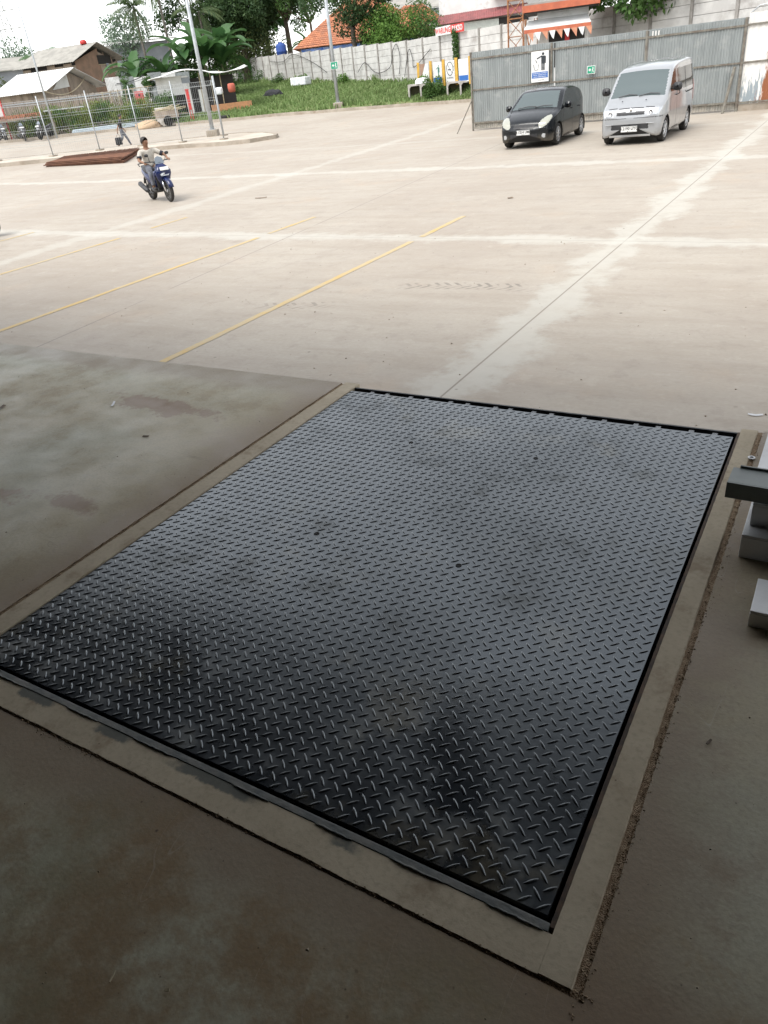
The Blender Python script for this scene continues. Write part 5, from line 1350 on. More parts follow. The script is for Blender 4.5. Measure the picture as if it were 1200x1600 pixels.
# ================================================================ things on and along the bank
m_boxc = M('culvert_concrete', (0.46, 0.44, 0.41), (0.36, 0.34, 0.31), scale=2, rough=0.9, grime=(0.2, 0.19, 0.15))
culv = None
for i, (x, y, rz_, lb) in enumerate(((-25.95, 48.5, 0.42, 'box culvert segment at the left end of the row with a white sack on top'), (-24.98, 48.3, 0.42, 'box culvert segment second from the left beside the round bush'),
        (-23.0, 48.05, 0.45, 'box culvert segment just right of the round bush'), (-22.05, 47.95, 0.45, 'box culvert segment nearest the corrugated sheet wall'))):
    if culv is None:
        culv = thing('box_culvert', lb, 'culvert', (x, y, 0), rz_, 'concrete box culvert segments on the grass')
        b = MB(); W, H, D_, th = 0.92, 0.98, 0.9, 0.10
        out = [(-W / 2, 0), (W / 2, 0), (W / 2, H), (-W / 2, H)]; a = 0.12
        inn = [(-W / 2 + th, th), (W / 2 - th, th), (W / 2 - th, H - th - a), (W / 2 - th - a, H - th), (-W / 2 + th + a, H - th), (-W / 2 + th, H - th - a)]
        vs = [(x_, -D_ / 2, z_) for x_, z_ in out] + [(x_, -D_ / 2, z_) for x_, z_ in inn] + [(x_, D_ / 2, z_) for x_, z_ in out] + [(x_, D_ / 2, z_) for x_, z_ in inn]
        def face(o): return [(o + 0, o + 1, o + 5, o + 4), (o + 1, o + 2, o + 6, o + 5), (o + 2, o + 7, o + 6), (o + 2, o + 3, o + 8, o + 7), (o + 3, o + 9, o + 8), (o + 3, o + 0, o + 4, o + 9)]
        fs = face(0) + face(10) + [(i_, (i_ + 1) % 4, 10 + (i_ + 1) % 4, 10 + i_) for i_ in range(4)] + [(4 + i_, 4 + (i_ + 1) % 6, 14 + (i_ + 1) % 6, 14 + i_) for i_ in range(6)]
        b.add(vs, fs); b.build('segment', m_boxc, culv)
        b = MB(); b.bx((-W / 2 + th, D_ / 2 - 0.05, th), (W / 2 - th, D_ / 2 - 0.02, H - th)); b.build('earth_fill', m_earth, culv); c = culv
    else: c = copy_tree(culv)
    c.location = (x, y, G(x, y) + 0.10); c.rotation_euler = (0, 0, rz_); c['label'] = lb
m_sack = M('white_sack', (0.72, 0.73, 0.74), (0.58, 0.6, 0.62), scale=4, rough=0.7)
def lump(name, label, cat, x, y, z, sx, sy, sz, mat, seed=0, rz=0, group=None):
    t = MB(); n, m_ = 20, 10; vs = []
    for i in range(m_ + 1):
        ph = PI * 0.5 * i / m_
        for k in range(n):
            a = 2 * PI * k / n; q = 1 + 0.28 * mnoise.noise((math.cos(a) * 1.7 + seed, math.sin(a) * 1.7, ph * 2))
            vs.append((sx * math.cos(a) * math.cos(ph) * q, sy * math.sin(a) * math.cos(ph) * q, sz * math.sin(ph) * q))
    fs = [(i * n + k, i * n + (k + 1) % n, (i + 1) * n + (k + 1) % n, (i + 1) * n + k) for i in range(m_) for k in range(n)] + [tuple(range(n - 1, -1, -1))]
    t.add(vs, fs); o = t.build(name, mat, smooth=True); o.location = (x, y, z); o.rotation_euler = (0, 0, rz); return tag(o, label, cat, group)
lump('sack', 'crumpled white plastic sack lying on top of the concrete box culverts', 'sack', -25.4, 48.4, G(-25.5, 48.4) + 1.08, 0.52, 0.3, 0.30, m_sack, 3, 0.4)
bush('round dark green bush growing between the concrete box culverts', -24.0, 47.75, G(-24, 47.7) + 0.1, 0.75, 0.6, 1.45, m_leafmid, 2600, 0.14, 31)
bush('low creeping weeds growing in front of the safety posters', -24.0, 49.2, 1.2, 2.4, 0.4, 0.75, m_leafbright, 2600, 0.12, 32, cat='weeds')
for i, (tx, s_, ww_, hh, lb, mt) in enumerate(((-19.5, 3, 0.55, 0.5, 'leafy weed tuft at the foot of the panel wall left of the pole', m_leafbright), (-27, 4, 0.9, 0.6, 'low weed clump near the left end of the panel wall', m_leafmid), (-34, 6, 1.2, 0.9, 'tall weed clump where the panel wall steps down', m_leafmid), (-10.5, 5, 0.6, 0.45, 'small weed tuft at the panel wall right of the pole', m_leafbright))):
    x, y = wall_pt(tx); bush(lb, x - 0.3, y - 0.6, wall_base(tx), ww_, 0.4, hh + 0.3, mt, 900, 0.12, 40 + i, group='weed clumps along the panel wall', cat='weeds')
# safety posters on yellow posts
m_yel = M('yellow_post_paint', (0.62, 0.36, 0.05), (0.45, 0.27, 0.05), scale=4, rough=0.7)
m_brown = M('torn_brown', (0.32, 0.2, 0.14), rough=0.9)
pt_ = thing('poster_fence', 'row of safety posters hung between yellow posts before the panel wall', 'poster board', (*wall_pt(2.0), 0), math.atan2(WD.y, WD.x))
for k, xx in enumerate((0.3, 2.05, 3.75, 5.35, 7.0)):
    b = MB(); b.box((xx, -0.45, 2.0), (0.30, 0.04, 1.45), ry=R_(3 - k)); b.build('post', m_yel, pt_)
for k, (x0, x1) in enumerate(((0.55, 1.75), (2.35, 3.5), (3.98, 5.1), (5.6, 6.75))):
    b = MB(); b.bx((x0, -0.44, 1.42), (x1, -0.42, 2.62)); p = b.build('poster', m_white, pt_); c_ = (x0 + x1) / 2
    if k == 2:
        b = MB(); b.tube([(c_ + 0.40 * math.cos(a), -0.445, 2.18 + 0.36 * math.sin(a)) for a in np.linspace(0, 2 * PI, 29)], 0.018, 5, cap=False); b.tube([(c_ - 0.26, -0.445, 2.42), (c_ + 0.26, -0.445, 1.94)], 0.014, 5); b.build('prohibition_ring', m_black, p)
        b = MB(); b.bx((c_ - 0.22, -0.447, 2.10), (c_ + 0.14, -0.441, 2.16)); b.build('cigarette', m_black, p)
        text_mesh('lettering', 'NO SMOKING', 0.13, m_black, p, (c_, -0.445, 1.68), (PI / 2, 0, 0), 0.001)
    else:
        b = MB(); b.bx((x0 + 0.04, -0.445, 1.48), (x1 - 0.04, -0.441, 1.76)); b.build('blue_band', m_blue, p)
    if k == 0: b = MB(); b.prism([(x0, -0.446, 2.62), (x0 + 0.75, -0.446, 2.62), (x0 + 0.45, -0.446, 2.2), (x0, -0.446, 1.7)], (0, -0.004, 0)); b.build('torn_patch', m_brown, p)
    if k == 1:
        b = MB(); fig(b, c_ + 0.15, 1.78, 1.25, -0.441); b.build('figure', M('green_figure', (0.05, 0.16, 0.12)), p)
# ivy and cables on the wall
x, y = wall_pt(7.0); t = thing('ivy', 'narrow strip of green ivy hanging over the panel wall above the posters', 'climbing plant', (x - 0.12, y - 0.18, 0)); 
mesh_np('foliage', leaves([(0, 0, 4.1 - 0.2 * i) for i in range(12)], [0.22] * 12, 1500, 0.13, 77, 1.0, 0.5), quads(1500), m_leafmid, t)
m_cable = M('black_cable', (0.03, 0.03, 0.032), rough=0.8)
def wallcable(pts, label):
    b = MB(); P = []
    for tt, z in pts: x, y = wall_pt(tt); P.append(Vector((x - 0.07, y - 0.11, z)))
    Q = []
    for i in range(len(P) - 1):
        for k in range(5):
            u = k / 5; a = P[max(0, i - 1)]; d = P[min(len(P) - 1, i + 2)]; Q.append(0.5 * ((2 * P[i]) + (P[i + 1] - a) * u + (2 * a - 5 * P[i] + 4 * P[i + 1] - d) * u * u + (3 * P[i] - a - 3 * P[i + 1] + d) * u ** 3))
    Q.append(P[-1]); b.tube(Q, 0.022, 5); tag(b.build('cable', m_cable, smooth=True), label, 'cable', 'cables strung along the panel wall')
wallcable([(-30, 4.5), (-26, 4.3), (-23, 4.7), (-18.5, 3.9), (-15, 2.9)], 'black cable looping along the panel wall left of the pole')
wallcable([(-8.5, 2.6), (-7, 3.2), (-5.6, 2.6), (-4.4, 2.4), (-2.6, 2.7), (-2.0, 3.6), (-1.3, 4.0), (-0.9, 3.2), (-1.2, 2.2)], 'black cable drooping and rising on the panel wall right of the pole')
wallcable([(-0.4, 2.0), (0.2, 3.1), (0.6, 3.6), (1.0, 3.0), (1.2, 2.5), (3.6, 3.4)], 'black cable rising above the safety posters')
# wall-top banner
x, y = wall_pt(5.2); bn = thing('banner', 'red and white lettered banner tied along the top of the panel wall', 'banner', (x - 0.12, y - 0.2, 4.02), math.atan2(WD.y, WD.x))
m_redp = M('red_paint', (0.55, 0.035, 0.03), (0.42, 0.03, 0.025), rough=0.5, scale=4)
b = MB(); b.bx((-0.6, -0.01, 0.0), (1.3, 0.0, 0.45)); b.build('white_half', m_white, bn); b = MB(); b.bx((1.302, -0.01, 0.0), (2.9, 0.0, 0.45)); b.build('red_half', m_redp, bn)
text_mesh('lettering', 'WARUNG', 0.42, m_redp, bn, (0.35, -0.013, 0.22), (PI / 2, 0, 0), 0.002, bold=0.012); text_mesh('lettering', 'BAKSO', 0.40, m_white, bn, (2.1, -0.013, 0.22), (PI / 2, 0, 0), 0.002, bold=0.012)
# odds and ends on the grass
lump('rubbish_bag', 'black rubbish bag dumped on the grass below the panel wall', 'rubbish bag', -42.0, 54.3, 1.75, 0.9, 0.5, 0.4, m_blackcloth, 5)
b = MB(); b.box((0, 0, 0.3), (1.6, 0.9, 0.62)); o = b.build('white_crate', m_sack, bevel=0.08); o.location = (-43.2, 60.0, 2.2); tag(o, 'large white plastic crate standing against the panel wall', 'crate')
b = MB(); b.lathe([(0.22, 0.02), (0.34, 0.0), (0.38, 0.08), (0.38, 0.16), (0.34, 0.22), (0.22, 0.2), (0.22, 0.02)], n=24); o = b.build('tyre', m_tyre, smooth=True); o.location = (-39.15, 44.75, G(-39, 44.7) + 0.12); tag(o, 'old black tyre lying flat on the grass by the kerb corner', 'tyre')

# ================================================================ left-hand settlement
m_wood = M('weathered_plywood', (0.34, 0.28, 0.22), (0.25, 0.205, 0.165), scale=1.6, stretch=(1, 1, 0.5), rough=0.9, grime=(0.14, 0.10, 0.075), gs=1)
m_wood2 = M('reddish_plywood', (0.28, 0.18, 0.125), (0.20, 0.14, 0.10), scale=1.6, rough=0.9)
m_roofgrey = M('asbestos_roof', (0.33, 0.315, 0.28), (0.25, 0.24, 0.215), scale=1.2, rough=0.95)
m_roofwhite = M('white_tin_roof', (0.72, 0.72, 0.70), (0.60, 0.60, 0.58), scale=1, rough=0.6)
m_under = M('dark_interior', (0.03, 0.028, 0.026), rough=0.95)
m_greywall = M('grey_render_wall', (0.27, 0.29, 0.31), (0.22, 0.24, 0.26), scale=0.8, rough=0.9)
m_whitewall = M('white_wall', (0.66, 0.66, 0.64), (0.56, 0.56, 0.54), scale=0.9, rough=0.85, grime=(0.4, 0.39, 0.36))
m_bamboo = M('bamboo', (0.42, 0.36, 0.24), (0.28, 0.23, 0.15), scale=6, rough=0.8)

def hut(name, label, A, B, L, z0, ze, zr, roofm, seed, gap=0.5, ox=0.7, cat='hut', panels=8):
    """gable facing local -Y along A->B, ridge running back along +Y"""
    w = math.hypot(B[0] - A[0], B[1] - A[1]); t = thing(name, label, cat, (A[0], A[1], 0), math.atan2(B[1] - A[1], B[0] - A[0])); r = random.Random(seed)
    b = MB(); b.bx((0.12, 0.12, z0), (w - 0.12, L, ze - 0.12)); b.build('core_wall', m_under, t)
    # gable front made of odd plywood sheets
    n = panels; xs = [0] + sorted(r.uniform(0.06, 0.94) * w for _ in range(n - 1)) + [w]; fr = MB(); fr2 = MB()
    for i in range(n):
        x0, x1 = xs[i], xs[i + 1] - 0.02
        hgt = lambda x: ze + (zr - ze) * (1 - abs(x - w / 2) / (w / 2)) - gap * r.random()
        (fr if r.random() < 0.78 else fr2).prism([(x0, 0.0, z0), (x1, 0.0, z0), (x1, 0.0, hgt(x1) - 0.12), (x0, 0.0, hgt(x0) - 0.12)], (0, 0.05, 0))
    fr.build('front_wall', m_wood, t); 
    if fr2.v: fr2.build('patched_boards', m_wood2, t)
    sw_ = MB(); n = int(L / 0.9)
    for i in range(n):
        if r.random() < 0.18: continue
        y0 = L * i / n; sw_.bx((0.0, y0 + 0.01, z0), (0.05, y0 + L / n - 0.02, ze - 0.15 - gap * r.random()))
    sw_.build('side_wall', m_wood, t)
    b = MB(); b.bx((w - 0.05, 0.06, z0), (w, L, ze - 0.1)); b.build('side_wall', m_wood, t)
    sl = (zr - ze) / (w / 2)
    for s in (0, 1):
        b = MB(); x_e = -ox if s == 0 else w + ox; ze_ = ze - sl * ox; n = 26
        y0, y1 = -0.8, L + 0.6; vs = []
        for i in range(n * 2 + 1):
            y = y0 + (y1 - y0) * i / (n * 2); d = 0.03 * (i % 2)
            vs += [(x_e, y, ze_ + d), (w / 2, y, zr + d), (x_e, y, ze_ + d - 0.03), (w / 2, y, zr + d - 0.03)]
        fs = []
        for i in range(n * 2):
            q = 4 * i; fs += [(q, q + 1, q + 5, q + 4), (q + 2, q + 6, q + 7, q + 3), (q, q + 4, q + 6, q + 2)]
        fs += [(0, 2, 3, 1), (8 * n, 8 * n + 1, 8 * n + 3, 8 * n + 2)]
        b.add(vs, fs); b.build('roof', roofm, t)
    return t, w
t, w = hut('plywood_hut', 'patched plywood upper hut with a wide grey roof behind the white-roofed hut', (-66.0, 55.5), (-67.5, 62.6), 5.8, 1.8, 6.5, 7.8, m_roofgrey, 5, 0.6)
b = MB(); b.bx((4.1, -0.03, 6.0), (6.2, 0.02, 6.75)); wn_ = b.build('window', m_under, t)
b = MB(); b.bx((4.0, -0.06, 5.93), (6.3, -0.03, 6.0)); b.build('sill', m_bamboo, wn_)
b = MB(); b.bx((0.55, -0.02, 4.75), (1.1, 0.0, 5.1)); b.build('window', m_under, t)
b = MB(); b.bx((5.2, -0.1, 5.55), (5.6, -0.06, 6.05)); tag(b.build('laundry', m_greywall, t), None)
b = MB(); b.lathe([(0.3, 7.75), (0.34, 7.95), (0.2, 8.1), (0.0, 8.12)], (3.4, 0.6, 0), n=14); b.build('roof_vent', m_redp, t, smooth=True)
t, w = hut('plywood_hut', 'low brown plywood hut with a bright white tin roof left of the fence', (-55.2, 43.05), (-57.2, 50.0), 4.0, 0.9, 4.1, 5.3, m_roofwhite, 11, 0.1)
b = MB(); b.prism([(1.2, -0.06, 3.9), (3.5, -0.06, 4.05), (3.5, -0.06, 5.1), (2.6, -0.06, 4.75)], (0, 0.03, 0)); b.build('white_board', m_whitewall, t)

g = thing('grey_building', 'plain grey rendered building with a white low-pitched roof beside the palm', 'building', (-74.2, 67.0, 0), R_(49))
b = MB(); b.bx((0.0, 0, 2.5), (7.2, 7, 8.0)); b.build('wall', m_greywall, g)
b = MB(); b.prism([(-0.4, -0.5, 8.12), (8.2, -0.5, 8.05), (8.2, 7.4, 8.75), (-0.4, 7.4, 8.85)], (0, 0, 0.12)); b.build('roof', m_roofwhite, g)
b = MB(); b.bx((0.02, -0.05, 7.0), (1.1, 0.0, 8.0)); b.build('white_panel', m_whitewall, g)
g = thing('far_house', 'distant low house with a grey roof at the left edge behind bushes', 'house', (-97, 62, 0), R_(52))
b = MB(); b.bx((0, 0, 3), (12, 6, 7.3)); b.build('wall', m_greywall, g); b = MB(); b.prism([(-0.6, -0.7, 7.3), (12.6, -0.7, 7.3), (12.6, 3, 8.7), (-0.6, 3, 8.7)], (0, 0, 0.1)); b.build('roof', m_roofgrey, g)
# old picket fence in front of the white-roofed hut
pf = thing('picket_fence', 'old grey picket fence standing in the weeds before the plywood hut', 'fence', (-54.6, 38.9, 0), math.atan2(6.4, 5.2))
b = MB(); rp = random.Random(2)
for k in range(62): b.box((k * 0.135, 0, 2.1 + rp.uniform(-.04, .04)), (0.09, 0.03, 2.55), ry=rp.uniform(-.03, .03))
b.build('pickets', m_wood, pf); b = MB(); b.box((4.1, -0.04, 3.2), (8.4, 0.05, 0.07)); b.build('rail', m_gal, pf); b = MB(); b.box((4.1, -0.04, 2.3), (8.4, 0.05, 0.07)); b.build('rail', m_gal, pf)
# zinc sheet fence behind
zf = thing('zinc_fence', 'pale zinc sheet fence behind the weeds between hut and food stall', 'fence', (-54.0, 48.3, 0), math.atan2(5.0, 4.6))
for k in range(6): b = MB(); corr(b, k * 1.12, k * 1.12 + 1.1, 1.5, 4.35 - 0.1 * (k % 3), 0.02 * (k % 2), 0.12, 0.02); b.build('sheet', m_zinc if k % 2 else m_whitewall, zf)
# food stall
fs_ = thing('food_stall', 'ramshackle food stall with a patched white tarp roof and one white pillar', 'stall', (-45.5, 45.3, 0), math.atan2(4.0, 4.3))
b = MB(); b.bx((0.0, 0.0, 2.55), (1.9, 0.06, 3.75)); b.build('wall', m_whitewall, fs_)
b = MB(); b.bx((0.0, 0.3, 0.9), (5.6, 3.0, 3.5)); b.build('dark_interior', m_under, fs_)
b = MB(); b.bx((1.9, -0.12, 0.8), (2.35, 0.28, 3.7)); b.build('pillar', m_whitewall, fs_, bevel=0.02)
b = MB(); b.bx((1.85, -0.17, 3.25), (2.45, -0.12, 3.6)); b.build('small_board', m_greywall, fs_)
for xx in (3.1, 3.9, 4.6): b = MB(); b.tube([(xx, -0.05, 0.8), (xx + 0.05, -0.05, 3.8)], 0.035, 6); b.build('pole', m_bamboo, fs_)
b = MB(); b.bx((2.9, -0.02, 0.9), (3.5, 0.25, 2.75)); b.build('white_cabinet', m_whitewall, fs_)
b = MB(); vs = []; nx_ = 26
for j in range(5):
    for i in range(nx_ + 1): xx = -0.5 + 7.2 * i / nx_; yy = -0.9 + 1.0 * j; vs.append((xx, yy, 3.86 + 0.22 * math.sin(xx * 1.05 - 0.6) + 0.10 * mnoise.noise((xx, yy * 0.7, 2)) + 0.10 * (j / 4)))
b.add(vs, [(j * (nx_ + 1) + i, j * (nx_ + 1) + i + 1, (j + 1) * (nx_ + 1) + i + 1, (j + 1) * (nx_ + 1) + i) for j in range(4) for i in range(nx_)])
o = b.build('tarp_roof', m_roofwhite, fs_, smooth=True); o.modifiers.new('thick', 'SOLIDIFY').thickness = 0.05
b = MB(); b.bx((3.6, -0.6, 1.55), (6.6, 0.2, 1.65)); b.bx((3.6, -0.6, 0.9), (6.6, -0.55, 1.55)); b.build('counter', M('orange_counter', (0.45, 0.22, 0.10), (0.35, 0.18, 0.09)), fs_)
b = MB(); b.lathe([(0.16, -0.3), (0.24, -0.26), (0.27, 0), (0.24, 0.22), (0.16, 0.26)], n=18); o = b.build('red_drum', M('faded_orange_red', (0.42, 0.10, 0.06), (0.33, 0.08, 0.05)), smooth=True); o.location = (-39.6, 46.6, 2.62); tag(o, 'round red drum at the right end of the food stall', 'drum')
b = MB(); b.box((0, 0, 0.2), (0.55, 0.4, 0.4), rz=0.3, rx=0.2); o = b.build('plastic_tub', m_sack, bevel=0.08); o.location = (-40.4, 46.1, 2.3); tag(o, 'pale plastic tub next to the red drum on the stall counter', 'tub')
# small things in the verge
t = thing('hydrant_cabinet', 'red fire hydrant cabinet standing on a post in the weeds', 'hydrant cabinet', (-46.8, 44.7, 0.9), R_(45))
b = MB(); b.bx((-0.32, -0.14, 1.2), (0.32, 0.14, 2.2)); b.build('cabinet', M('faded_red', (0.55, 0.13, 0.12), (0.45, 0.09, 0.09), scale=3), t, bevel=0.02); b = MB(); b.tube([(0, 0, 0), (0, 0, 1.2)], 0.05, 8); b.build('post', m_redp, t); b = MB(); b.lathe([(0.07, -0.16), (0.07, -0.14)], (0, 0, 1.95), 'Y', 14); b.build('dial', m_black, t)
t = thing('hydrant_pillar', 'slim bright red hydrant pillar behind the mesh fence', 'hydrant', (-41.7, 44.3, 0.72), R_(45))
b = MB(); b.bx((-0.11, -0.09, 0.85), (0.11, 0.09, 2.05)); b.build('cabinet', m_redp, t, bevel=0.015); b = MB(); b.bx((-0.13, -0.11, 2.05), (0.13, 0.11, 2.12)); b.build('cap', m_redp, t)
for s in (-1, 1): b = MB(); b.tube([(s * 0.08, 0, 0), (s * 0.08, 0, 0.87)], 0.035, 6); b.build('leg', m_redp, t)
b = MB(); b.box((0, 0, 0.55), (0.85, 0.6, 1.15)); o = b.build('concrete_block', m_boxc, bevel=0.04); o.location = (-44.2, 44.0, 0.8); tag(o, 'square pale concrete block in the verge between weeds and cart', 'block')
t = thing('handcart', 'wooden handcart loaded with sticks behind the mesh fence', 'cart', (-42.9, 43.1, G(-42.9, 43.1)), R_(45))
b = MB(); b.bx((-0.8, -0.5, 0.5), (0.8, 0.5, 0.6)); b.bx((-0.8, -0.5, 0.6), (-0.75, 0.5, 1.0)); b.bx((0.75, -0.5, 0.6), (0.8, 0.5, 1.0)); b.bx((-0.75, -0.5, 0.6), (0.75, -0.46, 0.95)); b.build('bed', m_wood, t)
for s in (-1, 1): b = MB(); b.lathe([(0.30, -0.04), (0.33, 0), (0.30, 0.04), (0.22, 0.03), (0.22, -0.03), (0.30, -0.04)], (s * 0.0, s * 0.58, 0.33), 'Y', 20); b.lathe([(0.05, -0.05), (0.05, 0.05)], (0, s * 0.58, 0.33), 'Y', 8); b.build('wheel', m_tyre, t)
for s in (-1, 1): b = MB(); b.tube([(-0.7, s * 0.4, 0.55), (-1.7, s * 0.35, 0.30)], 0.03, 6); b.build('shaft', m_bamboo, t)
b = MB(); rs_ = random.Random(8)
for k in range(30): a = Vector((rs_.uniform(-1, -.2), rs_.uniform(-.4, .4), rs_.uniform(.7, 1.1))); b.tube([a, a + Vector((rs_.uniform(1.0, 1.7), rs_.uniform(-.3, .3), rs_.uniform(-.15, .4)))], 0.018, 4)
tag(b.build('stick_bundle', m_bamboo), None); o = bpy.data.objects['stick_bundle']; o.location = t.location; o.rotation_euler = t.rotation_euler; tag(o, 'bundle of bare sticks piled on the wooden handcart', 'sticks', kind='stuff')
lump('soil_heap', 'heap of brown soil and cuttings at the kerb beside the handcart', 'soil heap', -44.2, 42.4, 0.75, 1.0, 0.55, 0.5, m_crumb, 9, 0.6)
t = thing('sheet_pack', 'pack of long pale metal sheets lying along the verge behind the kerb', 'sheet pack', (-47.9, 42.2, 0.92), math.atan2(4.0, 3.6))
for k in range(3): b = MB(); b.box((0.05 * k, 0.04 * k, 0.06 + 0.09 * k), (5.4, 0.9, 0.07)); b.build('sheet', M('pale_blue_sheet', (0.55, 0.62, 0.66), (0.46, 0.53, 0.57)) if k == 0 else bpy.data.materials['pale_blue_sheet'], t)
t = thing('slab_table', 'long grey slab resting on trestles among the weeds', 'slab', (-51.0, 41.2, 0.85), math.atan2(4.0, 3.3))
b = MB(); b.box((0, 0, 1.72), (2.9, 0.9, 0.07)); b.build('slab', M('pale_slab', (0.5, 0.53, 0.52)), t)
for s in (-1, 1): b = MB(); b.bx((s * 1.0 - 0.05, -0.3, 0), (s * 1.0 + 0.05, 0.3, 1.68)); b.build('trestle', m_wood, t)
t = thing('brick_stack', 'low stack of orange bricks on a rough timber rack among the weeds', 'bricks', (-53.2, 38.8, 0.9), math.atan2(4.0, 3.0))
b = MB(); b.bx((-1.6, -0.4, 1.3), (1.6, 0.4, 1.38)); b.build('rack', m_wood, t)
b = MB(); rs_ = random.Random(1)
for k in range(15):
    for j in range(3): b.box((-1.5 + 0.21 * k, rs_.uniform(-.05, .05), 1.43 + 0.09 * j), (0.19, 0.5, 0.08), rz=rs_.uniform(-.1, .1))
b.build('bricks', M('orange_brick', (0.42, 0.17, 0.09), (0.3, 0.12, 0.07), scale=5), t)
for s in (-1, 1): b = MB(); b.bx((s * 1.2 - 0.06, -0.3, 0), (s * 1.2 + 0.06, 0.3, 1.3)); b.build('trestle', m_wood, t)
t = thing('red_edged_board', 'tall white board with a red edge cut off by the left frame', 'board', (-54.6, 37.6, 0.9), math.atan2(3.9, 3.1))
b = MB(); b.bx((-1.5, 0, 0.9), (0.85, 0.04, 3.2)); b.build('panel', m_whitewall, t); b = MB(); b.bx((0.85, -0.02, 0.0), (0.95, 0.06, 3.3)); b.build('edge', m_redp, t)
for k, (x, y, h, lb) in enumerate(((-48.9, 45.8, 3.15, 'slim clipped shrub on a thin trunk left of the red cabinet'), (-47.85, 46.9, 3.05, 'slim clipped shrub on a thin trunk right of the red cabinet'))):
    tree(lb, x, y, 0.95, h, 1.7, (0.42, 0.42, 0.75), m_leafmid, 1500, 0.13, 60 + k, 10, 0.04, 'slim_shrub', 'slim shrubs behind the verge', cr=(0.2, 0.32))
# verge weeds: a row in front, taller bushes behind
rv = random.Random(12); spots = []
for k in range(15):
    u = k / 14; x = -53.4 + 9.6 * u; y = 37.7 + 6.4 * u; spots.append((x - 0.9, y + 1.1, rv.uniform(0.9, 1.35), rv.uniform(1.3, 2.0), (m_weed, m_weed, m_leafmid)[k % 3]))
for k in range(9):
    u = k / 8; x = -56.5 + 10.5 * u; y = 41.5 + 7.0 * u; spots.append((x, y, rv.uniform(1.0, 1.5), rv.uniform(1.6, 2.3), (m_leafmid, m_leafdark, m_weed)[k % 3]))
for mt, nm in ((m_weed, 'weeds'), (m_leafmid, 'undergrowth'), (m_leafdark, 'undergrowth')):
    cs = []; rs = []
    for x, y, rx, h, mm in spots:
        if mm is not mt: continue
        for q in range(12): cs.append((x + rv.uniform(-1, 1) * rx * 0.8, y + rv.uniform(-.6, .6), G(x, y) + h * rv.uniform(0.15, 0.8))); rs.append(rv.uniform(0.35, 0.6))
    nq = 260 * len(cs) // 2; nm_ = mesh_np(nm, leaves(cs, rs, nq, 0.17, 7, 0.9, -0.5, 0.3), quads(nq), mt)
    tag(nm_, {'weeds': 'yellow-green weeds filling the verge behind the mesh fence', 'undergrowth': 'darker green undergrowth mixed into the weeds behind the mesh fence'}[nm], nm, kind='stuff')

# bamboo frames and cables
t = thing('bamboo_frame', 'rough bamboo frame leaning in the weeds beside the zinc fence', 'frame', (-49.3, 43.4, 0.9), math.atan2(4.0, 3.6))
for k in range(7): b = MB(); b.tube([(0.55 * k, 0.1 * (k % 2), 0), (0.55 * k + 0.1, 0, 2.45)], 0.035, 6); b.build('pole', m_bamboo, t)
for zz in (1.2, 2.35): b = MB(); b.tube([(-0.2, 0, zz), (3.7, 0.05, zz + 0.1)], 0.03, 6); b.build('rail', m_bamboo, t)
def cable(p, q, sag, label, r=0.016, mat=None):
    b = MB(); p, q = Vector(p), Vector(q); b.tube([p.lerp(q, k / 14) - Vector((0, 0, sag * 4 * (k / 14) * (1 - k / 14))) for k in range(15)], r, 5); tag(b.build('cable', mat or m_cable), label, 'cable')
cable((-48.35, 37.75, 3.75), (-56.9, 49.0, 4.75), 0.7, 'pale cable sagging from the thin pole to the white-roofed hut', 0.03, m_bamboo)
cable((-57.2, 50.4, 4.0), (-45.3, 45.1, 4.0), 0.25, 'dark cable strung from the white-roofed hut to the food stall')
cable((-57.2, 50.4, 4.3), (-48.0, 46.8, 4.1), 0.35, 'thick cable sagging over the zinc fence', 0.03)

# ================================================================ transmission pylon
py = thing('pylon', 'tall pale lattice transmission pylon far away at the left edge', 'pylon', (-136, 101.5, 3.2), 0.4)
m_pyl = M('hazed_steel', (0.26, 0.25, 0.23), rough=0.7); H = 21.5  # faded grey stands in for distance haze over the lattice
def wdt(z): return 1.7 * (1 - z / H) ** 0.9 + 0.35
b = MB()
for sx in (-1, 1):
    for sy in (-1, 1): b.tube([(sx * wdt(z), sy * wdt(z), z) for z in np.linspace(0, H, 9)], 0.07, 4)
zs = [0]; 
while zs[-1] < H - 1: zs.append(zs[-1] + max(0.8, wdt(zs[-1]) * 1.5))
for z0, z1 in zip(zs[:-1], zs[1:]):
    a, c = wdt(z0), wdt(z1)
    for s in (-1, 1):
        b.tube([(-a, s * a, z0), (c, s * c, z1)], 0.035, 3); b.tube([(a, s * a, z0), (-c, s * c, z1)], 0.035, 3); b.tube([(s * a, -a, z0), (s * c, c, z1)], 0.035, 3); b.tube([(s * a, a, z0), (s * c, -c, z1)], 0.035, 3)
b.build('tower', m_pyl, py)
for z, L in ((12.6, 3.6), (15.3, 3.2), (17.9, 2.7)):
    b = MB(); b.tube([(-L, 0, z), (L, 0, z)], 0.06, 4); b.tube([(-L, 0, z), (0, 0, z + 1.1), (L, 0, z)], 0.045, 4)
    for s in (-1, 1): b.tube([(s * L * 0.5, 0, z), (s * L * 0.5, 0, z + 0.55)], 0.035, 3); b.tube([(s * L, 0, z), (s * L, 0, z - 0.9)], 0.05, 5)
    b.build('cross_arm', m_pyl, py)

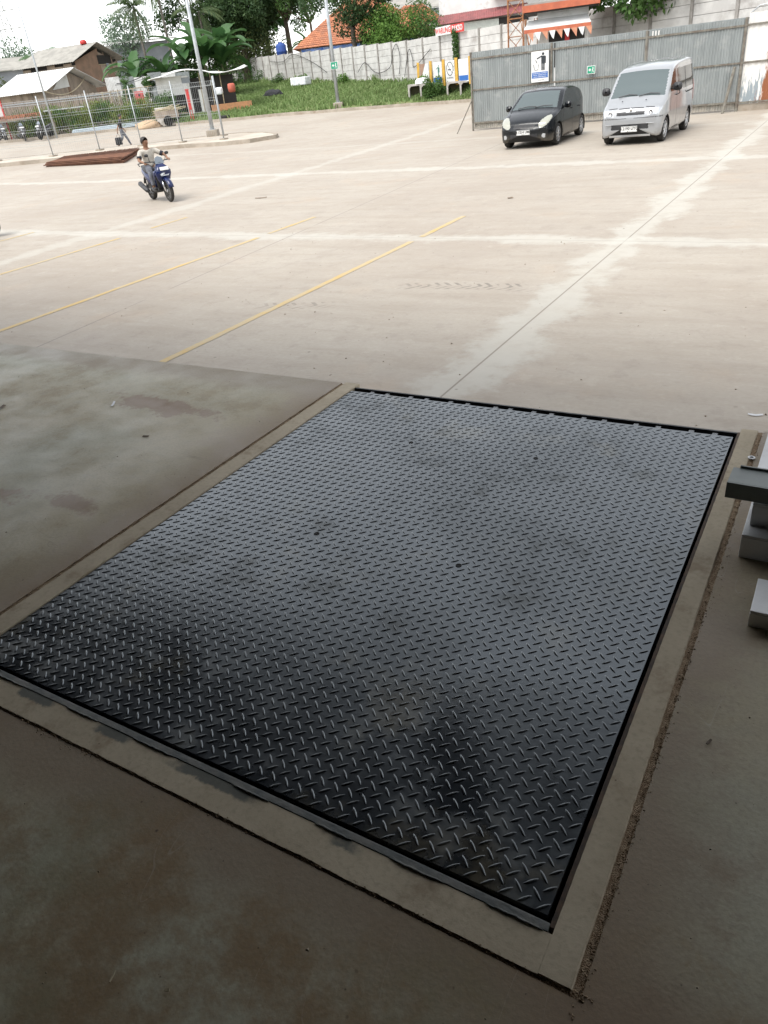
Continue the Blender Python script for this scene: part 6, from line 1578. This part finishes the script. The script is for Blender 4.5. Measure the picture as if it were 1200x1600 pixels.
# ================================================================ houses behind the panel wall
def tiles(name, c1, c2):
    n = NT(name); uv = n.xyz(); w = n.t.nodes.new('ShaderNodeTexBrick'); mp = n.t.nodes.new('ShaderNodeMapping'); n.t.links.new(n.pos, mp.inputs[0]); mp.inputs['Scale'].default_value = (1, 1, 1)
    n.t.links.new(mp.outputs[0], w.inputs[0]); w.inputs['Scale'].default_value = 3.2; w.inputs['Mortar Size'].default_value = 0.04; w.inputs['Brick Width'].default_value = 0.75; w.inputs['Row Height'].default_value = 0.75
    n.set(w.inputs['Color1'], c1); n.set(w.inputs['Color2'], c2); n.set(w.inputs['Mortar'], tuple(k * 0.4 for k in c2))
    c = n.mix(n.ramp(n.noise(0.9, 6, 0.7), 0.45, 0.7, 0, 0.6), w.outputs['Color'], (0.20, 0.11, 0.08)); return n.fin(c, 0.9)
m_tile = tiles('orange_roof_tiles', (0.50, 0.20, 0.10), (0.36, 0.135, 0.07))
def tiled_roof(t, w, d, ze, zr, hip, over=0.5):
    """four planes of stepped tile rows"""
    b = MB(); n = 22
    def plane(p0, p1, q1, q0):       # eave p0->p1, ridge q0->q1
        p0, p1, q0, q1 = map(Vector, (p0, p1, q0, q1))
        for i in range(n):
            u0, u1 = i / n, (i + 1) / n
            a, c = p0.lerp(q0, u0), p1.lerp(q1, u0); e, f = p0.lerp(q0, u1), p1.lerp(q1, u1); dz = Vector((0, 0, 0.045))
            b.add([a + dz, c + dz, f, e], [(0, 1, 2, 3)]); b.add([a, c, c + dz, a + dz], [(0, 1, 2, 3)])
    A, B, C_, D_ = (-over, -over, ze), (w + over, -over, ze), (w + over, d + over, ze), (-over, d + over, ze); E_, F_ = (hip, d / 2, zr), (w - hip, d / 2, zr)
    plane(A, B, F_, E_); plane(B, C_, F_, F_); plane(C_, D_, E_, F_); plane(D_, A, E_, E_)
    b.build('roof', m_tile, t)
h1 = thing('tiled_house', 'house with a large orange clay tile hip roof behind the panel wall', 'house', (-49.0, 68.4, 0), R_(31.6))
tiled_roof(h1, 13.0, 10.5, 5.15, 8.9, 5.0)
b = MB(); b.bx((0.2, 0.2, 2.5), (12.8, 10.3, 5.1)); b.build('wall', m_whitewall, h1)
m_bluetarp = M('blue_tarpaulin', (0.05, 0.14, 0.42), (0.20, 0.26, 0.40), scale=2, rough=0.5)
b = MB(); vs = []
for i in range(41): xx = 0.3 + 11 * i / 40; vs += [(xx, -0.35 + 0.05 * math.sin(i * 1.3), 5.05), (xx, -0.35 + 0.10 * math.sin(i * 0.9), 4.35 + 0.12 * math.sin(i * 0.7))]
b.add(vs, [(2 * i, 2 * i + 1, 2 * i + 3, 2 * i + 2) for i in range(40)]); b.build('tarpaulin', m_bluetarp, h1)
h2 = thing('tiled_house', 'smaller orange tiled house farther back beside the tall white building', 'house', (-47.5, 83.0, 0), R_(25))
tiled_roof(h2, 6.0, 5.0, 6.6, 8.4, 2.0, 0.3); b = MB(); b.bx((0.1, 0.1, 3), (5.9, 4.9, 6.55)); b.build('wall', m_whitewall, h2)
h3 = thing('grey_roofed_house', 'grey roofed house glimpsed above the smaller orange tiled roof', 'house', (-52.5, 92.0, 0), R_(25))
b = MB(); b.prism([(0, 0, 8.3), (9, 0, 8.3), (9, 5, 10.0), (0, 5, 10.0)], (0, 0, 0.12)); b.build('roof', m_roofgrey, h3); b = MB(); b.bx((0.2, 0.3, 3.2), (8.8, 5, 8.3)); b.build('wall', m_greywall, h3)
wb = thing('white_building', 'tall white building with a maroon awning behind the panel wall', 'building', (-33.2, 67.2, 0), R_(23.6))
b = MB(); b.bx((0, 0.0, 2.8), (13, 8, 9.5)); b.build('wall', m_whitewall, wb)
m_maroon = M('maroon_sheet', (0.25, 0.07, 0.07), (0.17, 0.055, 0.055), scale=2, rough=0.6)
b = MB(); vs = []
for i in range(81): xx = -0.1 + 7.4 * i / 80; d = 0.03 * (i % 2); vs += [(xx, -2.2, 5.25 + d + 0.02 * xx), (xx, 0.0, 5.95 + d + 0.02 * xx)]
b.add(vs, [(2 * i, 2 * i + 2, 2 * i + 3, 2 * i + 1) for i in range(80)]); o = b.build('awning', m_maroon, wb); o.modifiers.new('thick', 'SOLIDIFY').thickness = 0.03
b = MB(); b.bx((0, -1.9, 2.8), (4.9, -1.85, 5.2)); b.build('lean_to_wall', M('pale_green_wall', (0.40, 0.42, 0.38), (0.34, 0.36, 0.33)), wb); b = MB(); b.bx((4.9, -1.7, 2.8), (7.3, -1.6, 5.25)); b.build('dark_opening', m_under, wb)
b = MB(); b.prism([(4.5, -1.0, 6.6), (13, -1.0, 6.9), (13, 0, 7.3), (4.5, 0, 7.0)], (0, 0, 0.08)); b.build('roof_strip', m_roofwhite, wb)

tk = thing('water_tank', 'blue plastic water tank on a stand behind the panel wall', 'water tank', (-52.6, 70.5, 2.9))
b = MB(); b.lathe([(0.50, 1.75), (0.52, 1.85), (0.52, 2.3), (0.54, 2.32), (0.52, 2.36), (0.52, 2.8), (0.42, 2.98), (0.20, 3.08), (0.20, 3.14), (0, 3.16)], n=24); b.build('tank', M('blue_plastic', (0.02, 0.07, 0.28), (0.02, 0.055, 0.22)), tk, smooth=True)
for sx in (-1, 1):
    for sy in (-1, 1): b = MB(); b.bx((sx * 0.4 - 0.05, sy * 0.4 - 0.05, -0.3), (sx * 0.4 + 0.05, sy * 0.4 + 0.05, 1.7)); b.build('leg', m_gal, tk)
b = MB(); b.bx((-0.6, -0.6, 1.68), (0.6, 0.6, 1.76)); b.build('platform', m_gal, tk)

# kiosk with orange fascia behind the sheet wall
kx = thing('guard_hut', 'white guard hut with orange roof edge and bunting behind the sheet wall', 'hut', (-14.3, 37.5, 0), R_(17.8))
m_or = M('orange_fascia', (0.48, 0.13, 0.06), (0.38, 0.10, 0.05), scale=3, rough=0.6)
b = MB(); b.bx((0.55, 0, 0), (2.75, 2.4, 4.0)); b.build('wall', m_whitewall, kx)
b = MB(); b.bx((-0.05, -0.75, 4.0), (3.2, 3.0, 4.25)); b.build('roof_fascia', m_or, kx); b = MB(); b.bx((0.02, -0.68, 4.255), (3.13, 2.9, 4.32)); b.build('roof_slab', m_roofgrey, kx)
b = MB(); b.bx((0.0, -0.70, 3.96), (3.15, 2.95, 3.996)); b.build('soffit', m_under, kx)
b = MB(); b.prism([(0.0, -0.78, 3.33), (2.85, -0.78, 3.33), (2.7, -0.004, 3.66), (0.15, -0.004, 3.66)], (0, 0, 0.05)); b.build('canopy', m_roofwhite, kx)
b = MB(); b.bx((0.0, -0.83, 3.22), (2.85, -0.785, 3.36)); b.build('canopy_edge', m_or, kx)
b = MB(); b.bx((1.05, -0.03, 1.8), (2.6, 0.0, 3.2)); wn_ = b.build('window', m_under, kx)
b = MB(); b.bx((1.75, -0.05, 1.8), (1.95, -0.03, 3.2)); b.build('frame', m_redp, wn_)
for k in range(9):
    xx = 0.15 + 0.31 * k; b = MB(); b.prism([(xx, -0.84, 3.23), (xx + 0.27, -0.84, 3.23), (xx + 0.2, -0.85, 2.90), (xx + 0.12, -0.84, 2.99)] if k % 2 else [(xx, -0.84, 3.23), (xx + 0.27, -0.84, 3.23), (xx + 0.24, -0.85, 2.89)], (0, -0.006, 0)); b.build('bunting_flag', (m_white, M('pale_orange', (0.55, 0.25, 0.15)) if 'pale_orange' not in bpy.data.materials else bpy.data.materials['pale_orange'])[k % 2 == 0], kx)
# rusty lattice mast beside it
ms = thing('lattice_mast', 'orange rusty lattice mast standing left of the guard hut', 'mast', (-16.1, 40.95, 1.0), R_(20))
m_mast = M('rusty_orange_steel', (0.36, 0.17, 0.07), (0.24, 0.10, 0.05), scale=6, rough=0.8)
b = MB(); a = 0.36; N_ = 12; Hm = 9.0
for sx, sy in ((-1, -1), (1, -1), (1, 1), (-1, 1)): b.tube([(sx * a, sy * a, -0.5), (sx * a, sy * a, Hm)], 0.032, 6)
cs_ = ((-a, -a), (a, -a), (a, a), (-a, a))
for i in range(N_):
    z0, z1 = Hm * i / N_, Hm * (i + 1) / N_
    for k in range(4):
        p, q = cs_[k], cs_[(k + 1) % 4]
        if (i + k) % 2: p, q = q, p
        b.tube([(p[0], p[1], z0), (q[0], q[1], z1)], 0.018, 5); b.tube([(p[0], p[1], z0), (q[0], q[1], z0)], 0.015, 5)
b.build('lattice', m_mast, ms)
b = MB(); rs_ = random.Random(6)
for k in range(9): p = Vector((rs_.uniform(.3, 1.3), rs_.uniform(-.3, .3), 0.6)); b.tube([p, p + Vector((rs_.uniform(-.2, .2), 0, 1.2)), p + Vector((rs_.uniform(-.3, .3), 0, 2.3))], 0.02, 5)
o = b.build('rusty_rods', m_mast); o.location = (-15.9, 40.6, 1.0); tag(o, 'tangle of rusty orange rods leaning beside the lattice mast', 'rods', kind='stuff')

# ================================================================ trees behind
tg = 'trees standing behind the panel wall and huts'
palm('coconut palm with drooping fronds rising behind the grey building', -59.6, 58.9, 1.9, 8.2, 3, 19, 3.0, (-0.4, 0.2), 'coconut palms')
palm('coconut palm cut off by the top of the frame right of the first palm', -55.3, 57.8, 1.9, 9.5, 4, 17, 2.8, (-0.3, 0.1), 'coconut palms')
palm('coconut palm with its crown beside the lamp pole', -55.6, 62.8, 2.4, 6.8, 5, 17, 2.9, (-0.1, 0.1), 'coconut palms')
palm('bushy palm behind the upper hut roof at far left', -74.4, 59.1, 2.9, 4.3, 6, 22, 2.9, (0, 0), 'coconut palms', m_banana, 0.2)
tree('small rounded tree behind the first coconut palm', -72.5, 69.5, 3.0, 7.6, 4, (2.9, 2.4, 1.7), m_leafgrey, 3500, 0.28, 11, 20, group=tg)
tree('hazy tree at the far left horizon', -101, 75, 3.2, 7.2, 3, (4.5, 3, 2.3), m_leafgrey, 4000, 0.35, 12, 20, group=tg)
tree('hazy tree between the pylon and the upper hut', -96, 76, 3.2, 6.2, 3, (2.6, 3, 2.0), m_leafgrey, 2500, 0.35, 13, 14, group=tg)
tree('bushy green tree beside the far house roof', -70.5, 51.0, 2.3, 3.2, 1, (3.0, 2, 1.7), m_leafolive, 4500, 0.22, 14, 20, group=tg)
tree('tall thin-leaved tree left of the lamp pole crown', -62.5, 69.5, 3.0, 12.0, 6, (4.6, 3, 4.6), m_leafdark, 9500, 0.30, 15, 24, 0.2, group=tg, cr=(0.10, 0.17))
tree('large dense dark tree above the banana plants', -59.8, 73.5, 3.1, 13.5, 5, (4.0, 3.5, 5.2), m_leafdark, 17000, 0.32, 16, 48, 0.3, group=tg, cr=(0.09, 0.17))
tree('tall dark tree with a leafy trunk behind the banana plants', -61.5, 80.0, 3.2, 14.5, 5, (5.2, 3.5, 5.8), m_leafdark, 16000, 0.34, 17, 44, 0.3, group=tg, cr=(0.09, 0.17))
tree('dark tree with bare forks above the blue water tank', -56.3, 77.0, 3.2, 13.5, 5.0, (4.3, 3.5, 3.9), m_leafdark, 13000, 0.30, 18, 40, 0.28, group=tg, cr=(0.09, 0.17))
tree('airy tree thinning out to the left of the orange roof', -53.0, 76.8, 3.2, 12.0, 4.5, (3.2, 3, 4.3), m_leafmid, 3800, 0.26, 19, 26, 0.16, group=tg, cr=(0.08, 0.15))
tree('low bushy tree along the wall between tank and banana plants', -61.0, 74.5, 3.2, 4.6, 2, (4.5, 2.0, 1.9), m_leafolive, 7000, 0.26, 20, 22, 0.2, group=tg)
tree('dark spreading tree hanging over the orange roof', -39.9, 64.0, 1.9, 9.3, 4.2, (4.2, 2.6, 2.7), m_leafdark, 13000, 0.24, 21, 40, 0.22, group=tg, cr=(0.10, 0.18))
tree('bright round-crowned tree in front of the white building', -36.9, 64.7, 1.9, 5.1, 2, (2.6, 2.0, 1.9), m_leafbright, 9500, 0.20, 22, 30, 0.16, group=tg)
tree('dark green tree just left of the white building', -34.6, 66.0, 1.9, 5.6, 2.2, (2.2, 2.0, 2.3), m_leafmid, 6500, 0.20, 23, 22, 0.16, group=tg)
tree('feathery darker tree between the orange roof and the bright tree', -38.6, 65.3, 1.9, 5.2, 2.2, (1.7, 1.5, 2.2), m_leafdark, 5500, 0.18, 24, 20, 0.14, group=tg)
tree('overhanging mango tree with long drooping leaves above the guard hut', -8.9, 40.7, 1.0, 5.9, 3.4, (4.0, 1.9, 1.6), m_leafmid, 12000, 0.26, 25, 38, 0.2, group=tg, lean=(0.2, -1.5), cr=(0.12, 0.2))
tree('dark tree top behind the guard hut roof', -13.5, 45.5, 1.2, 6.2, 3.4, (3.2, 2.0, 1.5), m_leafdark, 6000, 0.24, 26, 24, 0.2, group=tg)
tree('dense green thicket behind the food stall roof', -52.5, 58.5, 1.9, 3.9, 1.2, (3.2, 1.6, 1.9), m_leafmid, 7500, 0.24, 27, 24, 0.1, 'thicket', group=tg)
tree('dark green thicket between the palms and the food stall', -56.8, 56.0, 1.9, 4.6, 1.4, (2.6, 1.6, 2.2), m_leafdark, 6500, 0.24, 28, 22, 0.1, 'thicket', group=tg)
bg_ = 'banana plants behind the stall and wall'
bl = ['banana plant left of the coconut palm trunk', 'short banana plant beside the grey building', 'banana plant with upright leaves left of the lamp pole', 'broad banana plant right behind the lamp pole', 'banana plant with arching leaves above the stall roof', 'banana plant nearest the left end of the panel wall']
for k, (x, y, h, L) in enumerate(((-55.6, 53.2, 2.6, 3.3), (-53.6, 54.6, 2.4, 3.0), (-52.3, 56.0, 3.2, 3.7), (-51.0, 57.0, 3.4, 4.0), (-50.2, 58.3, 2.9, 3.7), (-51.4, 60.2, 3.8, 4.2))): banana(bl[k], x, y, G(x, y), h, 70 + k, bg_, 11, L)
bl = ['tall banana plant behind the stepped end of the panel wall', 'banana plant with pale leaves in the middle of the dark trees', 'wide banana plant right of the pale-leaved one', 'banana plant beside the blue water tank']
for k, (x, y, h, L) in enumerate(((-69.5, 82.5, 4.2, 5.6), (-66.5, 81.5, 4.8, 5.8), (-64.0, 82.5, 4.2, 5.8), (-50.5, 72.8, 2.6, 2.6))): banana(bl[k], x, y, 3.2 if k < 3 else 2.6, h, 80 + k, bg_, 12, L)

# ================================================================ steel members at the right edge of the dock
m_gsteel = M('white_primed_steel', (0.78, 0.79, 0.79), (0.66, 0.67, 0.67), scale=5, rough=0.45, metal=0.1, grime=(0.35, 0.33, 0.3))
m_gdark = M('grey_green_steel', (0.20, 0.23, 0.215), (0.16, 0.185, 0.175), scale=6, rough=0.45)
def channel(name, label, x0, x1, y0, y1, z0, z1, mat, th=0.008, flip=False):
    t = thing(name, label, 'steel beam', (x0, y0, z0), 0, None)
    W, D_, H_ = x1 - x0, y1 - y0, z1 - z0
    b = MB(); b.bx((0, 0, H_ - th), (W, D_, H_)); b.build('web', mat, t, bevel=0.002)
    for yy in (0, D_ - th): b = MB(); b.bx((0, yy, 0), (W, yy + th, H_ - th - 0.0005)); b.build('flange', mat, t, bevel=0.002)
    return t
channel('steel_channel', 'white steel channel lying flat on the floor nearest the viewer', -0.055, 2.4, 1.855, 2.02, 1.0, 1.055, m_gsteel)
channel('steel_channel', 'wide white steel channel below the stacked members at the slab edge', -0.128, 2.6, 2.195, 2.365, 1.0, 1.085, m_gsteel)
channel('steel_channel', 'light grey steel channel stacked just under the dark member', -0.115, 2.5, 2.26, 2.36, 1.0855, 1.165, m_gsteel)
t = thing('steel_beam', 'dark grey-green steel member lying across the top of the stack', 'steel beam', (-0.20, 2.27, 1.167), R_(-2))
b = MB(); b.bx((0, 0, 0), (2.8, 0.006, 0.055)); b.build('flange', m_gdark, t); b = MB(); b.bx((0, 0.0065, 0.047), (2.8, 0.11, 0.055)); b.build('web', m_gdark, t, bevel=0.001); b = MB(); b.bx((0.02, 0.112, 0.02), (2.8, 0.118, 0.062)); b.build('flange', m_gdark, t)
t = thing('steel_beam', 'white steel beam lying lengthwise behind the stack beside the yard edge', 'steel beam', (-0.135, 2.42, 1.0), R_(0))
b = MB(); b.bx((0, 0, 0.14), (0.10, 0.75, 0.148)); b.build('flange', m_gsteel, t, bevel=0.001); b = MB(); b.bx((0.046, 0, 0.008), (0.054, 0.75, 0.1395)); b.build('web', m_gsteel, t); b = MB(); b.bx((0, 0, 0), (0.10, 0.75, 0.0075)); b.build('flange', m_gsteel, t)
b = MB(); b.bx((-0.005, 0.752, 0), (0.11, 0.76, 0.15)); b.build('end_plate', m_gsteel, t)
b = MB(); b.lathe([(0.0075, 0), (0.014, 0), (0.014, 0.003), (0.0075, 0.003), (0.0075, 0)], n=20); o = b.build('washer', m_gsteel, smooth=False); o.location = (-0.181, 2.90, 1.0036); tag(o, 'small pale washer lying on the concrete strip by the plate corner', 'washer')
def scrap(name, label, cat, x, y, z, L, w, mat, rz, bend=0.0):
    b = MB(); n = 8; vs = []
    for i in range(n + 1):
        u = i / n - 0.5; ww = w * (0.6 + 0.4 * math.cos(u * 2.2)) * (1 + 0.2 * mnoise.noise((i * 1.7, x, 0)))
        for s, dz in ((-1, 0.0015), (1, 0.001 + w * 0.25)): vs.append((u * L, s * ww / 2 + bend * u * u * L, dz + abs(u) * L * 0.05))
    b.add(vs, [(2 * i, 2 * i + 1, 2 * i + 3, 2 * i + 2) for i in range(n)]); o = b.build(name, mat); o.modifiers.new('t', 'SOLIDIFY').thickness = 0.0015; o.location = (x, y, z); o.rotation_euler = (0, 0, rz); tag(o, label, cat)
m_leafdry = M('dry_leaf', (0.10, 0.07, 0.045), (0.2, 0.15, 0.1), scale=30)
scrap('paper_scrap', 'white curved scrap lying on the yard past the plate corner', 'scrap', -0.37, 5.6, 0.003, 0.10, 0.02, m_sack, 0.15, 0.5)
scrap('paper_scrap', 'small white scrap on the left floor slab', 'scrap', -3.42, 2.52, 1.001, 0.07, 0.012, m_sack, 2.2)
scrap('wood_chip', 'pale splinter lying on the near floor at the bottom left', 'chip', -0.976, 0.322, 1.001, 0.022, 0.003, m_bamboo, 1.9)
scrap('wood_chip', 'tiny cream chip on the near floor right of the splinter', 'chip', -0.86, 0.354, 1.001, 0.010, 0.005, m_bamboo, 0.5)
scrap('dry_leaf', 'dark dry leaf on the left slab near the curb strip', 'leaf', -2.88, 2.25, 1.001, 0.035, 0.012, m_leafdry, 0.3)
scrap('dry_leaf', 'dark leaf fragment on the right floor beside the groove', 'leaf', -0.075, 1.38, 1.001, 0.02, 0.006, m_leafdry, 1.2)
scrap('dry_leaf', 'brown leaf fragment on the left slab by the brown stain', 'leaf', -4.1, 2.28, 1.001, 0.05, 0.02, m_leafdry, 2.0)
scrap('dry_leaf', 'thin dark leaf on the left slab near the frame edge', 'leaf', -5.0, 2.75, 1.001, 0.06, 0.012, m_leafdry, 0.8)
scrap('yard_stick', 'short dark stick lying on the yard near the scooter', 'stick', -13.2, 15.9, 0.004, 0.32, 0.05, m_leafdry, 0.35)
scrap('yard_leaf', 'dark leaf lying on the yard before the parked cars', 'leaf', -6.05, 15.0, 0.004, 0.12, 0.06, m_leafdry, 0.9)
